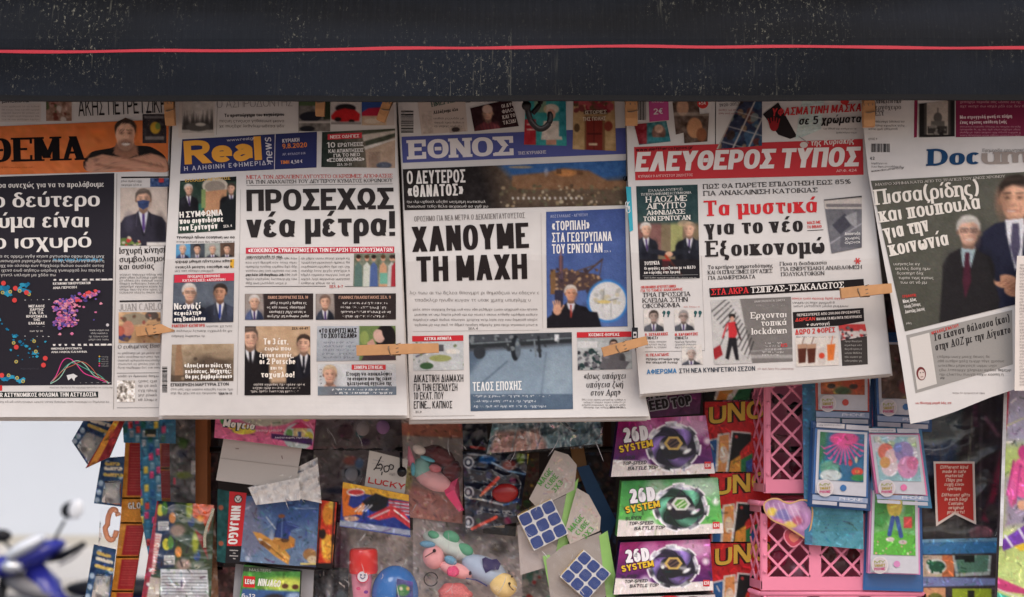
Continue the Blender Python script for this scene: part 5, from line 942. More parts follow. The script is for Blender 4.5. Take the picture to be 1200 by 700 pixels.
i = Ink(sf, 'coffee_offer', t); i.body(928, 351, 990, 348, 1, 2.8, (200, 80, 76), .16); i.body(929, 356, 978, 354, 1, 3, GREY); i.body(930, 360, 994, 357, 1, 3, GREY)
i.quad([(929, 366), (1012, 361), (1013, 380), (930, 385)], (36, 32, 34)); i.text(934, 371, 1008, 367, 3, 'ΠΕΡΙΣΣΟΤΕΡΕΣ ΑΠΟ 200.000 ΠΡΟΣΦΟΡΕΣ', (214, 206, 200), .2, lift=.0004); i.text(932, 377, 955, 375.5, 4, 'ΔΩΡΕΑΝ', (216, 70, 64), .22, slant=.15, lift=.0004); i.text(957, 375.5, 1010, 372.5, 3, 'ΚΑΙ ΟΛΑ ΤΑ ΝΕΑ ΠΟΤΑ ΤΗΣ ΚΥΡΙΑΚΗΣ', (214, 206, 200), .2, lift=.0004); i.text(945, 382.6, 972, 381, 4, '+ συνταγή', (222, 214, 208), .2, slant=.15, lift=.0004)
i.text(932, 392.5, 979, 389.5, 6.2, 'ΔΩΡΟ 2 ΦΟΡΕΣ', (200, 60, 56), .2); i.body(933, 396, 979, 393.5, 1, 2, GREY)
im = Img(930, 392, 986, 432, (214, 206, 198)); 
for x_ in (940, 951): im.poly([(x_-5.5, 404), (x_+5.5, 403), (x_+4, 425), (x_-4, 426)], (84, 44, 34), soft=.8); im.poly([(x_-5.5, 404), (x_+5.5, 403), (x_+5, 408), (x_-5, 409)], (176, 140, 116)); im.line(x_, 403, x_+3, 394, .8, (90, 60, 50))
im.poly([(958, 408), (968, 407), (967, 428), (959, 428)], (200, 190, 184)); im.ell(963, 417, 3.4, 3.4, (200, 70, 50)); im.poly([(969, 404), (979, 403), (977, 422), (970, 423)], (214, 116, 56), soft=.8); im.line(974, 403, 976, 394, .9, (214, 90, 60)); i.pic(im, [(932, 396), (982, 393), (983, 428), (933, 430)])
i.quad([(985, 396), (1016, 394), (1017, 427), (987, 429)], (64, 60, 58)); i.body(990, 401, 1010, 424, 6, 2.2, (170, 166, 162)); i.build()
i = Ink(sf, 'small_front_page', t, lift=.0012); im = Img(980, 374, 1020, 402, (206, 196, 192)); im.rect(980, 380, 1020, 388, (190, 66, 66)); im.blobs(40, [(60, 50, 56), (180, 60, 60), (110, 100, 100), (200, 190, 186)], (1, 2.4), (984, 384, 1016, 398), 4); i.pic(im, [(982.5, 382), (1013, 376.5), (1016.5, 394), (986, 399)]); i.build()
i = Ink(sf, 'book_cover', t, lift=.001); im = Img(962, 226, 1014, 300, (110, 110, 116)).noise(5, 6, 3); im.rect(962, 226, 1014, 245, (196, 188, 182)); im.line(966, 234, 1012, 230, 2.5, (60, 58, 60)); im.rect(968, 239, 1010, 243, (120, 116, 118)); im.poly([(975, 264), (990, 250), (1000, 262), (985, 275)], (70, 70, 80)); im.poly([(990, 254), (1004, 248), (1004, 268), (996, 262)], (150, 150, 154)); im.line(966, 290, 1010, 262, 1.5, (160, 160, 166)); im.rect(985, 274, 1010, 290, (84, 84, 92), al=.6); i.pic(im, [(965.5, 234), (1010, 229.5), (1010, 290), (974.5, 297)], step=1.2)
for k in range(3): i.text(990, 276+k*5, 1008, 275+k*5, 3.4, ['Ανάπτυξη', 'χωρίς', 'όρια'][k], (224, 222, 220), .18, lift=.0004)
i.build()

# ---- 5 grey lead story, far right, swinging outwards
fE = lambda u, v: -.012+.004*np.sin(u/40+1)+.00030*(v-300)*np.clip((1200-u)/170, .2, 1.2)*-.25+.010*np.sin((u-1010)/60)*np.clip((v-200)/300, 0, 1)
botE = lambda u: -34*u-46*u*u+26*u**3
t, sf = paper('newspaper at the far right with navy and grey serif masthead over a grey lead panel', [(1009, 80), (1012, 150), (1017, 200), (1029, 270), (1044, 350), (1057, 430), (1067, 497)], [(1300, 80), (1300, 497)], 80, 497, fE, backs=((2.5, -1, .004),), bottom=lambda u: -np.interp(u, [0, .1, .22, .4, .53, .7, 1], [0, 5, 14, 31, 41, 50, 60]))
i = Ink(sf, 'top_promotion', t)
for k, st in enumerate(['Αποκλειστικό', 'εργόχειρο', 'ΕΣΥ']): i.text(1026, 121.5+k*7.2, 1026+[30, 30, 10][k], 121+k*7.2, 5.6, st, (76, 70, 70), .14, serif=True)
i.body(1024, 144, 1060, 143, 1, 2.6, (90, 84, 84)); i.body(1018, 148.5, 1060, 147, 1, 2.6, (90, 84, 84)); i.body(1018, 152.5, 1052, 151.5, 1, 2.6, (90, 84, 84))
i.quad([(1071.5, 114), (1075.5, 114), (1074.5, 161), (1071, 161.5)], (130, 40, 70)); i.quad([(1120, 114), (1300, 108), (1300, 158), (1120, 161)], (122, 38, 70)); i.body(1125, 121, 1196, 120, 1, 3, (196, 150, 160)); i.body(1125, 126, 1200, 125, 1, 3, (196, 150, 160)); i.text(1125, 139.5, 1186, 138, 4, 'Μια στρογγυλή φωνή σε πλήρη', (226, 206, 212), .2); i.text(1125, 145.5, 1180, 144.5, 4, 'ένας αγώνας υπόθεση ζωής', (226, 206, 212), .2)
for k in range(4): i.body(1125, 149.5+k*3.4, 1196, 148.5+k*3.4, 1, 2.2, (190, 146, 158))
i.build()
i = Ink(sf, 'dome_photograph', t); im = Img(1074, 112, 1122, 164, (196, 190, 184)); im.rect(1077, 114, 1119, 161, (34, 32, 32)); im.rect(1083, 118, 1114, 158, (176, 166, 156)); im.rect(1083, 118, 1086, 158, (70, 66, 64)); im.rect(1111, 118, 1114, 158, (70, 66, 64)); im.ell(1099, 138, 5, 6, (90, 86, 84)); im.rect(1091, 142, 1107, 148, (100, 96, 92)); im.line(1099, 127, 1099, 134, 1.4, (90, 86, 84)); im.rect(1087, 148, 1110, 157, (60, 56, 54)); im.blobs(12, [(40, 36, 36), (130, 124, 118)], (1, 2.4), (1086, 147, 1111, 158), 3); i.pic(im, [(1076, 122), (1119, 117), (1119, 160), (1076, 161.5)]); i.build()
i = Ink(sf, 'barcode', t); i.barcode(1021, 168.5, 1043, 178.5); i.text(1018, 164.5, 1028, 164, 2.4, 'ΕΤΟΣ 9', GREY, .15); i.text(1020, 187.5, 1025, 187.2, 3.4, '€2', INK, .2); i.body(1021, 192.5, 1040, 192, 1, 2.2, GREY); i.body(1021, 196.5, 1056, 195, 1, 2.4, GREY); i.text(1021, 202, 1060, 197.5, 2.6, 'www.documento.gr', INK, .15); i.build()
i = Ink(sf, 'title_lettering', t, lift=.0009); i.text(1087, 194.5, 1149, 192.5, 19.5, 'Doc', (30, 66, 104), .36, serif=True, c=.36, slant=.06, gap=.09); i.text(1150.5, 192.5, 1296, 190, 19.5, 'umento', (150, 140, 134), .36, serif=True, c=.36, gap=.09); i.text(1151, 178, 1240, 177, 3.6, 'Εφημερίδα ερευνητικής δημοσιογραφίας', (110, 106, 104), .12, slant=.2); i.build()
i = Ink(sf, 'lead_panel', t)
im = Img(1018, 196, 1302, 396, (88, 88, 80), res=1.2, col2=(74, 74, 66)).noise(2, 20, 2)
im.man(1190, 233, 26, hair=(48, 40, 36), suit=(34, 36, 56), tie=(70, 70, 96), body=2.0, down=6, turn=-.4, skin=(206, 158, 132), shirt=(205, 205, 210)); im.poly([(1166, 262), (1152, 272), (1150, 356), (1230, 360), (1300, 340), (1300, 258), (1205, 256), (1196, 310), (1186, 258)], (34, 36, 54), soft=1.5); im.poly([(1178, 258), (1200, 256), (1198, 300), (1190, 318), (1180, 276)], (206, 206, 212)); im.poly([(1186, 262), (1194, 262), (1196, 290), (1190, 312), (1184, 290)], (74, 70, 92)); im.ell(1185, 247.5, 5.5, 1.2, (208, 190, 180), al=.8); im.line(1178, 246.2, 1192, 246.4, 1, (140, 92, 80), al=.7); im.line(1177, 238, 1175, 246, 1, (160, 112, 92), al=.6); im.line(1194, 238, 1196, 246, 1, (150, 104, 86), al=.6); im.ell(1170, 236, 5, 14, (160, 116, 96), al=.35, soft=4); im.ell(1196, 222, 12, 5, (222, 178, 154), al=.4, soft=5)
im.man(1135, 271, 17.5, hair=(176, 172, 166), suit=(36, 34, 36), tie=(60, 30, 44), body=1.8, down=6.5, glasses=True, turn=.1, skin=(200, 158, 138), shirt=(170, 186, 190)); im.ell(1136, 281, 5, 1.4, (214, 196, 186), al=.8)
im.poly([(1112, 298), (1125, 291), (1133, 330), (1140, 293), (1156, 300), (1172, 352), (1166, 388), (1100, 388), (1104, 330)], (36, 34, 36), soft=1.2); im.poly([(1126, 291), (1143, 293), (1136, 320), (1128, 312)], (150, 170, 176)); im.poly([(1131, 296), (1136, 296), (1138, 330), (1131, 350), (1128, 330)], (70, 32, 46))
im.ell(1179, 330, 14, 8, (196, 146, 118)); im.ell(1190, 340, 13, 8, (190, 140, 112)); 
for k in range(5): im.line(1170+k*5, 334+k*2, 1180+k*5, 328+k*2, 1, (140, 92, 74))
for k in range(4): im.line(1180+k*4.5, 345, 1187+k*4.5, 337, 1, (140, 92, 74))
im.rect(1166, 300, 1172, 330, (30, 32, 48))
i.pic(im, [(1020.5, 212), (1300, 196), (1300, 330), (1060.5, 388.5)], step=1.8); i.build()
i = Ink(sf, 'lead_headline', t, lift=.0013); i.text(1026, 218, 1178, 208, 3, 'ΜΑΥΡΟ ΧΡΗΜΑ ΚΑΤΩ ΑΠΟ ΤΟ ΤΡΑΠΕΖΙ ΤΟΥ ΕΝΟΣ ΧΡΟΝΟΥ', (196, 190, 184), .17, serif=True)
for a, b, x0_, x1, st in ((240.5, 228, 1026, 1148, 'Πισσα(ρίδης)'), (261, 244.5, 1032, 1150, 'και πούπουλα'), (281, 270.5, 1038, 1090, 'για την'), (300.5, 287, 1044, 1113, 'κοινωνία')): i.text(x0_, a, x1, b, 18, st, (222, 216, 208), .185, c=.62, serif=True, gap=.06, slant=-.03)
for k in range(5): i.body(1047+k*2, 311+k*5.4, 1078+k*2+(k % 2)*10, 308.5+k*5.4, 1, 3.4, (196, 192, 184), .15)
i.text(1058, 349.5, 1074, 347.5, 3.4, 'ΓΡΑΦΟΥΝ:', (196, 60, 56), .18)
for k, st in enumerate(['Νίκος Λίλας', 'Θοδωρής Γιάνναρος', 'Αποστόλης Λυκεσάς']): i.text(1058.5+k*1.2, 355.5+k*6, 1074+k*5, 352.5+k*5.6, 4, st, (226, 222, 216), .2, serif=True)
i.body(1062, 380, 1068, 379.4, 1, 2.6, (200, 196, 190)); i.build()
i = Ink(sf, 'lower_story', t)
i.quad([(1062, 393), (1186, 363.5), (1187, 427), (1073, 461)], (152, 149, 145)); i.quad([(1066, 396), (1089, 390), (1098, 450), (1075, 457)], (206, 201, 196), lift=.0001)
i.text(1092, 382.5+10, 1124, 374+9, 3.6, 'ΜΙΧΑΛΗΣ ΙΓΝΑΤΙΟΥ', (190, 60, 56), .18); i.text(1094.5, 400, 1183.5, 377, 9, 'Τα έκαναν θάλασσα (και)', INK, .15, serif=True, slant=.12, gap=.09); i.text(1096.5, 411.5, 1184.5, 390.5, 9, 'στην ΑΟΖ με την Αίγυπτο', INK, .15, serif=True, slant=.12, gap=.09)
for k in range(5): i.body(1098+k*.8, 419.5+k*5.2, 1160+(k*17) % 26, 406.5+k*5, 1, 3.2, (110, 106, 102), .15)
i.body(1069, 402, 1082, 399.5, 1, 2.6, INK, .18); i.text(1068.5, 406.5, 1083, 403.5, 2.8, 'ΝΕΣΤΟΡΑΣ', (190, 60, 56), .18)
for k in range(5): i.body(1069.5+k*.8, 411+k*4.2, 1084+k*1.4, 408+k*4, 1, 2.2, GREY)
i.disc(1079.5, 438, 5.6, 8, (110, 50, 52), ang=-.1, lift=.0003); i.disc(1080, 439, 4, 6, (206, 190, 182), ang=-.1, lift=.0004); i.disc(1078.6, 437, .8, .6, (60, 40, 40), lift=.0006); i.disc(1081.8, 436.5, .8, .6, (60, 40, 40), lift=.0006); i.line(1079, 442, 1082, 441.6, .7, (120, 50, 50), lift=.0006)
i.body(1077, 453, 1082, 452, 1, 2.2, GREY); i.body(1102, 444, 1107, 443, 1, 2.4, INK)
i.body(1073, 473.5, 1115, 461.5, 1, 2.6, (176, 60, 56), .2); i.body(1116, 461.5, 1154, 451, 1, 2, (120, 110, 110)); i.build()
# sliver of the folded inner sheet
sf2 = Page(lambda u, v: -.034+.004*np.sin(v/60)+.0006*(u-1190))
o = outline_sheet(sf2, 'folded_inner_sheet', t, [(1192, 300), (1190, 340), (1189, 458)], [(1300, 300), (1300, 458)], 300, 458, (222, 214, 208), thick=.0006)
i = Ink(sf2, 'article_text', t); i.body(1195, 312, 1240, 452, 40, 2.6, (150, 144, 142), .14); i.build()

# ------------------------------------------------------------------ clothespins
pinw = cm('pin_wood', (190, 142, 98), noise=.22, nscale=90, rough=.7)
pinm = cm('pin_wire', (132, 112, 92), rough=.45)
def pin(label, x0, y0, x1, y1, wd, y, side=False, first=[None]):
    """from the grip end (x0,y0) to the handle end (x1,y1), on the rack front at depth y"""
    a = Vector(P(x0, y0, y)); b_ = Vector(P(x1, y1, y)); L = (b_-a).length; d = (b_-a)/L; c = (a+b_)/2
    t = thing('clothespin', label, 'clothespin', tuple(c), 'wooden clothespins holding the newspapers')
    up = Vector((0, -1, 0)); sd = d.cross(up).normalized(); hw = wd/2000
    for s in (1, -1):
        prof = [(-.5, .0006), (-.5, .0042), (-.35, .0058), (.0, .0062), (.5, .0052), (.5, .0036), (.06, .0008)]
        V = []; 
        for q in (-1, 1):
            for (u, h) in prof: V.append(tuple(c+d*(u*L)+up*(h*s)+sd*(q*hw*(1 if u < .4 else .9))))
        n_ = len(prof); F = [tuple(range(n_)), tuple(range(2*n_-1, n_-1, -1))]+[(k, (k+1) % n_, n_+(k+1) % n_, n_+k) for k in range(n_)]
        mesh('jaw', V, F, pinw, t)
    pts = []
    for k in range(40):
        th = k/39*math.pi*2*3; pts.append(tuple(c+sd*((k/39-.5)*2.3*hw)+up*(.0010+.0060*math.sin(th)*.9)+d*(.0035*math.cos(th))))
    tube('spring', pts, .0006, pinm, t, n=6)
    tube('spring_arm', [tuple(c+sd*(hw*1.15)+d*.0035), tuple(c+sd*hw*1.15-d*.008+up*.006), tuple(c-d*.010+up*.0068), tuple(c-sd*hw*.6-d*.010+up*.0068)], .0007, pinm, t, n=6)
pin('clothespin upright between the orange and yellow-lettered mastheads', 200, 147, 197, 96, 11, .006)
pin('clothespin upright above the red sports car pictures, left of the tilted one', 375, 136, 376, 88, 10, -.006)
pin('clothespin tilted steeply above the blue sports car picture', 446, 142, 462, 100, 10, -.006)
pin('clothespin upright between the pale blue and red mastheads', 740, 147, 739, 98, 14, -.006)
pin('clothespin upright between the red masthead and the far right newspaper', 1018, 149, 1017, 98, 13, -.026)
pin('clothespin lying level at the left edge of the yellow-lettered newspaper, halfway under it', 160, 389, 205, 384, 11, .010)
pin('long level clothespin bridging the gap below the two-line heavy black headline', 418, 411, 514, 408, 12, -.012)
pin('clothespin partly tucked behind the red masthead newspaper, on the scientist picture', 706, 413, 758, 399, 11, -.004)
pin('level clothespin bridging the gap beside the black banner at the right', 985, 344, 1044, 338, 12, -.020)

# ------------------------------------------------------------------ clear wrap
def clear(name='clear_wrap', tint=(214, 212, 212), a=.022, rough=.07):
    if name in MATS: return MATS[name]
    m = bpy.data.materials.new(name); m.use_nodes = True; n = m.node_tree.nodes; l = m.node_tree.links; n.remove(n['Principled BSDF']); out = n['Material Output']
    tr = n.new('ShaderNodeBsdfTransparent'); gl = n.new('ShaderNodeBsdfGlossy'); gl.inputs['Roughness'].default_value = rough; gl.inputs['Color'].default_value = (.9, .9, .9, 1)
    df = n.new('ShaderNodeBsdfDiffuse'); df.inputs['Color'].default_value = (*lin(tint), 1); m1 = n.new('ShaderNodeMixShader'); m1.inputs[0].default_value = a
    l.new(tr.outputs[0], m1.inputs[1]); l.new(df.outputs[0], m1.inputs[2])
    fr = n.new('ShaderNodeFresnel'); fr.inputs[0].default_value = 1.33; m2 = n.new('ShaderNodeMixShader'); mf = n.new('ShaderNodeMath'); mf.operation = 'MULTIPLY'; mf.inputs[1].default_value = .8; l.new(fr.outputs[0], mf.inputs[0]); l.new(mf.outputs[0], m2.inputs[0]); l.new(m1.outputs[0], m2.inputs[1]); l.new(gl.outputs[0], m2.inputs[2]); l.new(m2.outputs[0], out.inputs[0])
    MATS[name] = m; return m
def crumple(seed, amp, s=14, bulge=0, quad=None):
    """creased, puffed depth offset for films and foils; cellular ridges"""
    q = np.random.RandomState(seed); k = 26
    xs = np.array([p[0] for p in quad]); ys = np.array([p[1] for p in quad]); x0, x1, y0, y1 = xs.min(), xs.max(), ys.min(), ys.max()
    dirs = q.randn(9, 2); dirs /= np.linalg.norm(dirs, axis=1, keepdims=True); ph = q.rand(9)*6; fr = q.uniform(.8, 3.2, 9)/s
    def f(u, v):
        h = 0
        for d, p_, w_ in zip(dirs, ph, fr): h = h+1-np.abs(np.sin((u*d[0]+v*d[1])*w_*1.25+p_+.7*np.sin((u*d[1]-v*d[0])*w_*.8)))**.8
        h = (h/9-.45)*amp*2.2
        uu = np.clip((u-x0)/(x1-x0), 0, 1); vv = np.clip((v-y0)/(y1-y0), 0, 1)
        return h*-1-bulge*(4*uu*(1-uu))**.6*(4*vv*(1-vv))**.4
    return f
def film(name, quad, depth, m, parent, col=(220, 220, 225), amp=.004, s=14, seed=1, step=3, bulge=0, img=None):
    g = crumple(seed, amp, s, bulge, quad); sf = Page(lambda u, v: (depth(u, v) if callable(depth) else depth)+g(u, v))
    if img is not None and not getattr(img, 'done', False) and not getattr(img, 'b', 0): img.busy(.5); img.b = 1
    i = Ink(sf, name, parent, m, lift=0); i.quad(quad, img if img is not None else col, lift=0, step=step); o = i.build(); o.data.polygons.foreach_set('use_smooth', [True]*len(o.data.polygons)); return o, sf
def at(quad, y): 
    c = np.mean(np.array(quad), 0); return tuple(P(c[0], c[1], y))
def card(name, label, cat, quad, y, m=None, img=None, col=(200, 200, 200), t=.0012, group=None, step=1.2, dd=None, side=(120, 116, 112), face='printed_face'):
    """flat stiff pack: body slab plus printed face; returns thing, surface"""
    f = y if callable(y) else plane(y)
    yq = [float(f(np.array(p[0]), np.array(p[1]))) for p in quad]
    th = thing(name, label, cat, at(quad, np.mean(yq)), group)
    box_from('body', quad, yq, cm('pack_side_%d_%d_%d' % tuple(side), side, rough=.6, noise=.08), th, t)
    sf = Page(f); i = Ink(sf, face, th, m or GLOSS, lift=.0004)
    if img is not None: img.busy(.8, amp=.32); i.pic(img, quad, step=step)
    else: i.quad(quad, col, lift=0)
    i.build(); return th, sf

# ================================================================== goods hanging below, left to right
# -- small blister cards at the far left edge
def blister(label, quad, y, seed, img=None):
    xs = [p[0] for p in quad]; ys = [p[1] for p in quad]; x0, x1, y0, y1 = min(xs), max(xs), min(ys), max(ys)
    c = np.array(quad, float)
    im = Img(x0, y0, x1, y1, (36, 66, 104)).noise(12, 5, seed)
    def q(u, v): return tuple((c[0]*(1-u)+c[1]*u)*(1-v)+(c[3]*(1-u)+c[2]*u)*v)
    for u, v in ((.12, .75), (.1, .92), (.14, .55), (.9, .4), (.3, .12)): im.ell(*q(u, v), 3, 3.4, (170, 190, 210), soft=1.5)
    im.poly([q(.3, .52), q(.92, .5), q(.95, .97), q(.25, .95)], (150, 150, 150), soft=2); im.ell(*q(.6, .75), 7, 8, (196, 192, 186), soft=3); im.ell(*q(.5, .9), 6, 3, (110, 104, 104), soft=2)
    for v, w_ in ((.13, .5), (.23, .62), (.36, .7)): im.line(*q(.25, v), *q(.25+w_, v+.02), 4.2, (206, 176, 96) if v != .23 else (226, 216, 196)); im.blobs(5, [(60, 60, 90)], (.6, 1.2), (*np.minimum(q(.25, v-.03), q(.25+w_, v+.05)), *np.maximum(q(.25, v-.03)+np.array([2, 2]), q(.25+w_, v+.05))), seed)
    th, sf = card('blister_card', label, 'toy card', quad, y, img=im, group='blister cards at the left edge')
    bq = [q(.28, .5), q(.95, .48), q(.96, .97), q(.26, .95)]
    film('plastic_bubble', bq, y-.004, clear(), th, amp=.001, s=20, seed=seed, bulge=.012, step=2)
blister('small blue blister card tilted steeply, topmost at the left edge of the goods', [(103, 484), (143, 484), (104, 547), (84, 517)], .17, 2)
blister('small blue blister card hanging almost straight, middle of the left edge', [(119, 537), (146, 535), (142, 594), (110, 590)], .19, 5)
blister('small blue blister card lowest at the left edge, level with the motor scooter', [(110, 638), (136, 644), (128, 708), (99, 704)], .18, 9)
im = Img(98, 480, 152, 552, (140, 36, 44)).noise(10, 5, 3); im.line(139, 488, 108, 546, 7, (222, 150, 60)); im.line(134, 488, 102, 540, 3, (206, 150, 130)); im.ell(136, 515, 8, 10, (176, 60, 60), soft=5)
card('orange_edged_card', 'dark red card with orange edge lying over the topmost blister card', 'toy card', [(139, 484), (150, 484), (128, 536), (100, 549)], .155, img=im, t=.004)
th = thing('ring_toy_bag', 'clear bag with a peach coloured plastic ring between two blister cards', 'toy bag', tuple(P(130, 615, .19)))
tube('ring', [tuple(P(130+7*math.cos(a)+ (3 if a > 3 else 0), 615+18*math.sin(a), .185)) for a in np.linspace(.4, 2*math.pi-.6, 24)], .0035, cm('peach_plastic', (226, 150, 110), rough=.35), th)
film('bag', [(118, 594), (146, 596), (142, 642), (115, 640)], .175, clear(), th, amp=.003, s=10, seed=3, bulge=.01)
# -- strips of hanging snack packs with red panels
def strip(label, quads, y, logo=None):
    allp = [p for q in quads for p in q]; th = thing('pack_strip', label, 'pack strip', at(allp, y), 'orange strips with red panels')
    for k, (TL, TR, BR, BL) in enumerate(quads):
        x0, x1 = min(TL[0], BL[0])-2, max(TR[0], BR[0])+2; y0, y1 = TL[1]-2, BL[1]+2
        im = Img(x0, y0, x1, y1, (222, 148, 56)).noise(8, 6, k); c = np.array((TL, TR, BR, BL), float)
        def q(u, v): return tuple((c[0]*(1-u)+c[1]*u)*(1-v)+(c[3]*(1-u)+c[2]*u)*v)
        if k != logo: im.poly([q(.25, .04), q(1.05, .04), q(1.05, .97), q(.25, .97)], (168, 38, 44)); 
        if k != logo:
            for r_ in range(int((y1-y0)/4)): im.line(*q(.36, .1+r_*.85/((y1-y0)/4)), *q(.95, .1+r_*.85/((y1-y0)/4)), .8, (214, 140, 120), al=.6)
        i = Ink(Page(plane(y)), 'pack', th, GLOSS, lift=0); i.pic(im, [TL, TR, BR, BL], step=1.3); i.build()
        if k == logo: i = Ink(Page(plane(y)), 'logo', th, GLOSS, lift=.001); i.text(TL[0]+7, TL[1]+12, TR[0]-1, TL[1]+11.5, 8, 'GLO', (60, 40, 40), .34, gap=.1); i.text(TL[0]+7, TL[1]+11.8, TR[0]-1, TL[1]+11.3, 7.6, 'GLO', (232, 226, 216), .22, gap=.1, lift=.0008); i.build()
        box_from('pack_back', [(TL[0], TL[1]-3), (TR[0], TR[1]-3), (BR[0], BR[1]+3), (BL[0], BL[1]+3)], y+.002, cm('strip_back', (170, 110, 60)), th, .004)
strip('orange strip of packs with red panels hanging beside the blister cards', [[(147, 517), (166, 517), (165, 583), (143, 583)], [(143, 585), (166, 585), (166, 612), (141, 612)], [(141, 614), (170, 614), (162, 652), (136, 652)], [(136, 654), (163, 654), (156, 692), (131, 692)], [(131, 694), (156, 694), (154, 712), (128, 712)]], .205, 1)
strip('short orange strip with red panels nearer the wooden post', [[(184, 519), (204, 519), (203, 548), (183, 548)], [(183, 550), (203, 550), (202, 585), (182, 585)]], .215)
# -- brick pattern bags: rows of coloured bricks
th = thing('coloured_brick_bag', 'long blue bag showing rows of small coloured building bricks', 'toy bag', tuple(P(168, 560, .19)))
q_ = random.Random(12); cols = [(60, 130, 170), (30, 84, 140), (120, 160, 180), (70, 130, 160), (200, 60, 60), (30, 100, 90), (222, 190, 70), (140, 150, 160), (200, 60, 110), (46, 110, 150)]
im = Img(138, 484, 212, 660, (48, 108, 140), res=1.6).noise(6, 8, 4)
for rr_ in range(17):
    for cc in range(7):
        x = 142+cc*7.5+(rr_*.4)+(1 if rr_ % 2 else 0); y = 488+rr_*10.6+(5 if cc % 2 else 0)
        c_ = np.array(q_.choice(cols)); im.poly([(x+.8, y+1.5), (x+5.8, y+.6), (x+6, y+8.6), (x+1, y+9.6)], c_, soft=1.4); im.ell(x+3.4, y+2, 1.8, 1, np.minimum(c_+40, 255), soft=1)
im.rect(170, 503, 183, 511, (30, 40, 36)); im.rect(172, 509, 182, 512, (190, 170, 140))
film('printed_film', [(143, 484), (206, 484), (206, 520), (145, 519)], .185, GLOSS, th, img=im, amp=.002, s=16, seed=4, step=1.4)
film('printed_film', [(164, 515), (187, 515), (190, 602), (165, 606)], .183, GLOSS, th, img=im, amp=.002, s=16, seed=6, step=1.4)
film('printed_film', [(164, 598), (190, 596), (184, 640), (174, 652)], .183, GLOSS, th, img=im, amp=.002, s=16, seed=7, step=1.4)
film('clear_edge', [(186, 500), (212, 490), (206, 590), (182, 600)], .178, clear(), th, amp=.003, s=12, seed=11)
# -- grey olive packet
th = thing('grey_packet', 'dim grey green plastic packet between the brick bag and the wooden post', 'toy bag', tuple(P(214, 540, .205)))
im = Img(196, 484, 232, 602, (96, 92, 92)).noise(14, 7, 5); im.poly([(190, 505), (200, 508), (222, 516), (218, 526), (200, 516)], (40, 60, 36), soft=2); im.ell(214, 520, 5, 6, (70, 100, 50), soft=3); im.ell(215, 557, 10, 4, (110, 120, 60), soft=3); im.rect(203, 560, 206, 568, (200, 60, 80)); im.ell(213, 532, 6, 5, (70, 74, 90), soft=3); im.ell(212, 496, 6, 7, (130, 124, 120), soft=4); im.rect(224, 540, 230, 556, (176, 172, 168)); im.ell(227, 572, 3.5, 8, (176, 170, 166), soft=2)
film('printed_film', [(198, 484), (229, 484), (229, 596), (200, 598)], .20, GLOSS, th, img=im, amp=.003, s=14, seed=8, step=1.5)
# -- sweets packet with fruits, foil back
th = thing('fruit_snack_packet', 'dark green foil packet printed with fruit and a white nutrition panel', 'snack packet', tuple(P(212, 640, .15)), 'foil snack packets')
im = Img(162, 584, 256, 712, (44, 62, 40)).noise(7, 7, 6)
im.poly([(180, 588), (205, 588), (204, 665), (184, 668)], (24, 40, 70), soft=3)
for x, y in ((188, 598), (195, 638)):
    im.ell(x, y, 4.6, 7, (206, 200, 60), soft=1); im.ell(x+5, y-2, 3.6, 8, (80, 130, 60), soft=1.5); im.ell(x+14, y+9, 4, 6.4, (206, 130, 60), soft=1.5); im.rect(x-3, y+13, x+10, y+24, (186, 184, 182)); 
    for k in range(3): im.line(x-1, y+16+k*3, x+8, y+16+k*3, .6, (110, 110, 116))
    im.ell(x+36, y+13, 4, 7, (36, 60, 110), soft=2); im.ell(x+34, y-2, 4, 12, (150, 160, 50), soft=3); im.ell(x+20, y+24, 9, 7, (150, 130, 120), soft=4)
im.poly([(226, 588), (252, 592), (244, 624), (238, 612), (226, 606)], (206, 84, 44), soft=2); im.ell(235, 608, 4, 4, (226, 150, 60), soft=3); im.poly([(228, 620), (240, 630), (244, 656), (236, 640)], (130, 36, 34), soft=2)
im.poly([(188, 667), (243, 668), (246, 712), (188, 712)], (200, 204, 210)); 
for k in range(11): im.line(190, 672+k*3.6, 242, 672.5+k*3.6, .9 if k % 3 else 1.4, (90, 92, 98), al=.9)
im.poly([(178, 624), (190, 626), (180, 674), (174, 672)], (214, 190, 184)); 
for k in range(14): im.line(178-k*.35, 628+k*3.3, 187-k*.35, 629+k*3.3, 1.1, (196, 110, 110), al=.9)
im.poly([(180, 586), (186, 586), (173, 712), (162, 712)], (150, 40, 60), soft=1.5); im.poly([(176, 676), (188, 678), (186, 712), (170, 712)], (190, 180, 170), soft=1); im.ell(176, 668, 2, 2.4, (230, 230, 226)); im.ell(173.5, 685, 2, 2.4, (230, 230, 226))
film('foil_film', [(184, 587), (251, 592), (247, 712), (164, 712)], .15, FOIL, th, img=im, amp=.005, s=20, seed=15, step=1.2, bulge=.012)
i = Ink(Page(plane(.142)), 'crimped_seal', th, cm('silver_foil', (206, 200, 180), rough=.25, metal=.9, bump=.4, nscale=500), lift=0)
pz = [(250, 596), (247, 606), (243, 616), (240, 628), (240, 642)]; i.path(pz, 3.4, (200, 200, 190)); i.build()
film('foil_back', [(238, 640), (252, 596), (256, 700), (242, 712)], .165, FOIL, th, col=(120, 84, 60), amp=.004, s=14, seed=2)

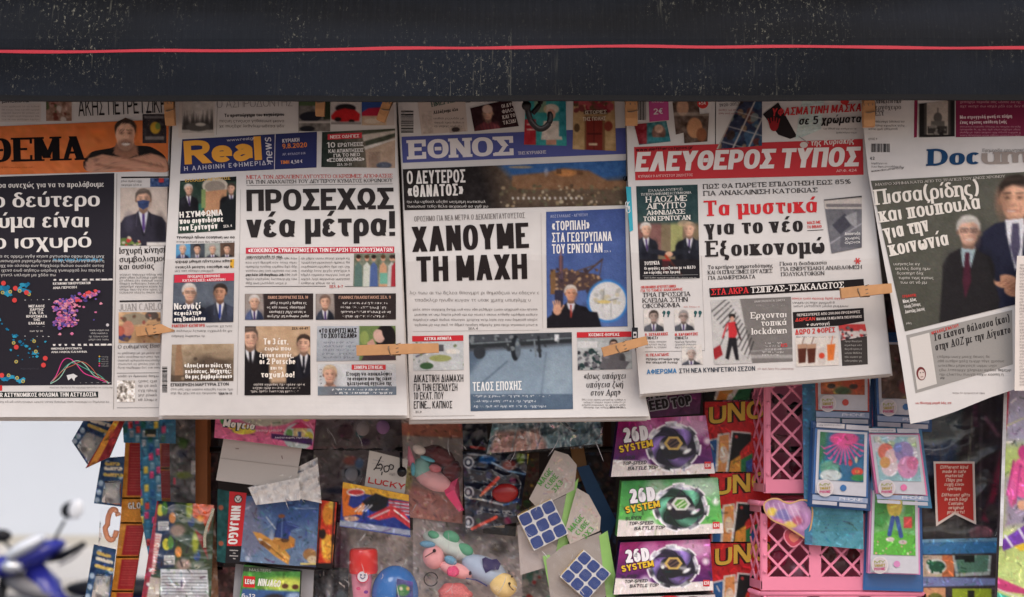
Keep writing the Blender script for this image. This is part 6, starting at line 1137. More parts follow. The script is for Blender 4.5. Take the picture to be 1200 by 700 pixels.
# -- pink boxed toy and the white card behind it
im = Img(250, 482, 372, 528, (222, 110, 150)).noise(6, 8, 2); im.ell(314, 488, 34, 12, (190, 188, 170), soft=2); im.ell(314, 486, 10, 3, (170, 150, 140)); im.ell(264, 492, 6, 7, (70, 150, 80)); im.ell(278, 500, 12, 4, (226, 180, 70)); im.ell(286, 505, 14, 4, (224, 200, 80)); im.ell(350, 512, 18, 16, (196, 210, 210), soft=1); im.rect(344, 500, 360, 514, (216, 190, 140)); im.poly([(340, 502), (352, 494), (364, 502)], (206, 60, 110)); im.ell(362, 512, 5, 6, (206, 196, 80)); im.ell(339, 508, 4, 5, (110, 160, 90)); im.rect(349, 506, 353, 514, (70, 80, 130)); im.poly([(318, 508), (366, 514), (366, 522), (318, 514)], (70, 34, 90)); im.ell(359, 490, 5, 4, (230, 190, 90))
th, sf = card('pink_toy_pack', 'pink printed toy pack with a little castle, clipped above a plain white card', 'toy pack', [(253, 482), (371, 482), (366, 527), (251, 513)], .12, img=im, t=.01, side=(150, 60, 100))
i = Ink(sf, 'lettering', th, GLOSS, lift=.001); i.text(261, 500, 298, 504, 9, 'Μαγεία', (250, 246, 240), .26, lift=.0003, slant=.1); i.text(260.4, 500.8, 298.6, 504.8, 10, 'Μαγεία', (40, 50, 60), .4, slant=.1); i.body(300, 506, 330, 509, 1, 3.2, (240, 200, 214), .2); i.body(322, 514, 362, 519.5, 1, 2.4, (220, 210, 230), .2); i.text(354, 491, 365, 492.5, 5, '3+', (60, 40, 40), .22); i.build()
th, sf = card('white_backing_card', 'blank grey-white backing card with two staple marks under the pink toy pack', 'card', [(263, 509), (354, 523), (345, 575), (253, 563)], .135, m=PRINT, col=(196, 190, 184), t=.001, side=(180, 174, 170))
i = Ink(sf, 'crease', th, PRINT, lift=.0012); i.line(258, 537, 352, 548, .8, (168, 160, 154)); i.line(276, 526, 280, 526, 1, (140, 120, 116)); i.line(330, 534, 331, 538, 1, (140, 120, 116)); i.build()
th = thing('crumpled_white_bag', 'crumpled translucent white plastic bag between the blank card and the building toy box', 'plastic bag', tuple(P(335, 570, .13)))
wb = clear('milky_film', (240, 236, 232), .82, .3)
film('film', [(290, 572), (340, 552), (372, 536), (377, 590)], .135, wb, th, amp=.010, s=11, seed=21, step=1.6)
film('film', [(291, 572), (350, 560), (352, 586), (300, 592)], .128, wb, th, amp=.008, s=9, seed=25, step=1.6)

# -- building toy boxes
im = Img(280, 580, 378, 668, (70, 96, 140), col2=(110, 130, 156)).noise(7, 7, 6); im.ell(345, 600, 30, 14, (60, 86, 136), soft=12); im.poly([(285, 590), (300, 585), (312, 640), (290, 655), (283, 640)], (110, 116, 140), soft=6); im.poly([(312, 640), (318, 620), (330, 650)], (150, 160, 180), soft=4); im.line(346, 596, 372, 596, 1, (190, 200, 216), al=.6); im.poly([(340, 668), (376, 655), (376, 668)], (56, 60, 84), soft=3)
gold = (196, 140, 70); im.poly([(296, 623), (306, 625), (330, 640), (340, 652), (338, 662), (322, 652), (304, 636)], gold, soft=.8); im.poly([(318, 634), (330, 622), (346, 632), (345, 641), (332, 645)], (176, 120, 56), soft=.8); im.line(304, 632, 316, 640, 2.4, (206, 206, 206)); im.line(308, 634, 334, 656, 1.2, (120, 78, 40)); im.poly([(306, 633), (318, 641), (316, 645), (304, 637)], (120, 78, 40)); im.line(330, 648, 338, 655, 1.6, (226, 186, 110)); im.ell(334, 633, 5, 3, (90, 60, 36)); im.ell(326, 628, 5, 5, (206, 156, 80)); im.poly([(321, 630), (324, 612), (331, 601), (336, 612), (352, 617), (341, 622), (338, 632)], (44, 62, 116), soft=1.2); im.line(331, 603, 330, 630, 1.4, (90, 112, 160)); im.line(326, 612, 322, 628, 1, (28, 40, 84)); im.line(337, 614, 350, 618, 1, (90, 112, 160)); im.ell(330, 605, 4, 2.4, (120, 74, 50), soft=1); im.line(312, 606, 323, 620, 1.3, (170, 176, 186))
im.ell(363, 650, 8, 7, (150, 110, 70), soft=1.5); im.ell(366, 656, 6, 4.6, (200, 180, 150), soft=1); im.rect(352, 660, 376, 662, (214, 190, 110)); im.ell(290, 655, 3, 3, (190, 200, 210), al=.7)
th, sf = card('building_toy_box', 'blue building toy box with a golden glider and a red upright spine', 'toy box', [(288, 581), (374, 587), (370, 665), (281, 658)], .15, img=im, t=.05, side=(30, 70, 70))
i = Ink(sf, 'red_spine', th, GLOSS, lift=.0008); i.quad([(269, 576), (289, 578), (283, 640), (266, 640)], (196, 40, 46)); i.quad([(266, 640), (283, 640), (281, 660), (264, 660)], (28, 26, 30), lift=-.0001); i.text(271.5, 593, 267, 638, 11, 'NINJAGO', (236, 232, 228), .2, up=(1, 0), gap=.1, lift=.0004); i.disc(279, 585, 5, 5, (60, 30, 34), lift=.0003); i.disc(279, 585, 4, 4, (206, 200, 196), lift=.0005); i.path([(276, 583), (279, 587), (282, 583)], 1, (60, 40, 44), lift=.0007)
for k in range(4): i.line(269+k % 2*4, 645+k*3.2, 279-k % 2*3, 645.4+k*3.2, 1.2, (170, 166, 164), lift=.0003)
i.build()
i = Ink(sf, 'teal_side', th, GLOSS, lift=.0007); im = Img(252, 572, 272, 662, (20, 70, 70)).noise(8, 5, 2); im.ell(259, 595, 3, 3, (150, 80, 60)); im.ell(259, 637, 3, 3, (150, 80, 60)); i.pic(im, [(255, 573), (269, 576), (264, 660), (254, 658)]); i.build()
im = Img(366, 584, 396, 668, (206, 60, 40)).noise(12, 6, 4); im.ell(385, 603, 7, 14, (222, 140, 50), soft=2); im.ell(389, 592, 4, 5, (226, 180, 80), soft=1.5); im.ell(384, 640, 8, 18, (226, 160, 60), soft=3); im.ell(386, 621, 6, 6, (190, 60, 40), soft=2); im.line(376, 590, 372, 660, 1.6, (30, 20, 20)); im.ell(378, 626, 4, 6, (40, 24, 22), soft=1.5); im.ell(391, 632, 3, 6, (60, 26, 20), soft=1.5); im.rect(366, 660, 396, 668, (26, 20, 20)); im.line(392, 584, 388, 668, 1.6, (30, 22, 22))
card('flame_card', 'narrow card with red, orange and black flames right of the golden glider box', 'toy card', [(375, 586), (395, 589), (389, 667), (370, 665)], .155, img=im, t=.02, side=(40, 24, 24))
th, sf = card('grey_backing_sheet', 'grey plastic tray behind the small green building toy box', 'card', [(276, 661), (368, 668), (366, 712), (272, 712)], .17, m=PRINT, col=(156, 154, 158), t=.004)
im = Img(276, 660, 354, 712, (60, 120, 50), col2=(90, 150, 70)).noise(9, 6, 2); im.ell(335, 685, 26, 8, (196, 206, 90), soft=6); im.rect(276, 664, 354, 670, (50, 56, 44)); im.poly([(284, 690), (354, 694), (354, 712), (280, 712)], (60, 90, 140), soft=2); im.ell(322, 704, 14, 8, (46, 44, 50), soft=3); im.ell(316, 704, 4, 3, (190, 150, 80)); im.ell(334, 687, 4, 3, (90, 56, 36)); im.ell(346, 688, 4, 3, (90, 56, 36)); im.ell(344, 700, 8, 5, (150, 170, 200), soft=3)
th, sf = card('small_building_toy_box', 'small green building toy box with a red logo square at the bottom edge', 'toy box', [(286, 662), (352, 670), (350, 712), (279, 712)], .155, img=im, t=.03, side=(40, 60, 40))
i = Ink(sf, 'logo', th, GLOSS, lift=.0008); i.quad([(285.5, 675), (299, 676), (298.5, 689), (285, 688)], (206, 40, 44)); i.text(287, 684.5, 298, 685.2, 6, 'LEGO', (30, 20, 20), .42, lift=.0002); i.text(287, 684.3, 298, 685, 5.6, 'LEGO', (240, 234, 228), .26, lift=.0006); i.text(302, 686.5, 328, 688.5, 8.5, 'NINJAGO', (236, 234, 226), .22, gap=.08, slant=.1); i.text(283, 700.5, 299, 701.5, 5, '6-12', (236, 234, 230), .2); i.text(292, 669.5, 318, 671, 3.4, 'MASTERS', (150, 156, 140), .15); i.build()

# -- dim toys in clear bags with a price tag
th = thing('plush_figure_bag', 'dim clear bag with small pale plush heads above the price tag', 'toy bag', tuple(P(420, 520, .22)), 'clear bags of little plush toys')
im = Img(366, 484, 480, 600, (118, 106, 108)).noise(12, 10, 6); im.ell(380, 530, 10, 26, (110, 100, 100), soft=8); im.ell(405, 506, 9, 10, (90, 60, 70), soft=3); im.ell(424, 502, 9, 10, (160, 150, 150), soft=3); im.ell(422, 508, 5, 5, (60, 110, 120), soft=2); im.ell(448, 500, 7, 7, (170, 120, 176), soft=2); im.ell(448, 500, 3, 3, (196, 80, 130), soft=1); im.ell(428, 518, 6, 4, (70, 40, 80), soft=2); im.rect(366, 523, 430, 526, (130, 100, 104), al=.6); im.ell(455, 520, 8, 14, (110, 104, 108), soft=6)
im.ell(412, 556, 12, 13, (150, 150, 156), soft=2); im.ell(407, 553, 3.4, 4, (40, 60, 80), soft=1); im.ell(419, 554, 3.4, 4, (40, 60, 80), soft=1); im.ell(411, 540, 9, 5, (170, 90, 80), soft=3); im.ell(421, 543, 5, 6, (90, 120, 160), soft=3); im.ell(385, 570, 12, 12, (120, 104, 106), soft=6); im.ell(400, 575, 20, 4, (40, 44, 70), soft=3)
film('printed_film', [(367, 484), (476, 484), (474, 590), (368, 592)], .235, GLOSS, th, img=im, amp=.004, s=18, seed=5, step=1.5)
for k, (x, y, c_) in enumerate(((425, 503, (176, 166, 166)), (449, 501, (176, 130, 180)), (412, 556, (170, 172, 180)))): ellipsoid('plush_head', tuple(P(x, y, .222)), (.0085, .006, .009), cm('plush_%d' % k, c_, rough=.9, bump=.5, nscale=900), th, n=10)
film('clear_front', [(368, 490), (474, 484), (432, 580), (369, 586)], .205, clear(), th, amp=.006, s=16, seed=13, step=2.5)
th, sf = card('price_tag', 'torn white price tag with a handwritten price', 'price tag', [(433, 528), (478, 539), (474, 580), (427, 571)], plane(.15, 0, 0), m=PRINT, col=(206, 200, 192), t=.0006)
i = Ink(sf, 'handwriting', th, PRINT, lift=.0011); pn = (36, 30, 34)
for p_ in ([(447, 535), (444, 541), (440, 549)], [(438, 551), (440, 549), (446, 549)], [(443, 546), (446, 544), (448, 547), (446, 552)], [(448, 553), (447, 557)], [(453, 546), (450, 548), (451, 553), (455, 552), (456, 547), (453, 546)], [(456, 549), (457, 545), (461, 546), (460, 550), (457, 550)]): i.path(p_, 1.3, pn)
i.line(437, 539, 450, 541, .5, (150, 150, 160)); i.line(436, 543, 462, 548, .4, (170, 170, 176)); i.text(431, 566, 474, 574.5, 7, 'LUCKY', (196, 44, 44), .22, lift=.0002); i.body(456, 556, 463, 557.5, 2, 2, (120, 116, 116)); i.build()
th = thing('black_hook_clip', 'small black hanging clip beside the price tag', 'clip', tuple(P(471, 545, .135))); ellipsoid('bead', tuple(P(471, 553, .135)), (.0062, .005, .0066), cm('black_plastic', (26, 24, 26), rough=.25), th, n=10); tube('wire', [tuple(P(470, 530, .137)), tuple(P(470, 548, .137))], .0018, cm('black_plastic', ()), th)
# -- toy car bag
im = Img(394, 562, 484, 634, (40, 56, 130)).noise(5, 6, 3); im.poly([(400, 564), (482, 580), (480, 588), (400, 574)], (226, 170, 60)); im.poly([(400, 572), (412, 574), (408, 592), (424, 602), (402, 606)], (214, 110, 40), soft=1.4); im.poly([(404, 600), (420, 594), (432, 582), (424, 604)], (222, 120, 50), soft=1); im.ell(417, 577, 11, 4.5, (216, 200, 196)); im.ell(417, 577, 9, 3, (196, 60, 60)); im.poly([(424, 588), (440, 578), (456, 584), (452, 598), (436, 600)], (26, 26, 32), soft=1.5); 
for k in range(4): im.line(416+k*4, 600-k*.2, 424+k*4, 592, 1.3, (210, 210, 214))
for k in range(4): im.line(456, 587+k*4, 482, 590+k*4, 1.8, (196, 60, 64)); im.line(456, 589+k*4, 482, 592+k*4, 1.4, (214, 200, 200))
im.poly([(430, 606), (446, 598), (458, 592), (470, 598), (484, 614), (484, 622), (462, 606), (444, 610)], (190, 56, 64), soft=1); im.line(434, 608, 456, 598, 1.6, (214, 200, 200)); im.line(462, 598, 480, 612, 1.6, (214, 200, 200)); im.ell(412, 608, 9, 3, (190, 150, 130)); im.poly([(396, 609), (484, 622), (484, 630), (396, 618)], (150, 156, 176), soft=1); im.line(396, 617, 484, 629, 1.8, (40, 56, 130))
th, sf = card('race_car_pack', 'blue race car pack with yellow top, orange flames and red and white stripes', 'toy pack', [(402, 565), (479, 580), (481, 630), (398, 617)], .14, img=im, t=.006, side=(30, 40, 90))
# -- bottle with a red cap, blue capsule
th = thing('red_capped_bottle', 'pink bubble bottle with a wide red cap inside clear wrap', 'bubble bottle', tuple(P(425, 700, .16)))
def lathe(name, prof, cx, cy, y, m, parent, n=28, lean=0):
    V = []; 
    for (r, py) in prof:
        for k in range(n): a = 2*math.pi*k/n; p_ = P(cx+(py-cy)*lean, py, y); V.append((p_[0]+r/1000*math.cos(a), p_[1]+r/1000*math.sin(a), p_[2]))
    F = [(i*n+k, i*n+(k+1) % n, (i+1)*n+(k+1) % n, (i+1)*n+k) for i in range(len(prof)-1) for k in range(n)]+[tuple(range(n)), tuple((len(prof)-1)*n+k for k in range(n))[::-1]]
    return mesh(name, V, F, m, parent, smooth=False if len(prof) < 3 else True)
lathe('cap', [(15, 643), (17.4, 645), (18, 650), (18.4, 668), (17, 672)], 426, 660, .16, cm('red_plastic', (214, 44, 40), rough=.3, coat=.3), th)
lathe('bottle_body', [(13.5, 669), (13, 680), (11, 700), (10, 740)], 424, 700, .16, cm('pink_plastic', (222, 140, 160), rough=.35), th)
i = Ink(Page(lambda u, v: .143+((u-424)/15)**2*.012), 'round_badge', th, GLOSS, lift=.001); i.disc(425, 676, 7.6, 7.6, (206, 60, 90)); i.disc(425, 676, 6.2, 6.2, (222, 214, 220), lift=.0003); i.path([(422, 676), (425, 678.5), (428, 676)], 1, (60, 70, 110), lift=.0005); i.disc(423, 674, 1.1, 1.1, (60, 70, 110), lift=.0005); i.disc(427.5, 674, 1.1, 1.1, (60, 70, 110), lift=.0005)
for x, y, c_ in ((420, 690, (206, 80, 120)), (429, 694, (120, 60, 140)), (424, 703, (226, 200, 210))): i.disc(x, y, 2.6, 2, c_, lift=.0001)
i.build(); film('backing_film', [(392, 612), (486, 622), (496, 712), (392, 712)], .215, GLOSS, th, img=Img(390, 610, 500, 714, (194, 182, 176)).noise(16, 10, 4).ell(400, 650, 8, 30, (110, 70, 90), soft=8), amp=.006, s=12, seed=39, step=2); film('clear_front', [(400, 618), (486, 626), (498, 712), (396, 712)], .128, clear(), th, amp=.006, s=14, seed=31, step=2.2)
th = thing('blue_toy_capsule', 'round blue toy capsule with a small green print beside the red capped bottle', 'toy capsule', tuple(P(463, 694, .16)))
ellipsoid('shell', tuple(P(463, 696, .165)), (.030, .026, .036), cm('blue_plastic', (50, 110, 180), rough=.22, coat=.5, noise=.1, nscale=20), th, n=26)
i = Ink(Page(lambda u, v: .1372+.45*(((u-463)/1000)**2+((v-696)/1000)**2)*22), 'printed_patch', th, GLOSS, lift=.001); im = Img(462, 676, 488, 706, (60, 60, 120)).noise(10, 5, 2); im.ell(472, 692, 8, 7, (60, 120, 60), soft=2); im.ell(470, 690, 2, 2.4, (200, 190, 170)); im.ell(478, 690, 2, 2.4, (200, 170, 100)); im.ell(482, 682, 5, 4, (80, 60, 140), soft=2); i.pic(im, [(465, 678), (484, 682), (484, 704), (464, 704)]); i.build()
th = thing('clear_capsule_bag', 'clear bag with dark glassy odds and ends under the flame card', 'toy bag', tuple(P(380, 690, .2)))
im = Img(366, 664, 410, 714, (60, 60, 66)).noise(20, 8, 3); im.ell(386, 690, 4, 16, (130, 130, 134), soft=4); im.ell(400, 700, 6, 8, (70, 90, 100), soft=4); film('printed_film', [(368, 664), (408, 666), (408, 712), (366, 712)], .2, GLOSS, th, img=im, amp=.006, s=10, seed=4, step=1.5); film('clear_front', [(368, 668), (404, 668), (404, 712), (366, 712)], .185, clear(), th, amp=.008, s=9, seed=14, step=2)

# -- pale thin strands added as the highlights along creases of clear film
def creases(th, box_, depth, n, seed, r_=.0007):
    q = random.Random(seed); mm = cm('crease_glint', (196, 194, 196), rough=.12, spec=1.0, coat=1)
    for k in range(max(3, n//3)):
        x, y = q.uniform(box_[0], box_[2]), q.uniform(box_[1], box_[3]); a = q.uniform(-.9, .9)+1.57; L = q.uniform(6, 26); bend = q.uniform(-3.5, 3.5); r_ = q.uniform(.00022, .0005)
        pts = [tuple(P(x+math.cos(a)*t*L+math.sin(a)*bend*math.sin(t*3.14), y+math.sin(a)*t*L, depth)) for t in np.linspace(0, 1, 7)]
        tube('crease_glint', pts, [r_*.15, r_*.7, r_, r_*.8, r_, r_*.6, r_*.1], mm, th, n=5, caps=False)
# -- plush toys in clear bags
plush = lambda nm, c_, **k: cm('plush_'+nm, c_, rough=.85, noise=.12, nscale=90, bump=.25, **k)
sparkle = lambda nm, c_: cm('glitter_'+nm, c_, rough=.5, noise=.6, nscale=600, bump=1.0, coat=.1)
th = thing('plush_unicorn_bag', 'pink plush unicorn with dark red glitter mane in a clear bag with salmon header', 'toy bag', tuple(P(508, 550, .17)))
im = Img(466, 484, 548, 616, (184, 166, 160)).noise(7, 9, 3); im.poly([(466, 496), (548, 496), (548, 514), (466, 510)], (206, 130, 106), soft=2); im.poly([(478, 566), (548, 590), (548, 616), (478, 612)], (206, 140, 128), soft=6); im.blobs(16, [(176, 60, 60), (226, 190, 130), (190, 110, 130)], (1, 2.6), (480, 575, 545, 612), 4, .7); im.ell(478, 560, 5, 14, (206, 196, 110), soft=4)
film('printed_film', [(470, 484), (543, 490), (542, 614), (476, 606)], .20, GLOSS, th, img=im, amp=.003, s=18, seed=7, step=1.6)
ellipsoid('body', tuple(P(508, 563, .165)), (.025, .016, .0125), plush('pale_pink', (232, 172, 172)), th, ang=-.42)
ellipsoid('head', tuple(P(494, 549, .163)), (.013, .012, .0135), plush('sage', (130, 176, 166)), th, ang=-.3)
ellipsoid('mane', tuple(P(513, 535, .168)), (.022, .013, .0125), sparkle('maroon', (92, 18, 26)), th, ang=-.35, noise=.14, seed=3)
ellipsoid('mane', tuple(P(529, 552, .168)), (.0125, .010, .014), sparkle('maroon', ()), th, ang=-.3, noise=.16, seed=5)
tube('horn', [tuple(P(483, 545, .16)), tuple(P(481, 536, .158)), tuple(P(479, 523, .156))], [.0058, .004, .0008], plush('rose', (226, 130, 150)), th)
ellipsoid('ear', tuple(P(491, 527, .158)), (.009, .005, .0062), plush('cream', (222, 206, 196)), th, ang=-.5)
ellipsoid('cheek_patch', tuple(P(510, 549, .155)), (.008, .003, .005), plush('dusty_rose', (196, 110, 116)), th, ang=-.3)
ellipsoid('glitter_band', tuple(P(501, 538, .154)), (.010, .003, .0028), sparkle('teal', (90, 170, 186)), th, ang=-.35)
ellipsoid('glitter_band', tuple(P(484, 550, .154)), (.0028, .003, .0085), sparkle('teal', ()), th, ang=0)
mesh('tail', np.array([P(x, y, d) for x, y, d in ((520, 571, .160), (537, 560, .160), (544, 598, .158), (538, 600, .158), (522, 580, .152), (532, 574, .150), (520, 571, .178), (537, 560, .178), (541, 598, .17))]), [(0, 4, 5, 1), (4, 3, 2, 5), (0, 6, 8, 3, 4), (1, 5, 2, 8, 7), (0, 1, 7, 6), (6, 7, 8), (2, 3, 8)], plush('hot_pink', (232, 70, 118)), th)
film('clear_front', [(474, 512), (542, 512), (540, 612), (478, 606)], .14, clear(), th, amp=.005, s=16, seed=41, step=2.4)
th = thing('plush_caterpillar_bag', 'long pastel plush toys with green spots and a yellow head in a clear bag', 'toy bag', tuple(P(548, 655, .16)))
im = Img(478, 600, 616, 714, (192, 180, 176)).noise(8, 12, 5); im.ell(560, 620, 30, 12, (110, 100, 98), soft=10); im.ell(585, 642, 10, 8, (90, 80, 78), soft=6); film('backing_film', [(484, 602), (612, 606), (612, 712), (484, 712)], .205, GLOSS, th, img=im, amp=.004, s=18, seed=3, step=2)
A_ = math.atan2(-.46, 1)
ellipsoid('white_body', tuple(P(526, 640, .175)), (.036, .018, .0135), plush('white_green', (206, 216, 208)), th, ang=A_)
for k, (x, y, r_) in enumerate(((508, 627, 7), (529, 629, 10), (545, 644, 10))): ellipsoid('green_spot', tuple(P(x, y, .1635)), (r_*.0011, .0055, r_*.00072), plush('green', (96, 168, 132)), th, ang=A_)
ellipsoid('pink_head', tuple(P(508, 653, .160)), (.0135, .013, .0155), plush('baby_pink', (236, 166, 168)), th, ang=.3)
ellipsoid('pink_body', tuple(P(534, 668, .158)), (.022, .011, .0092), plush('baby_pink', ()), th, ang=A_*.8)
ellipsoid('pink_bow', tuple(P(531, 670, .148)), (.008, .004, .007), sparkle('hot_pink', (226, 70, 120)), th, noise=.1)
ellipsoid('glitter_band', tuple(P(501, 638, .155)), (.010, .005, .0045), sparkle('blue', (110, 160, 190)), th, ang=-.1)
ellipsoid('glitter_band', tuple(P(528, 657, .152)), (.0085, .005, .0055), sparkle('blue', ()), th, ang=-.5)
ellipsoid('pale_blue_body', tuple(P(568, 668, .165)), (.031, .017, .0165), plush('pale_blue', (176, 190, 212)), th, ang=A_)
ellipsoid('yellow_head', tuple(P(590, 686, .158)), (.0175, .015, .0155), plush('butter', (234, 202, 136)), th, ang=-.3)
i = Ink(Page(lambda u, v: .1455+0*u), 'eye_marks', th, PRINT, lift=0); i.path([(498, 653), (503, 650), (508, 647)], 1.1, (60, 40, 46)); i.disc(509, 645.5, 2, 2.2, (50, 34, 40)); i.disc(551, 672, 1.7, 2.6, (50, 34, 50)); i.build()
i = Ink(Page(lambda u, v: .1418+0*u), 'eye_marks', th, PRINT, lift=0); i.path([(596, 683), (598, 688), (602, 692)], 1.2, (90, 60, 40)); i.disc(597, 684, 1.6, 1.6, (60, 44, 34)); i.disc(600, 676, 1.3, 1.3, (60, 44, 34)); i.build()
i = Ink(Page(lambda u, v: .1475-.0*(u-578)), 'navy_heart', th, PRINT, lift=0); i.poly([(565, 655), (569, 653), (576, 656), (582, 655), (587, 661), (584, 668), (576, 668), (569, 672), (566, 665)], (56, 48, 92)); i.path([(546, 678), (558, 680), (566, 684), (571, 687)], 1.6, (56, 60, 110)); i.build()
tube('key_ring', [tuple(P(505+8*math.cos(a), 679+8*math.sin(a), .142)) for a in np.linspace(.3, 6.2, 26)], .0007, cm('dark_wire', (50, 46, 48), rough=.3, metal=.8), th)
ellipsoid('red_bead_bag', tuple(P(533, 697, .155)), (.021, .012, .014), sparkle('red_white', (206, 110, 110)), th, noise=.15, ang=-.1)
film('clear_front', [(482, 606), (612, 618), (612, 712), (482, 712)], .128, clear(), th, amp=.006, s=18, seed=44, step=2.6)
# -- black and blue foil packs
th = thing('race_foil_packs', 'crumpled black and blue foil surprise packs with white rings and red swirls', 'foil pack', tuple(P(578, 560, .15)), 'foil packs')
im = Img(538, 484, 626, 632, (26, 28, 44)).noise(10, 7, 3)
for y in (542, 577, 612): im.ell(549, y, 6.5, 7, (200, 200, 204), soft=1); im.ell(549, y, 4.6, 5, (30, 34, 54), soft=.8); im.ell(548.5, y, 2.4, 3, (190, 194, 200), soft=.8)
im.line(552, 524, 568, 526, 3, (206, 60, 50)); im.line(548, 532, 570, 534, 2, (180, 184, 190), soft=1.5); im.ell(571, 539, 10, 5, (40, 90, 150), soft=2); im.line(576, 542, 596, 552, 2, (150, 180, 206), soft=1.4); im.line(596, 552, 616, 556, 2, (120, 160, 190), soft=1.4); im.line(566, 578, 584, 560, 4, (206, 60, 46)); im.line(563, 581, 581, 566, 1.6, (226, 130, 90)); im.blobs(14, [(130, 36, 80), (40, 56, 110), (170, 60, 70), (60, 90, 60)], (2, 5), (555, 540, 612, 628), 6, .7, 1.5); im.line(550, 584, 566, 586, 1.6, (190, 176, 150)); im.line(566, 586, 590, 592, 2.2, (196, 200, 206), soft=1.2); im.line(590, 592, 606, 588, 1.6, (60, 110, 170), soft=1); im.line(553, 620, 582, 606, 3.6, (206, 66, 44)); im.ell(597, 545, 8, 6, (120, 50, 46), soft=3); im.ell(610, 536, 5, 8, (110, 130, 50), soft=3); im.rect(618, 530, 622, 545, (196, 170, 60)); im.poly([(566, 622), (582, 616), (584, 632), (566, 632)], (150, 140, 120), soft=1)
film('foil_film', [(541, 484), (570, 484), (572, 530), (543, 527)], .16, FOIL, th, img=im, amp=.004, s=16, seed=51, step=1.3)
film('foil_film', [(542, 529), (620, 532), (608, 612), (546, 624)], .15, FOIL, th, img=im, amp=.007, s=18, seed=55, step=1.3, bulge=.010)
ellipsoid('red_balloon', tuple(P(592, 578, .142)), (.0165, .006, .012), cm('red_balloon', (150, 30, 30), rough=.35, coat=.3, noise=.3, nscale=60), th, ang=.1)
th = thing('black_display_card', 'black card with a cream panel under the foil packs', 'card', tuple(P(585, 622, .18))); 
i = Ink(Page(plane(.18)), 'printed_face', th, GLOSS, lift=0); i.quad([(566, 604), (606, 606), (604, 629), (566, 625)], (26, 22, 24)); i.quad([(572, 606), (592, 607), (591, 619), (572, 617)], (196, 176, 150), lift=.0006); i.build(); box_from('body', [(566, 604), (606, 606), (604, 629), (566, 625)], .181, cm('card_edge', (60, 56, 54)), th, .002)
th = thing('teal_film_bag', 'shiny crumpled film bag with teal and salmon creases directly under the newspaper', 'toy bag', tuple(P(638, 508, .12)))
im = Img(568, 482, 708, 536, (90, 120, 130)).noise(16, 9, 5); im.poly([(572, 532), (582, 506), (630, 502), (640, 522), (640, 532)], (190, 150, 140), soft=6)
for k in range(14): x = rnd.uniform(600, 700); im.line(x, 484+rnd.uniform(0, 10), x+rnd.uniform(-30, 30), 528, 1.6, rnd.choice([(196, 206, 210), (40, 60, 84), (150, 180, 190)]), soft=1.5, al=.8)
film('film_bag', [(580, 482), (702, 482), (706, 520), (570, 532)], .125, FOIL, th, img=im, amp=.012, s=10, seed=61, step=1.3, bulge=.01)
film('clear_front', [(575, 484), (706, 484), (706, 524), (574, 533)], .10, clear(), th, amp=.010, s=12, seed=64, step=2)

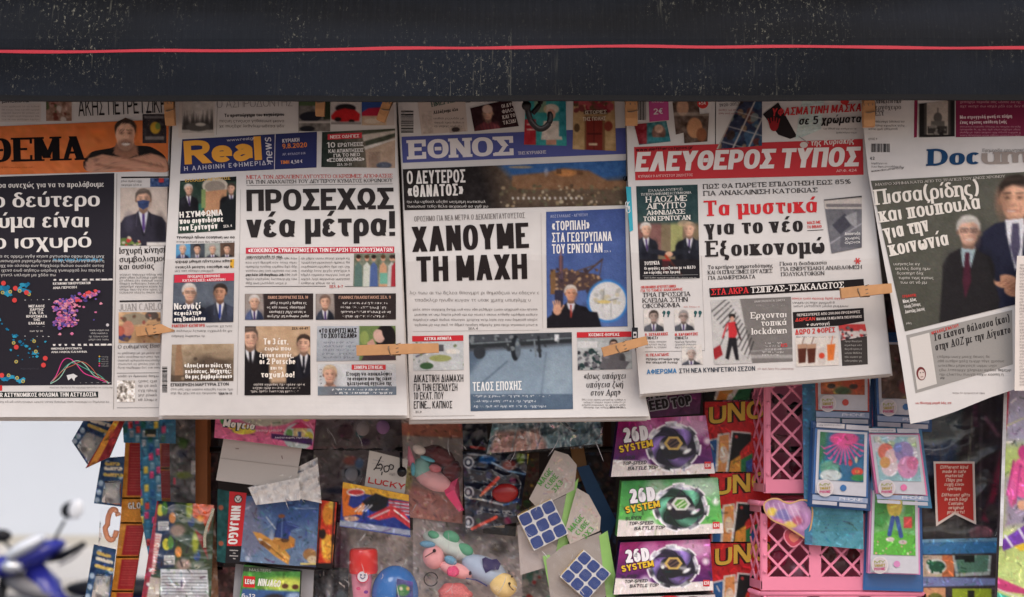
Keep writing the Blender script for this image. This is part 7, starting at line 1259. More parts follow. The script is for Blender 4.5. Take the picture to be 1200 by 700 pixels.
# -- cube puzzles on cards
def cubepack(label, cardq, greenq, cube, y, txt, extra=()):
    th = thing('cube_puzzle_pack', label, 'cube puzzle', at(cube, y), 'cube puzzles hung on cards')
    f = y+.012
    i = Ink(Page(plane(f)), 'hanging_card', th, GLOSS, lift=0); i.poly(cardq, (188, 176, 168));
    for k, (pl, c_) in enumerate(extra): i.poly(pl, c_, lift=-.0008-.0002*k)
    im_ = Img(min(p[0] for p in cardq), min(p[1] for p in cardq), max(p[0] for p in cardq), max(p[1] for p in cardq), (188, 176, 168)).busy(1.2, amp=.12); cc = np.mean(np.array(cardq), 0); i.pic(im_, [tuple(cc+(np.array(p)-cc)*.9) for p in (cardq[0], cardq[2], cardq[3], cardq[-2])], lift=.0002); i.quad(greenq, (150, 196, 110), lift=-.0004, step=6); i.build()
    (a, b_) = txt; d = (np.array(b_)-np.array(a)); d = d/np.linalg.norm(d); nrm = np.array([d[1], -d[0]])
    i = Ink(Page(plane(f)), 'lettering', th, GLOSS, lift=.0006)
    for k in range(3): p0 = np.array(a)-nrm*(k*9-0); i.text(*(p0+d*k*2), *(p0+d*(24-2*k)), 6.5, ['MAGIC', 'CUBE', '3X3'][k], (96, 156, 80), .2, up=tuple(nrm))
    i.build()
    # cube: three visible sides, each face nine tiles
    q = np.array([P(x_, y_, y) for x_, y_ in cube]); e1 = q[1]-q[0]; e3 = q[3]-q[0]; s_ = (np.linalg.norm(e1)+np.linalg.norm(e3))/2
    e1 = e1/np.linalg.norm(e1); e3 = e3/np.linalg.norm(e3); nn = np.cross(e3, e1); nn /= np.linalg.norm(nn); nn = nn if nn[1] < 0 else -nn
    V = np.array([q[0]+e1*s_*u+e3*s_*v-nn*s_*w_ for w_ in (0, 1) for (u, v) in ((0, 0), (1, 0), (1, 1), (0, 1))])
    mesh('cube_body', V, [(0, 3, 2, 1), (4, 5, 6, 7), (0, 1, 5, 4), (1, 2, 6, 5), (2, 3, 7, 6), (3, 0, 4, 7)], cm('cube_white', (214, 212, 210), rough=.35, coat=.3), th)
    def tile(name, o, a1, a2, n_, c_):
        r_ = .24; pts = []
        for (cx, cy, st) in ((1, 1, 0), (0, 1, 90), (0, 0, 180), (1, 0, 270)):
            for k in range(4): an = R(st+k*30); pts.append(((1-r_ if cx else r_)+r_*math.cos(an), (1-r_ if cy else r_)+r_*math.sin(an)))
        m_ = len(pts); V = [o+a1*u+a2*v+n_*.0005 for u, v in pts]+[o+a1*u+a2*v+n_*(-.0006) for u, v in pts]
        mesh(name, V, [tuple(range(m_))]+[(k, m_+k, m_+(k+1) % m_, (k+1) % m_) for k in range(m_)], c_, th)
    blue = cm('tile_blue', (48, 68, 128), rough=.3, coat=.3, noise=.2, nscale=60); yl = cm('tile_straw', (206, 170, 90), rough=.3)
    t_ = s_/3; g_ = .055*t_
    for u in range(3):
        for v in range(3): tile('tile', q[0]+e1*(u*t_+g_)+e3*(v*t_+g_), e1*(t_-2*g_), e3*(t_-2*g_), nn, blue)
    for u in range(3):
        for v in range(3): tile('tile', q[0]-nn*(v*t_+g_)+e3*(u*t_+g_), e3*(t_-2*g_), -nn*(t_-2*g_), -e1, yl); tile('tile', q[0]-nn*(v*t_+g_)+e1*(u*t_+g_), e1*(t_-2*g_), -nn*(t_-2*g_), -e3, yl)
    return th
a_ = cubepack('blue and white cube puzzle in the upper green and white pack', [(650, 528), (666, 533), (676, 545), (673, 574), (630, 596), (620, 585)], [(664, 578), (678, 560), (664, 648), (650, 656)], [(606, 605), (646, 585), (665, 626), (626, 646)], .12, ((634, 570), (660, 538)),
    [([(606, 616), (616, 612), (664, 650), (650, 662), (610, 674)], (176, 164, 160)), ([(607, 622), (612, 620), (612, 664), (660, 646), (662, 652), (610, 673)], (140, 186, 104)), ([(612, 604), (672, 576), (664, 640), (620, 660)], (150, 142, 138))])
film('clear_shell', [(608, 600), (668, 574), (660, 650), (610, 672)], .105, clear(), a_, amp=.003, s=14, seed=71)
b_ = cubepack('blue and white cube puzzle turned on its corner in the lower pack', [(676, 572), (690, 580), (704, 606), (703, 622), (668, 638), (662, 622)], [(702, 628), (712, 622), (726, 704), (712, 712)], [(656, 676), (684, 645), (716, 673), (688, 704)], .115, ((670, 624), (694, 596)),
    [([(640, 656), (660, 640), (704, 624), (716, 690), (700, 712), (646, 712)], (160, 150, 144)), ([(636, 652), (644, 650), (664, 706), (656, 712), (648, 712)], (140, 186, 104)), ([(660, 640), (704, 624), (708, 650), (664, 668)], (130, 176, 90))])
film('clear_shell', [(650, 650), (700, 632), (722, 712), (640, 712)], .095, clear(), b_, amp=.003, s=14, seed=73)
i = Ink(Page(plane(.132)), 'lettering', b_, GLOSS, lift=.0006); i.text(686, 641, 702, 634, 6, 'CO', (60, 90, 50), .22, up=(-.4, -.9)); i.build()
th, sf = card('blue_strip_card', 'narrow slanted blue card between the cube puzzles and the spinning top boxes', 'toy card', [(676, 548), (690, 545), (722, 610), (712, 640)], .19, col=(46, 86, 130), t=.002)
th, sf = card('brown_strip_card', 'narrow brown card behind the white hanging card of the upper cube puzzle', 'toy card', [(668, 524), (684, 524), (690, 560), (676, 566)], .195, col=(150, 106, 60), t=.002)

for o in list(COL.objects):
    if o.parent is None and o.get('label'):
        if o.name.startswith('plush_unicorn'): creases(o, (480, 514, 540, 604), .128, 16, 1)
        elif o.name.startswith('plush_caterpillar'): creases(o, (486, 612, 606, 690), .118, 26, 2)
        elif o.name.startswith('red_capped'): creases(o, (402, 622, 490, 690), .118, 18, 3)
        elif o.name.startswith('plush_figure'): creases(o, (372, 492, 430, 575), .19, 14, 4)
        elif o.name.startswith('teal_film'): creases(o, (580, 488, 700, 522), .088, 26, 5, .0009)
        elif o.name == 'crumpled_white_bag': creases(o, (300, 560, 372, 582), .116, 12, 6, .0009)
        elif o.name.startswith('cube_puzzle_pack'): creases(o, (612, 580, 666, 660) if '.' not in o.name else (650, 640, 716, 700), .088, 9, 7)
# -- spinning top boxes
def topbox(label, face, sidex, y, bg1, bg2, ring, gem, spark, full=True, lower=None):
    (TL, TR, BR, BL) = face
    th = thing('spinning_top_box', label, 'toy box', at(face, y), 'boxed spinning tops stacked in a column')
    yq = [y+.010, y+.010, y, y]; f = lambda u, v: y+.010*(1-np.clip((v-TL[1])/(BL[1]-TL[1]), 0, 1))
    A = np.array([P(p[0], p[1], d) for p, d in zip(face, yq)]); B = A+np.array([[0, .045, 0]]*4)
    mesh('box_body', np.concatenate([A+[0, .003, 0], B]), [(0, 3, 2, 1), (4, 5, 6, 7), (0, 1, 5, 4), (1, 2, 6, 5), (2, 3, 7, 6), (3, 0, 4, 7)], cm('box_side_%d' % bg2[0], bg2, rough=.45, coat=.2), th)
    x0, x1, y0, y1 = min(TL[0], BL[0]), max(TR[0], BR[0]), TL[1], BR[1]; H = y1-y0; W_ = x1-x0
    im = Img(x0, y0, x1, y1, bg1, res=2.2, col2=bg2).noise(4, 8, 2)
    cx, cy, rx, ry = x0+.60*W_, y0+.47*H, .255*W_, .45*H; ring = tuple(np.array(ring)*.8)
    for k in range(26):
        a = k*.2417+.1; L_ = .5*W_*(.7+.3*((k*7) % 5)/5); im.line(cx, cy, cx+L_*math.cos(a), cy+L_*math.sin(a), 2.2, spark, al=.10, soft=3)
    im.ell(cx+rx*.7, cy-ry*.75, rx*.9, ry*.5, (240, 232, 240), al=.6, soft=14); im.ell(cx-rx*.9, cy-ry*.7, rx*.4, ry*.5, (236, 200, 226), al=.45, soft=12); im.ell(x1-9, y0+.4*H, 4, 4, (246, 240, 240), al=.8, soft=4); im.ell(cx-rx*1.1, cy+ry*.75, 6, 6, (240, 240, 240), al=.7, soft=6)
    im.poly([(x0-2, y0+.83*H), (x0+.5*W_, y0+.86*H), (x1+2, y0+.80*H), (x1+2, y1+2), (x0-2, y1+2)], (222, 212, 208))
    im.poly([(x0-2, y0+.74*H), (x0+.25*W_, y0+.76*H), (x0+.48*W_, y0+.88*H), (x0-2, y0+.9*H)], (222, 212, 208), soft=1.5)
    dx_, dy_ = (im.X-cx)/rx, (im.Y-cy-2)/ry; rr_ = np.hypot(dx_, dy_); th_ = np.arctan2(dy_, dx_)
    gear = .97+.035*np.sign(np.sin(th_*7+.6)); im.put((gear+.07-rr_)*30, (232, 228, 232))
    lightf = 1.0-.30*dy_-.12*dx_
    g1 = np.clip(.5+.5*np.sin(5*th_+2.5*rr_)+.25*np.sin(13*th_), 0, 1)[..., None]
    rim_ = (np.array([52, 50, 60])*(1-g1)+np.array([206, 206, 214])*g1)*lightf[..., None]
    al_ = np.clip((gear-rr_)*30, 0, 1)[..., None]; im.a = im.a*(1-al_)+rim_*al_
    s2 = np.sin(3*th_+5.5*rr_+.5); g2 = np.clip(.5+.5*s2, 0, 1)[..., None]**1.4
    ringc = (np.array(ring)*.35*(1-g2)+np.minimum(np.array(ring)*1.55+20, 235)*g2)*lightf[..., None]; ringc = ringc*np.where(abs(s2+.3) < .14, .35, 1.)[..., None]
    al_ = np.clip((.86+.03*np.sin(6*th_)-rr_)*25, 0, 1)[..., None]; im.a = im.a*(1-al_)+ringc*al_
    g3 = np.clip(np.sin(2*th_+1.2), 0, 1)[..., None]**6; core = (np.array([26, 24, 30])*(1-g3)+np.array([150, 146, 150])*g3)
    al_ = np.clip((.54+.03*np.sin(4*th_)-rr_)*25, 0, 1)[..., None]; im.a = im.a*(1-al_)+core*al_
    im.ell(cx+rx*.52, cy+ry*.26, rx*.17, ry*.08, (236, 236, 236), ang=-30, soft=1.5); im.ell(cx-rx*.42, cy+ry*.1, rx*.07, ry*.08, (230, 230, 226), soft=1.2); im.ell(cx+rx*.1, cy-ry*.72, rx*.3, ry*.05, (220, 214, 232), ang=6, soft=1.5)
    im.busy(.5, amp=.28); hx = [(cx+rx*.36*math.cos(a), cy-2+ry*.32*math.sin(a)) for a in np.arange(6)*math.pi/3]; im.poly(hx, gem[0]); im.poly([(cx+(p[0]-cx)*.68, cy-2+(p[1]-cy+2)*.68) for p in hx], gem[1]); im.line(cx-5, cy, cx+3, cy-6, 1.6, gem[2]); im.line(cx-2, cy+2, cx+6, cy-3, 1.4, gem[2])
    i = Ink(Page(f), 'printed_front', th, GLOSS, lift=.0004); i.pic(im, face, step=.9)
    i.build()
    s_ = W_/118.; X = lambda a: x0+a*s_; Y = lambda b__: y0+b__*H/64.
    i = Ink(Page(f), 'lettering', th, GLOSS, lift=.0012)
    i.text(X(14.2), Y(28.6), X(43.5), Y(25), 19*H/64., '26D', (60, 30, 66), .36, c=1, gap=.03); i.text(X(15), Y(27.6), X(43), Y(24), 17.6*H/64., '26D', (236, 232, 236), .27, c=.9, gap=.07, lift=.0008)
    i.text(X(9.4), Y(40.6), X(48.6), Y(32.6), 9.6*H/64., 'SYSTEM', (70, 30, 30), .38, c=1, gap=.05); i.text(X(10), Y(39.6), X(48), Y(31.6), 8.4*H/64., 'SYSTEM', (226, 186, 44), .24, c=.9, lift=.0008)
    for k, (xa, xb, st) in enumerate(((9, 27, 'SUPER'), (13, 40, 'TOP-SPEED'), (19, 53, 'BATTLE TOP'))): i.text(X(xa), Y(48.3+k*6), X(xb), Y(46.8+k*6), 4.2*H/64., st, (52, 46, 52), .2, slant=.25)
    i.rect(X(106), Y(50), X(113.5), Y(58.5), (204, 44, 52)); i.text(X(107.2), Y(56.6), X(112.6), Y(56.4), 4, 'ЕН' if 0 else 'EH', (236, 220, 216), .22, lift=.0006); i.build()
    # left side print
    sdq = [P(TL[0], TL[1], yq[0]+.044), P(TL[0], TL[1], yq[0]+.002), P(BL[0], BL[1], y+.002), P(BL[0], BL[1], y+.044)]
    class SideSurf:
        def map(s, u, v, lift):
            a, b__, c, d = [np.array(p) for p in sdq]; u = np.asarray(u)[:, None]; v = np.asarray(v)[:, None]
            p = (a*(1-u)+b__*u)*(1-v)+(d*(1-u)+c*u)*v; n_ = np.cross(b__-a, d-a); n_ = n_/np.linalg.norm(n_); n_ = -n_ if n_[0] > 0 else n_; return p+n_*np.asarray(lift)[:, None]
    i = Ink(SideSurf(), 'side_print', th, GLOSS, lift=.0005); i.quad([(.05, .8), (.95, .8), (.95, .97), (.05, .97)], (206, 196, 196), lift=0, step=.3); i.quad([(.2, .1), (.85, .1), (.85, .3), (.2, .3)], (196, 190, 200), lift=0, step=.3); i.disc(.5, .62, .34, .13, (206, 200, 206)); i.disc(.5, .62, .27, .10, ring, lift=.0003); i.build()
    return th
PUR = ((150, 20, 96), (52, 16, 84)); GRN = ((50, 130, 60), (110, 190, 90))
topbox('purple spinning top box directly under the newspaper corner, topmost whole one', [(725, 492), (827, 487), (838, 555), (716, 559)], 0, .105, *PUR, (96, 74, 132), ((200, 166, 90), (90, 66, 60), (30, 24, 30)), (240, 150, 210))
topbox('green spinning top box with the green hexagon gem in the middle of the column', [(729, 564), (841, 560), (848, 625), (723, 629)], 0, .105, *GRN, (70, 130, 104), ((210, 210, 204), (90, 150, 60), (220, 230, 200)), (230, 250, 190))
topbox('purple spinning top box lowest in the column below the green one', [(727, 636), (832, 632), (836, 692), (719, 697)], 0, .105, *PUR, (96, 74, 132), ((200, 166, 90), (90, 66, 60), (30, 24, 30)), (240, 150, 210))
im = Img(735, 446, 830, 496, (96, 30, 82), col2=(60, 26, 60)).noise(5, 8, 3)
th, sf = card('spinning_top_box', 'dark purple box top reading speed top, half hidden by the newspaper corner', 'toy box', [(738, 446), (823, 446), (820, 485), (738, 491)], .115, img=im, t=.04, side=(60, 24, 60), group='boxed spinning tops stacked in a column')
i = Ink(sf, 'lettering', th, GLOSS, lift=.0012)
for l_, c_, w_, dd in ((0, (150, 146, 156), .42, 1.2), (.0008, (24, 20, 26), .25, 0)):
    i.text(752-dd, 469+dd, 781+dd, 465+dd, 11+dd*2, 'ONE', c_, w_, c=.9 if not dd else 1, lift=l_, gap=.08 if not dd else .0); i.text(746-dd, 484+dd, 784+dd, 478+dd, 11.5+dd*2, 'SPEED', c_, w_, c=.9 if not dd else 1, lift=l_, gap=.08 if not dd else 0); i.text(788-dd, 478.5+dd, 811+dd, 474+dd, 11.5+dd*2, 'TOP', c_, w_, c=.9 if not dd else 1, lift=l_, gap=.08 if not dd else 0)
i.build()
th, sf = card('spinning_top_box', 'pale edge of another spinning top box at the bottom edge of the picture', 'toy box', [(722, 700), (838, 697), (840, 716), (722, 718)], .11, col=(206, 196, 196), t=.04, side=(120, 110, 110), group='boxed spinning tops stacked in a column')
i = Ink(sf, 'blotch_print', th, GLOSS, lift=.001); i.disc(785, 703, 14, 5, (200, 60, 60)); i.disc(812, 703, 10, 4, (90, 60, 40)); i.build()
# -- card game boxes
def cardgame(label, x0, y0, x1, y1, y, lx=0):
    q = [(x0, y0), (x1, y0), (x1, y1), (x0, y1)]; im = Img(x0, y0, x1, y1, (200, 34, 40)).noise(3, 9, 2); s_ = (y1-y0)/82.
    X = lambda a: x0+a; Y = lambda b__: y0+b__*s_
    im.poly([(X(2), Y(45)), (X(16), Y(42)), (X(18), Y(84)), (X(2), Y(84))], (216, 214, 214)); im.poly([(X(3), Y(47)), (X(14), Y(44)), (X(16), Y(84)), (X(3), Y(84))], (40, 90, 150)); im.line(X(7), Y(50), X(10), Y(56), 1.6, (220, 220, 226))
    im.poly([(X(15), Y(38)), (X(29), Y(36)), (X(30), Y(84)), (X(12), Y(84))], (220, 212, 206)); im.poly([(X(17), Y(40)), (X(28), Y(38)), (X(28), Y(84)), (X(15), Y(84))], (224, 150, 90)); im.ell(X(22), Y(62), 5, 10*s_, (226, 200, 180))
    im.poly([(X(31), Y(34)), (X(54), Y(36)), (X(56), Y(84)), (X(24), Y(84))], (222, 216, 212)); im.poly([(X(33), Y(36)), (X(54), Y(38)), (X(56), Y(84)), (X(27), Y(84))], (22, 20, 22)); im.poly([(X(56), Y(44)), (X(42), Y(58)), (X(34), Y(84)), (X(56), Y(84))], (206, 50, 46)); im.poly([(X(30), Y(70)), (X(42), Y(62)), (X(42), Y(84)), (X(28), Y(84))], (224, 150, 60)); im.poly([(X(42), Y(68)), (X(56), Y(60)), (X(56), Y(84)), (X(42), Y(84))], (40, 120, 70)); im.poly([(X(48), Y(70)), (X(56), Y(66)), (X(56), Y(84)), (X(48), Y(84))], (50, 80, 150)); im.ell(X(37), Y(41), 1.8, 2, (190, 60, 60))
    th, sf = card('card_game_box', label, 'card game', q, y, img=im, t=.02, side=(140, 24, 28), group='red card game boxes stacked behind the spinning tops')
    i = Ink(sf, 'lettering', th, GLOSS, lift=.001); i.text(X(4+lx), Y(28), X(71+lx), Y(20), 24*s_, 'UNO', (60, 16, 16), .30, slant=.12, c=.9, gap=.09); i.text(X(5+lx), Y(26.5), X(70+lx), Y(19), 22*s_, 'UNO', (222, 180, 70), .21, slant=.12, c=.9, lift=.0008); i.build()
cardgame('red card game box with yellow lettering, topmost whole one beside the pink basket', 826, 471, 900, 553, .16)
cardgame('red card game box with yellow lettering, second down beside the pink basket', 832, 555, 903, 635, .16)
cardgame('red card game box with yellow lettering, lowest beside the pink basket', 833, 637, 903, 719, .16)
im = Img(820, 446, 890, 472, (24, 22, 24)); im.poly([(842, 446), (878, 446), (878, 472), (836, 472)], (220, 214, 210)); im.poly([(848, 446), (860, 446), (850, 472), (838, 472)], (224, 140, 60)); im.poly([(856, 472), (872, 446), (884, 446), (876, 472)], (40, 110, 70)); im.ell(852, 458, 7, 4, (206, 150, 80))
card('card_game_box', 'black and green bottom edge of a card game box right under the newspaper', 'card game', [(826, 446), (884, 446), (884, 469), (826, 469)], .165, img=im, t=.02, side=(30, 28, 30), group='red card game boxes stacked behind the spinning tops')

# -- pink baskets
pk_ = cm('pink_plastic_basket', (238, 140, 168), rough=.4, coat=.15, noise=.05, nscale=20)
def bar(V, F, a, b__, w_, t, nrm):
    a, b__ = np.array(a), np.array(b__); d = b__-a; d /= np.linalg.norm(d); s_ = np.cross(d, nrm); s_ /= np.linalg.norm(s_); k = len(V)
    for p in (a, b__):
        for (q, r_) in ((-1, 0), (1, 0), (1, 1), (-1, 1)): V.append(p+s_*q*w_/2+nrm*(t*(r_-.5)))
    F += [(k, k+1, k+5, k+4), (k+1, k+2, k+6, k+5), (k+2, k+3, k+7, k+6), (k+3, k, k+4, k+7), (k, k+3, k+2, k+1), (k+4, k+5, k+6, k+7)]
def clipseg(p, d, x0, x1, y0, y1):
    t0, t1 = -1e9, 1e9
    for k, (lo, hi) in enumerate(((x0, x1), (y0, y1))):
        if abs(d[k]) < 1e-9: continue
        a, b__ = (lo-p[k])/d[k], (hi-p[k])/d[k]; t0 = max(t0, min(a, b__)); t1 = min(t1, max(a, b__))
    return (p[0]+d[0]*t0, p[1]+d[1]*t0, p[0]+d[0]*t1, p[1]+d[1]*t1) if t1 > t0+2 else None
def basket(label, xl, xr, yt, yb, y, div):
    th = thing('pink_basket', label, 'basket', tuple(P((xl+xr)/2, yb, y)), 'pink lattice baskets hung in a column')
    W_ = (xr-xl); H = yb-yt
    def pt(u, v, dd=0.): 
        c = P(xl, yb, y); return np.array([c[0]+u/1000*(1+y/2), y+dd+ .00012*v*0, c[2]+v/1000*(1+y/2)])
    rim = 16; V, F = [], []
    def plate(u0, v0, u1, v1):
        bar(V, F, pt(u0, (v0+v1)/2), pt(u1, (v0+v1)/2), (v1-v0)/1000*(1+y/2), .0026, np.array([0, 1., 0]))
    plate(0, 0, W_, rim); plate(0, H-12, W_, H+1.5)
    segs = [0]+div+[W_]
    for k, dx in enumerate(segs): 
        w2 = 7 if 0 < k < len(segs)-1 else 6; plate(max(0, dx-w2), rim, min(W_, dx+w2), H-3)
    mesh('front_frame', V, F, pk_, th)
    V, F = [], []
    for s0, s1 in zip(segs[:-1], segs[1:]):
        a0, a1 = s0+6, s1-6
        for sg in (1, -1):
            n0 = -8 if sg > 0 else -8
            for k in range(-12, 16):
                p = (a0+k*25, rim); cs = clipseg(p, (1, sg*1.05), a0, a1, rim, H-11)
                if cs: bar(V, F, pt(cs[0], cs[1], .0003*sg), pt(cs[2], cs[3], .0003*sg), .0029, .0020, np.array([0, 1., 0]))
    mesh('front_lattice', V, F, pk_, th)
    # left side and right side lattice, running back
    D = .17; FL = .030
    for nm, u in (('side_lattice', 0), ('side_lattice', W_)):
        V, F = [], []; nx = np.array([1., 0, 0]); xx = pt(u, 0)[0]; sc = (1+y/2)/1000; z0 = pt(0, 0)[2]
        def sp(d_, v): return np.array([xx-(-.004 if u else FL*(d_/D)), y+d_, z0+v*sc])
        for v0, w_ in ((rim/2-2, .010), (H-5, .012)): bar(V, F, sp(0, v0), sp(D, v0), w_, .0026, nx)
        for d_ in (0.003, D): bar(V, F, sp(d_, 0), sp(d_, H), .006, .0026, nx)
        for sg in (1, -1):
            for k in range(-10, 14):
                cs = clipseg((k*24, rim*.6), (1, sg*1.1), 3, D*1000-3, rim*.6, H-11)
                if cs: bar(V, F, sp(cs[0]/1000, cs[1]), sp(cs[2]/1000, cs[3]), .003, .002, nx)
        mesh(nm, V, F, pk_, th)
    A = pt(0, 1); B = pt(W_, 1); mesh('bottom', [A, B, B+[0, D, 0], A+[-FL, D, 0], A+[0, 0, .002], B+[0, 0, .002], B+[0, D, .002], A+[-FL, D, .002]], [(0, 1, 2, 3), (7, 6, 5, 4), (0, 4, 5, 1), (3, 2, 6, 7), (0, 3, 7, 4), (1, 5, 6, 2)], pk_, th)
    A = pt(0, 0, D); B = pt(W_, 0, D); C_ = pt(W_, H, D); D_ = pt(0, H, D)
    V, F = [], []; bar(V, F, (A+B)/2*0+A+[0, 0, H/2000], B+[0, 0, H/2000], H/1000, .002, np.array([0, 1., 0])); mesh('back_wall', V, F, pk_, th)
    tube('rim', [tuple(pt(-2, H)), tuple(pt(W_+1, H)), tuple(pt(W_+1, H, D)), tuple(pt(-27, H, D)), tuple(pt(-2, H))], .0032, pk_, th)
    # beads on the corner post
    for k in range(5): ellipsoid('corner_bead', tuple(pt(3, rim+6+k*(H-rim-10)/4, -.003)), (.0022, .002, .0022), pk_, th, n=6)
    return th
basket('pink lattice basket at the top, under the red masthead newspaper', 897, 1046, 440, 578, .115, [50, 100])
basket('pink lattice basket in the middle holding the foil heart', 893, 1075, 590, 692, .115, [62, 122])
basket('pink lattice basket at the bottom edge with only its rim and upper lattice showing', 893, 1080, 696, 790, .115, [60, 120])
q_ = random.Random(5)
def lolly(label, x, y, r_, c_, d=.17): 
    th = thing('wrapped_sweet', label, 'wrapped sweet', tuple(P(x, y, d)), 'wrapped sweets lying in the pink baskets'); ellipsoid('sweet', tuple(P(x, y, d)), (r_/1000, r_/1250, r_/1100), cm('sweet_%d%d%d' % c_, c_, rough=.25, noise=.35, nscale=160, bump=.6, coat=.5), th, noise=.2, seed=int(x), n=10); film('wrapper', [(x-r_-4, y-r_-3), (x+r_+4, y-r_-2), (x+r_+3, y+r_+3), (x-r_-4, y+r_+2)], d-.018, clear(), th, amp=.006, s=8, seed=int(x), step=2.5)
for (x, y, r_, c_) in ((915, 520, 13, (150, 90, 100)), (935, 545, 12, (120, 40, 60)), (915, 560, 11, (176, 40, 80)), (932, 480, 10, (40, 36, 44)), (912, 468, 8, (60, 40, 50))): lolly('wrapped sweet seen through the top basket at height %s' % {520: 'middle', 545: 'low near the teal card', 560: 'of its base', 480: 'of its upper right', 468: 'of its rim'}[y], x, y, r_, c_)
for (x, y, r_, c_, w_) in ((912, 655, 12, (200, 60, 110), 'left end'), (935, 668, 11, (206, 170, 190), 'left part beside the divider'), (968, 650, 13, (110, 66, 60), 'middle part, upper row'), (985, 662, 12, (150, 120, 120), 'middle part, lower row'), (1003, 652, 12, (120, 60, 64), 'right part beside the phone toy'), (1020, 664, 11, (100, 70, 74), 'right end behind the lattice')): lolly('wrapped sweet in the middle basket, '+w_, x, y, r_, c_)
for (x, y, r_, c_, w_) in ((905, 703, 8, (40, 40, 80), 'dark blue one'), (950, 706, 10, (196, 90, 60), 'orange one'), (985, 707, 8, (150, 120, 170), 'lilac one')): lolly('wrapped sweet in the bottom basket, '+w_, x, y, r_, c_)
# foil heart
th = thing('foil_heart', 'flat purple and yellow foil heart clipped on the middle pink basket', 'foil heart', tuple(P(925, 605, .10)))
im = Img(892, 582, 950, 634, (170, 120, 170)).noise(14, 6, 5); im.ell(905, 600, 6, 5, (226, 196, 70), soft=1.5); im.ell(918, 604, 10, 7, (120, 110, 170), soft=3); im.ell(930, 598, 7, 8, (196, 150, 190), soft=3); im.ell(926, 615, 8, 4, (222, 190, 90), soft=2); im.ell(935, 610, 6, 5, (190, 90, 120), soft=2); im.ell(912, 612, 6, 4, (214, 130, 170), soft=2)
for k in range(6): im.line(900+k*6, 590, 908+k*7, 616, 1, (236, 226, 236), al=.6)
ht = [(918, 588), (926, 590), (940, 586), (950, 590), (952, 606), (946, 630), (936, 626), (920, 616), (906, 610), (897, 600), (896, 590), (904, 585), (912, 585)]
hs = Page(lambda u, v: .104-.006*np.cos((u-925)/30)*np.cos((v-605)/25))
cut('heart_face', th, hs, ht, im, .0005); th.children[0].data.materials[0] = FOIL
i = Ink(hs, 'piped_rim', th, cm('gold_rim', (206, 160, 110), rough=.4), lift=.0012); i.path(ht, 1.8, (206, 160, 110), closed=True); i.build()
th = thing('red_heart_pendant', 'small red heart pendant hanging under the foil heart', 'pendant', tuple(P(932, 630, .1))); i = Ink(Page(plane(.106)), 'heart_face', th, FOIL, lift=0)
h2 = [(932, 624), (937, 620), (942, 622), (943, 628), (938, 636), (930, 641), (924, 638), (919, 630), (920, 623), (925, 620)]; i.poly(h2, (190, 60, 80)); i.path(h2, 1.6, (222, 130, 150), lift=.0004, closed=True); i.poly([(x*.55+931*.45, y*.55+630*.45) for x, y in h2], (222, 120, 100), lift=.0003); i.build()

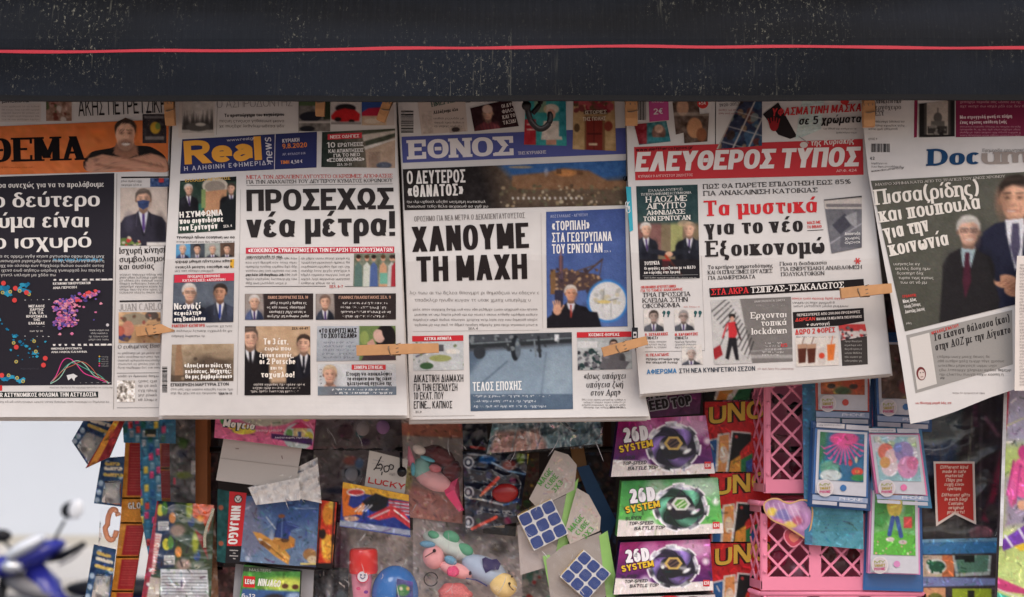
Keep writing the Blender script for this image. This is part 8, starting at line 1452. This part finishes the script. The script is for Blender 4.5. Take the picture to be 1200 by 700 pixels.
# -- toy phones on blue cards
def phone(label, q, y, scene, cardcol=(40, 84, 140), case=(56, 110, 176), badge=True, W=66., H=120., header=True, lower=True):
    """q = outline TL TR BR BL of the whole bubble; scene(im, X, Y) paints the screen"""
    th = thing('toy_phone_pack', label, 'toy phone', at(q, y), 'toy phones in bubble packs')
    c = np.array(q, float); B = lambda u, v: tuple((c[0]*(1-u)+c[1]*u)*(1-v)+(c[3]*(1-u)+c[2]*u)*v)
    sub = lambda u0, v0, u1, v1: [B(u0, v0), B(u1, v0), B(u1, v1), B(u0, v1)]
    box_from('backing_card', sub(-.04, -.02, 1.03, 1.03), y+.016, cm('phone_card_%d' % cardcol[0], cardcol, rough=.4, noise=.15, nscale=30, coat=.3), th, .0012)
    box_from('phone_case', sub(.04, .07, .98, .87), y+.002, cm('case_%d_%d' % case[:2], case, rough=.35, coat=.3), th, .012)
    xs, ys = c[:, 0], c[:, 1]; im = Img(xs.min(), ys.min(), xs.max(), ys.max(), (40, 90, 140), res=2)
    X = lambda u, v: B(.12+.78*u, .11+.57*v); scene(im, X); im.busy(.8, amp=.28)
    i = Ink(Page(plane(y)), 'white_front', th, GLOSS, lift=0); i.quad(sub(.08, .085, .95, .86), (206, 206, 214)); i.build()
    i = Ink(Page(plane(y)), 'screen', th, GLOSS, lift=.0008); i.pic(im, sub(.13, .11, .90, .69), step=.9); i.build()
    i = Ink(Page(plane(y)), 'button', th, GLOSS, lift=.0011); bx, by = B(.56, .775); i.disc(bx, by, W*.058, W*.058, case if case[0] > 150 else (50, 110, 170)); i.build()
    if badge:
        i = Ink(Page(plane(y-.004)), 'round_badge', th, GLOSS, lift=.0008); bx, by = B(.25, .79); r_ = W*.15; i.disc(bx, by, r_, r_*1.02, (222, 216, 216), n=28); i.disc(bx, by, r_*.88, r_*.9, (206, 196, 200), n=28, lift=.0002)
        for k, (c_, st) in enumerate((((150, 160, 60), 'MY'), ((170, 150, 60), 'SMART'), ((190, 70, 120), 'PHONE'))): i.text(bx-r_*.65, by-r_*.2+k*r_*.42, bx+r_*.65, by-r_*.25+k*r_*.42, r_*.34, st, c_, .24, lift=.0005)
        i.build()
    i = Ink(Page(plane(y-.002)), 'card_flap', th, GLOSS, lift=.0005)
    if header: i.quad(sub(.06, .0, .55, .055), (206, 204, 210)); i.quad(sub(.58, .005, .97, .06), (196, 196, 206)); i.body(*B(.1, .04), B(.5, .045)[0], B(.5, .045)[1], 1, 2.2, (90, 90, 110))
    if lower: i.quad(sub(.04, .88, .98, .94), (150, 166, 196)); i.quad(sub(.04, .95, .46, .995), (190, 190, 200)); i.quad(sub(.5, .955, .96, 1.0), (190, 190, 200)); i.text(*B(.5, .925), *B(.9, .92), W*.05, 'PHONE', (236, 236, 240), .2, lift=.0004)
    i.build()
    g = crumple(int(xs.sum()) % 97, .0015, 20, .010, q); 
    film('plastic_bubble', sub(.0, .0, 1.0, 1.0), y-.006, clear(), th, amp=.0015, s=20, seed=int(xs.sum()) % 97, step=3, bulge=.008); return th
def sea(im, X):
    im.a[:] = (30, 96, 136); im.noise(6, 8, 3); im.poly([X(-.1, -.1), X(.2, -.1), X(.1, .6), X(-.1, .8)], (40, 110, 70), soft=6); im.ell(*X(.25, .75), 12, 8, (90, 150, 130), soft=3); im.ell(*X(.28, .92), 13, 7, (196, 206, 206), soft=1.5)
    hx, hy = X(.55, .12); im.ell(hx, hy, 17, 8, (206, 60, 130), soft=2)
    for k in range(11): a = .15+k*.27; im.line(hx, hy+2, hx+24*math.cos(a), hy+4+26*math.sin(a), 2, (214, 70, 140), soft=1.2); im.line(hx+24*math.cos(a), hy+4+26*math.sin(a), hx+28*math.cos(a), hy+30*math.sin(a), 1.2, (214, 90, 150))
    im.ell(*X(.86, .8), 7, 5, (206, 60, 50), soft=1); im.ell(*X(.86, .8), 3, 2, (226, 130, 70)); im.ell(*X(.88, .93), 8, 4, (40, 130, 70), soft=2); im.ell(*X(.7, .62), 2.5, 4, (190, 50, 70)); im.ell(*X(.83, .55), 1.6, 4, (200, 190, 160))
def pastel(im, X):
    im.a[:] = (150, 190, 196); im.noise(6, 8, 3)
    for k in range(14): im.ell(*X(rnd.random(), rnd.random()*.4), 5, 4, rnd.choice([(200, 206, 190), (170, 190, 150), (206, 200, 210)]), soft=2)
    for (u, v, r_, c_) in ((.25, .35, 9, (214, 110, 90)), (.3, .7, 10, (220, 200, 206)), (.38, .45, 8, (226, 190, 190)), (.68, .35, 11, (150, 130, 180)), (.72, .7, 12, (206, 140, 180)), (.85, .6, 7, (206, 110, 150)), (.2, .6, 6, (206, 150, 90)), (.55, .25, 5, (120, 130, 190))): im.ell(*X(u, v), r_, r_*1.1, c_, soft=1.5)
def garden(im, X):
    im.a[:] = (110, 170, 100); im.noise(8, 8, 3); im.rect(im.x0, im.y0, im.x1, im.y0+36, (130, 180, 150)); im.ell(*X(.1, .3), 13, 20, (60, 140, 60), soft=4); im.ell(*X(.95, .3), 10, 20, (80, 150, 70), soft=4); im.poly([X(-.1, .68), X(.4, .6), X(1.1, .7), X(1.1, 1.1), X(-.1, 1.1)], (90, 176, 60), soft=3)
    im.rect(*X(.72, .38), *X(.92, .56), (196, 60, 60)); im.ell(*X(.5, .2), 9, 14, (222, 196, 80), soft=1.5); im.line(*X(.46, .4), *X(.38, .68), 5, (50, 80, 150)); im.line(*X(.56, .4), *X(.66, .7), 5, (50, 80, 150)); im.ell(*X(.4, .76), 5, 2.6, (206, 190, 190)); im.ell(*X(.7, .8), 5, 2.6, (206, 190, 190)); im.blobs(12, [(226, 226, 190), (226, 150, 150)], (.8, 1.4), (*X(0, .75), *X(1, 1)), 4)
def orange(im, X):
    im.a[:] = (176, 90, 60); im.noise(10, 8, 3); im.ell(*X(.25, .8), 12, 10, (196, 110, 60), soft=3); im.ell(*X(.75, .8), 12, 10, (190, 80, 50), soft=3); im.ell(*X(.25, .86), 5, 3, (50, 34, 30)); im.ell(*X(.75, .86), 5, 3, (50, 34, 30)); im.ell(*X(.5, .95), 10, 5, (60, 90, 50), soft=3)
th, sf = card('teal_backing_card', 'tall teal and blue hanging card behind the toy phones over the baskets', 'card', [(940, 446), (1010, 446), (1012, 644), (943, 638)], .1, m=GLOSS, img=Img(938, 444, 1016, 648, (60, 110, 140), col2=(84, 150, 166)).noise(5, 12, 3).rect(938, 444, 952, 648, (56, 96, 140), al=.5), t=.0015, side=(60, 90, 110))
i = Ink(sf, 'faint_lettering', th, GLOSS, lift=.001)
for k in range(5): i.body(955, 606+k*4, 1008, 606+k*4, 1, 2.6, (90, 150, 150), .14)
i.build()
phone('toy phone with orange screen, half hidden at the top left of the phones', [(952, 388), (1020, 388), (1020, 497), (954, 495)], .095, orange, case=(200, 70, 60), header=False)
phone('toy phone with an underwater scene and pink jellyfish on its screen', [(953, 495), (1020, 499), (1018, 596), (949, 591)], .08, sea)
phone('toy phone with dark screen, half hidden behind the far right newspaper', [(1022, 392), (1092, 392), (1090, 503), (1026, 500)], .095, lambda im, X: (im.a.__setitem__(slice(None), (90, 70, 60)), im.noise(14, 8, 3), im.ell(*X(.6, .8), 10, 8, (130, 60, 60), soft=3)), header=False)
phone('pink toy phone with pastel animals on its screen', [(1014, 502), (1078, 502), (1090, 593), (1026, 590)], .08, pastel, case=(230, 120, 170), cardcol=(70, 130, 170))
phone('toy phone with a garden scene on its screen, below the pink one', [(1018, 564), (1078, 566), (1080, 690), (1014, 688)], .095, garden, case=(214, 140, 190), cardcol=(50, 100, 160), header=False, lower=False)

# -- dark gift bag with red ribbon label, dinosaur card, right hand bag
th = thing('dark_gift_bag', 'dark glossy gift bag with purple folds behind the red ribbon label', 'gift bag', tuple(P(1125, 560, .13)))
im = Img(1078, 440, 1184, 650, (30, 24, 32)).noise(8, 12, 3); im.poly([(1080, 490), (1130, 470), (1122, 550), (1082, 552)], (30, 56, 66), soft=4); im.poly([(1080, 520), (1120, 518), (1115, 560), (1082, 560)], (34, 60, 100), soft=6); im.line(1140, 484, 1130, 600, 2, (120, 116, 100), soft=2); im.line(1150, 495, 1148, 610, 2, (90, 84, 86), soft=2); im.line(1155, 490, 1170, 510, 5, (120, 80, 100), soft=4); im.poly([(1172, 530), (1160, 580), (1150, 610), (1158, 612), (1174, 560)], (130, 24, 60), soft=4); im.ell(1150, 625, 14, 9, (150, 100, 110), soft=2); im.ell(1162, 600, 8, 10, (60, 54, 54), soft=4); im.poly([(1140, 440), (1146, 440), (1146, 500), (1140, 500)], (70, 30, 56), soft=2)
for k in range(9): im.line(1090+k*10, 470, 1096+k*9, 640, 1.2, (70, 60, 72), soft=2, al=.6)  # soft lighter streaks, highlights painted onto the dark bag
film('printed_film', [(1079, 440), (1180, 440), (1180, 640), (1082, 640)], .13, FOIL, th, img=im, amp=.006, s=34, seed=81, step=2)
film('clear_front', [(1082, 480), (1178, 450), (1178, 636), (1084, 640)], .115, clear(), th, amp=.006, s=24, seed=84, step=3)
th = thing('ribbon_label', 'red swallow-tailed label with white edge and small white text', 'label', tuple(P(1118, 578, .105)))
rb = [(1094, 541), (1142, 541), (1144, 615), (1119, 603), (1097, 617)]; i = Ink(Page(plane(.105)), 'white_edge', th, PRINT, lift=0); i.poly(rb, (214, 200, 192)); i.build()
i = Ink(Page(plane(.105)), 'red_face', th, PRINT, lift=.0006); i.poly([(1096.5, 543.5), (1139.5, 543.5), (1141, 610.5), (1119, 600), (1099.5, 612)], (176, 56, 50)); i.build()
i = Ink(Page(plane(.105)), 'lettering', th, PRINT, lift=.0012)
for k, st in enumerate(['Different kind', 'made in safe', 'material!', 'Πάρε μια', 'ευχή είναι', 'ερώτηση']): w_ = len(st)*1.15; i.text(1118-w_, 549.5+k*5, 1118+w_, 549.5+k*5, 4, st, (226, 200, 184), .17, slant=.15)
for k, st in enumerate(['Different gifts', 'in each bag!', 'Contains', 'original', 'products!']): w_ = len(st)*1.1; i.text(1120-w_, 582+k*5, 1120+w_, 582+k*5, 4, st, (226, 200, 184), .17, slant=.15)
i.build(); box_from('backing', [(1098, 545), (1139, 545), (1139, 600), (1099, 600)], .106, cm('label_back', (150, 140, 130)), th, .001)
im = Img(1078, 628, 1178, 714, (60, 54, 56)).noise(6, 8, 3); im.poly([(1080, 632), (1176, 630), (1176, 648), (1080, 650)], (60, 120, 170), soft=1); im.poly([(1080, 632), (1176, 630), (1176, 634), (1080, 636)], (110, 160, 190), soft=1); im.rect(1080, 651, 1104, 676, (190, 170, 150)); im.rect(1104, 651, 1118, 676, (190, 110, 70)); im.poly([(1116, 651), (1162, 651), (1160, 674), (1120, 676)], (170, 180, 176), soft=1); im.poly([(1119, 651), (1159, 651), (1157, 670), (1123, 672)], (90, 130, 110), soft=1); im.poly([(1119, 651), (1142, 651), (1142, 659), (1130, 659), (1130, 656), (1119, 656)], (30, 34, 34)); im.poly([(1078, 676), (1170, 678), (1168, 686), (1078, 688)], (120, 130, 176), soft=1.5); im.rect(1082, 689, 1108, 714, (206, 150, 110)); im.rect(1116, 690, 1162, 714, (150, 170, 50)); im.rect(1134, 692, 1142, 714, (40, 40, 34)); im.ell(1096, 700, 8, 5, (110, 110, 50))
im.ell(1097, 664, 12, 9, (206, 206, 200), soft=1); im.ell(1098, 664, 9.5, 6.5, (36, 80, 60), soft=1); im.ell(1089, 659, 3.4, 3, (36, 80, 60)); im.ell(1088, 658, 1, 1, (220, 220, 210)); im.rect(1091, 668, 1094, 672, (36, 80, 60)); im.rect(1101, 668, 1104, 672, (36, 80, 60))
card('dinosaur_sticker_card', 'dim card with a dark green dinosaur sticker under the gift bag', 'toy card', [(1081, 632), (1174, 630), (1172, 714), (1082, 714)], .12, img=im, t=.01, side=(40, 40, 44))
th = thing('party_gift_bag', 'bright lime and pink gift bag with pink curls at the right edge', 'gift bag', tuple(P(1190, 580, .06)))
im = Img(1160, 440, 1262, 716, (170, 190, 110), col2=(190, 206, 130), res=1.6).noise(5, 12, 3); im.poly([(1176, 440), (1262, 440), (1262, 520), (1176, 520)], (180, 176, 200), soft=14); im.poly([(1176, 560), (1262, 540), (1262, 610), (1176, 620)], (150, 140, 160), soft=12); im.poly([(1176, 440), (1184, 440), (1180, 500), (1174, 520)], (196, 30, 60), soft=1.5); im.line(1178, 500, 1200, 490, 1.4, (220, 220, 160)); im.ell(1200, 560, 16, 24, (220, 90, 150), soft=2); im.ell(1199, 530, 6, 8, (196, 60, 130), soft=1.5); im.ell(1186, 578, 5, 16, (206, 90, 150), soft=2); im.line(1188, 540, 1180, 580, 2, (170, 50, 120), soft=1.5); im.line(1196, 545, 1190, 590, 2, (180, 60, 130), soft=1.5); im.ell(1198, 592, 6, 6, (222, 170, 140), soft=1.5)
im.poly([(1172, 634), (1200, 616), (1262, 600), (1262, 622), (1200, 636), (1176, 646)], (110, 60, 160), soft=1); im.line(1178, 628, 1186, 640, 3, (206, 200, 220)); im.line(1194, 620, 1202, 634, 3, (206, 200, 220)); im.poly([(1188, 640), (1262, 620), (1262, 632), (1196, 646)], (226, 190, 60), soft=1); im.poly([(1168, 676), (1200, 690), (1262, 690), (1262, 705), (1168, 692)], (196, 70, 120), soft=1.5); im.poly([(1168, 694), (1184, 700), (1172, 716), (1168, 716)], (70, 170, 150), soft=1); im.line(1168, 690, 1200, 703, 1.5, (220, 216, 206))
film('printed_film', [(1179, 440), (1262, 440), (1262, 714), (1168, 714)], .05, GLOSS, th, img=im, amp=.003, s=40, seed=91, step=1.6)
i = Ink(Page(lambda u, v: .047+.002*np.sin(v/7)), 'sealed_edge', th, cm('clear_seal', (206, 206, 210), rough=.25, noise=.2, nscale=300), lift=0); i.quad([(1177, 440), (1181, 440), (1175, 640), (1171, 640)], (206, 206, 210), step=3); i.build()
film('side_film', [(1176, 440), (1180, 440), (1172, 714), (1165, 714)], .08, GLOSS, th, col=(90, 80, 84), amp=.003, s=20, seed=95)
# dim packs hanging further back, glimpsed in the gaps
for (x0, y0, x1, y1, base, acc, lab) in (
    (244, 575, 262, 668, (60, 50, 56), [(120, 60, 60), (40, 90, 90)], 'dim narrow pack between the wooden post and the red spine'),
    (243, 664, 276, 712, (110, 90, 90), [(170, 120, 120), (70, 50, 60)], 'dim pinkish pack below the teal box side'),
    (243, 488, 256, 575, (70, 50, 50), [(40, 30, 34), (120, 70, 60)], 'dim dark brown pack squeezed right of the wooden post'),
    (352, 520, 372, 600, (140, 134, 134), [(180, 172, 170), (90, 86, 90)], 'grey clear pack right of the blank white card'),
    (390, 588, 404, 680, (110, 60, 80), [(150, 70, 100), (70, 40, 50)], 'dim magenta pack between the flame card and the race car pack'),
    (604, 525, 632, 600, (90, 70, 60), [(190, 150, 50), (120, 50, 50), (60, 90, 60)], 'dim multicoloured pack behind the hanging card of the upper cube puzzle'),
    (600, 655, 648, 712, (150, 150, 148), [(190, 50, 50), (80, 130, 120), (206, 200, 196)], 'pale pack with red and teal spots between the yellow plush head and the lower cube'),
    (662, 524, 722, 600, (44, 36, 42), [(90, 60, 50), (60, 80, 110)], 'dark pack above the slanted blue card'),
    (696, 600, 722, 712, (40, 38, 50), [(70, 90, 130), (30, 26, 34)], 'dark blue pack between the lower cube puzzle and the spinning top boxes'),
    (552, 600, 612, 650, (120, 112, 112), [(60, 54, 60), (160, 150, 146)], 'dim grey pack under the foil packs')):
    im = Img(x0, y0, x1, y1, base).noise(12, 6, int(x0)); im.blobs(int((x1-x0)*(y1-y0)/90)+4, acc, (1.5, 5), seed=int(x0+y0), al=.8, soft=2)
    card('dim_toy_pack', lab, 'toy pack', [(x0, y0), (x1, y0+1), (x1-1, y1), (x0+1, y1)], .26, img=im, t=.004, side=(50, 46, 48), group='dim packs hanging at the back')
# extra dark filler goods glimpsed between newspapers
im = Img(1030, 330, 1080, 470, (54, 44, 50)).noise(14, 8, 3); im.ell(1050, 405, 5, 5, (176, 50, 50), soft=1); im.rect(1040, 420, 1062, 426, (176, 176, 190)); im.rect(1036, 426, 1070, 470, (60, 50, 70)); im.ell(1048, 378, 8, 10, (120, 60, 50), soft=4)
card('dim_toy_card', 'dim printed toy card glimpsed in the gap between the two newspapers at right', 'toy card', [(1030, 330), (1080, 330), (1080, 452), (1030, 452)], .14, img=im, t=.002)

# ------------------------------------------------------------------ motor scooter across the pavement
th = thing('motor_scooter', 'blue motor scooter parked in front of the pale building, out of focus', 'scooter', tuple(P(30, 833.3, 7.0)))
sb = cm('scooter_blue', (52, 56, 160), rough=.22, coat=.8); bk = cm('scooter_black', (26, 26, 30), rough=.5); ch = cm('scooter_chrome', (210, 212, 216), rough=.08, metal=1.0); sg = cm('scooter_grey', (150, 148, 150), rough=.4)
S_ = lambda x, y, d=7.0: tuple(P(x, y, d))
k7 = 4.5/1000
ellipsoid('front_cowl', S_(38, 652, 7.0), (.19, .15, .062), sb, th, ang=.42, n=18)
ellipsoid('cowl_highlight', S_(30, 641, 6.86), (.115, .08, .036), cm('scooter_highlight', (236, 240, 246), rough=.3, coat=1), th, ang=.5, n=18)  # near-white shape added as the highlight on the fairing
ellipsoid('headlamp', S_(14, 664, 6.86), (.055, .04, .036), cm('lamp_glass', (230, 232, 236), rough=.05, coat=1, metal=.5), th, n=12)
ellipsoid('nose', S_(2, 664, 6.98), (.11, .12, .06), sb, th, n=14)
tube('leg_shield', [S_(38, 665), S_(58, 690), S_(72, 712), S_(80, 760)], [.06, .075, .08, .05], sb, th, n=12)
tube('fork', [S_(8, 670), S_(-8, 730), S_(-14, 790)], [.03, .025, .02], bk, th)
tube('handlebar', [S_(52, 656, 7.05), S_(72, 652, 6.95), S_(86, 645, 6.85), S_(98, 638, 6.8)], [.02, .024, .02, .018], bk, th)
tube('brake_lever', [S_(70, 662, 6.95), S_(84, 655, 6.86), S_(96, 644, 6.8)], .007, sg, th)
tube('mirror_stalk', [S_(60, 645, 6.97), S_(66, 628, 6.95), S_(76, 610, 6.93)], [.010, .008, .008], bk, th)
e = ellipsoid('mirror_shell', S_(82, 598, 6.9), (.050, .02, .044), bk, th, ang=.5, n=12); ellipsoid('mirror_glass', S_(89, 597, 6.882), (.038, .014, .052), cm('mirror_reflection', (236, 238, 242), rough=.05, coat=1), th, ang=-.3, n=12)  # glass coloured white to stand for its bright reflection
ellipsoid('mirror_shell', S_(2, 628, 7.2), (.055, .03, .036), bk, th, n=12); tube('mirror_stalk', [S_(2, 632, 7.18), S_(22, 652, 7.1)], .008, bk, th)
ellipsoid('seat', S_(150, 690, 7.1), (.34, .13, .06), bk, th, n=14); ellipsoid('rear_body', S_(150, 722, 7.1), (.36, .14, .13), sb, th, n=14); tube('floor_board', [S_(70, 765), S_(120, 768), S_(150, 750)], [.08, .08, .07], sg, th, n=10)
ellipsoid('front_mudguard', S_(-14, 758), (.20, .07, .10), sb, th, n=12); ellipsoid('lower_cowl', S_(40, 688, 7.02), (.17, .10, .06), sg, th, ang=-.3, n=12)
for x in (-14, 190):
    pts = [S_(x+50*math.cos(a), 783+50*math.sin(a), 7.05) for a in np.linspace(0, 2*math.pi, 30)]; w_ = tube('wheel', pts, .05, bk, th, n=8, caps=False); ellipsoid('hub', S_(x, 783, 7.05), (.05, .06, .05), sg, w_, n=8)
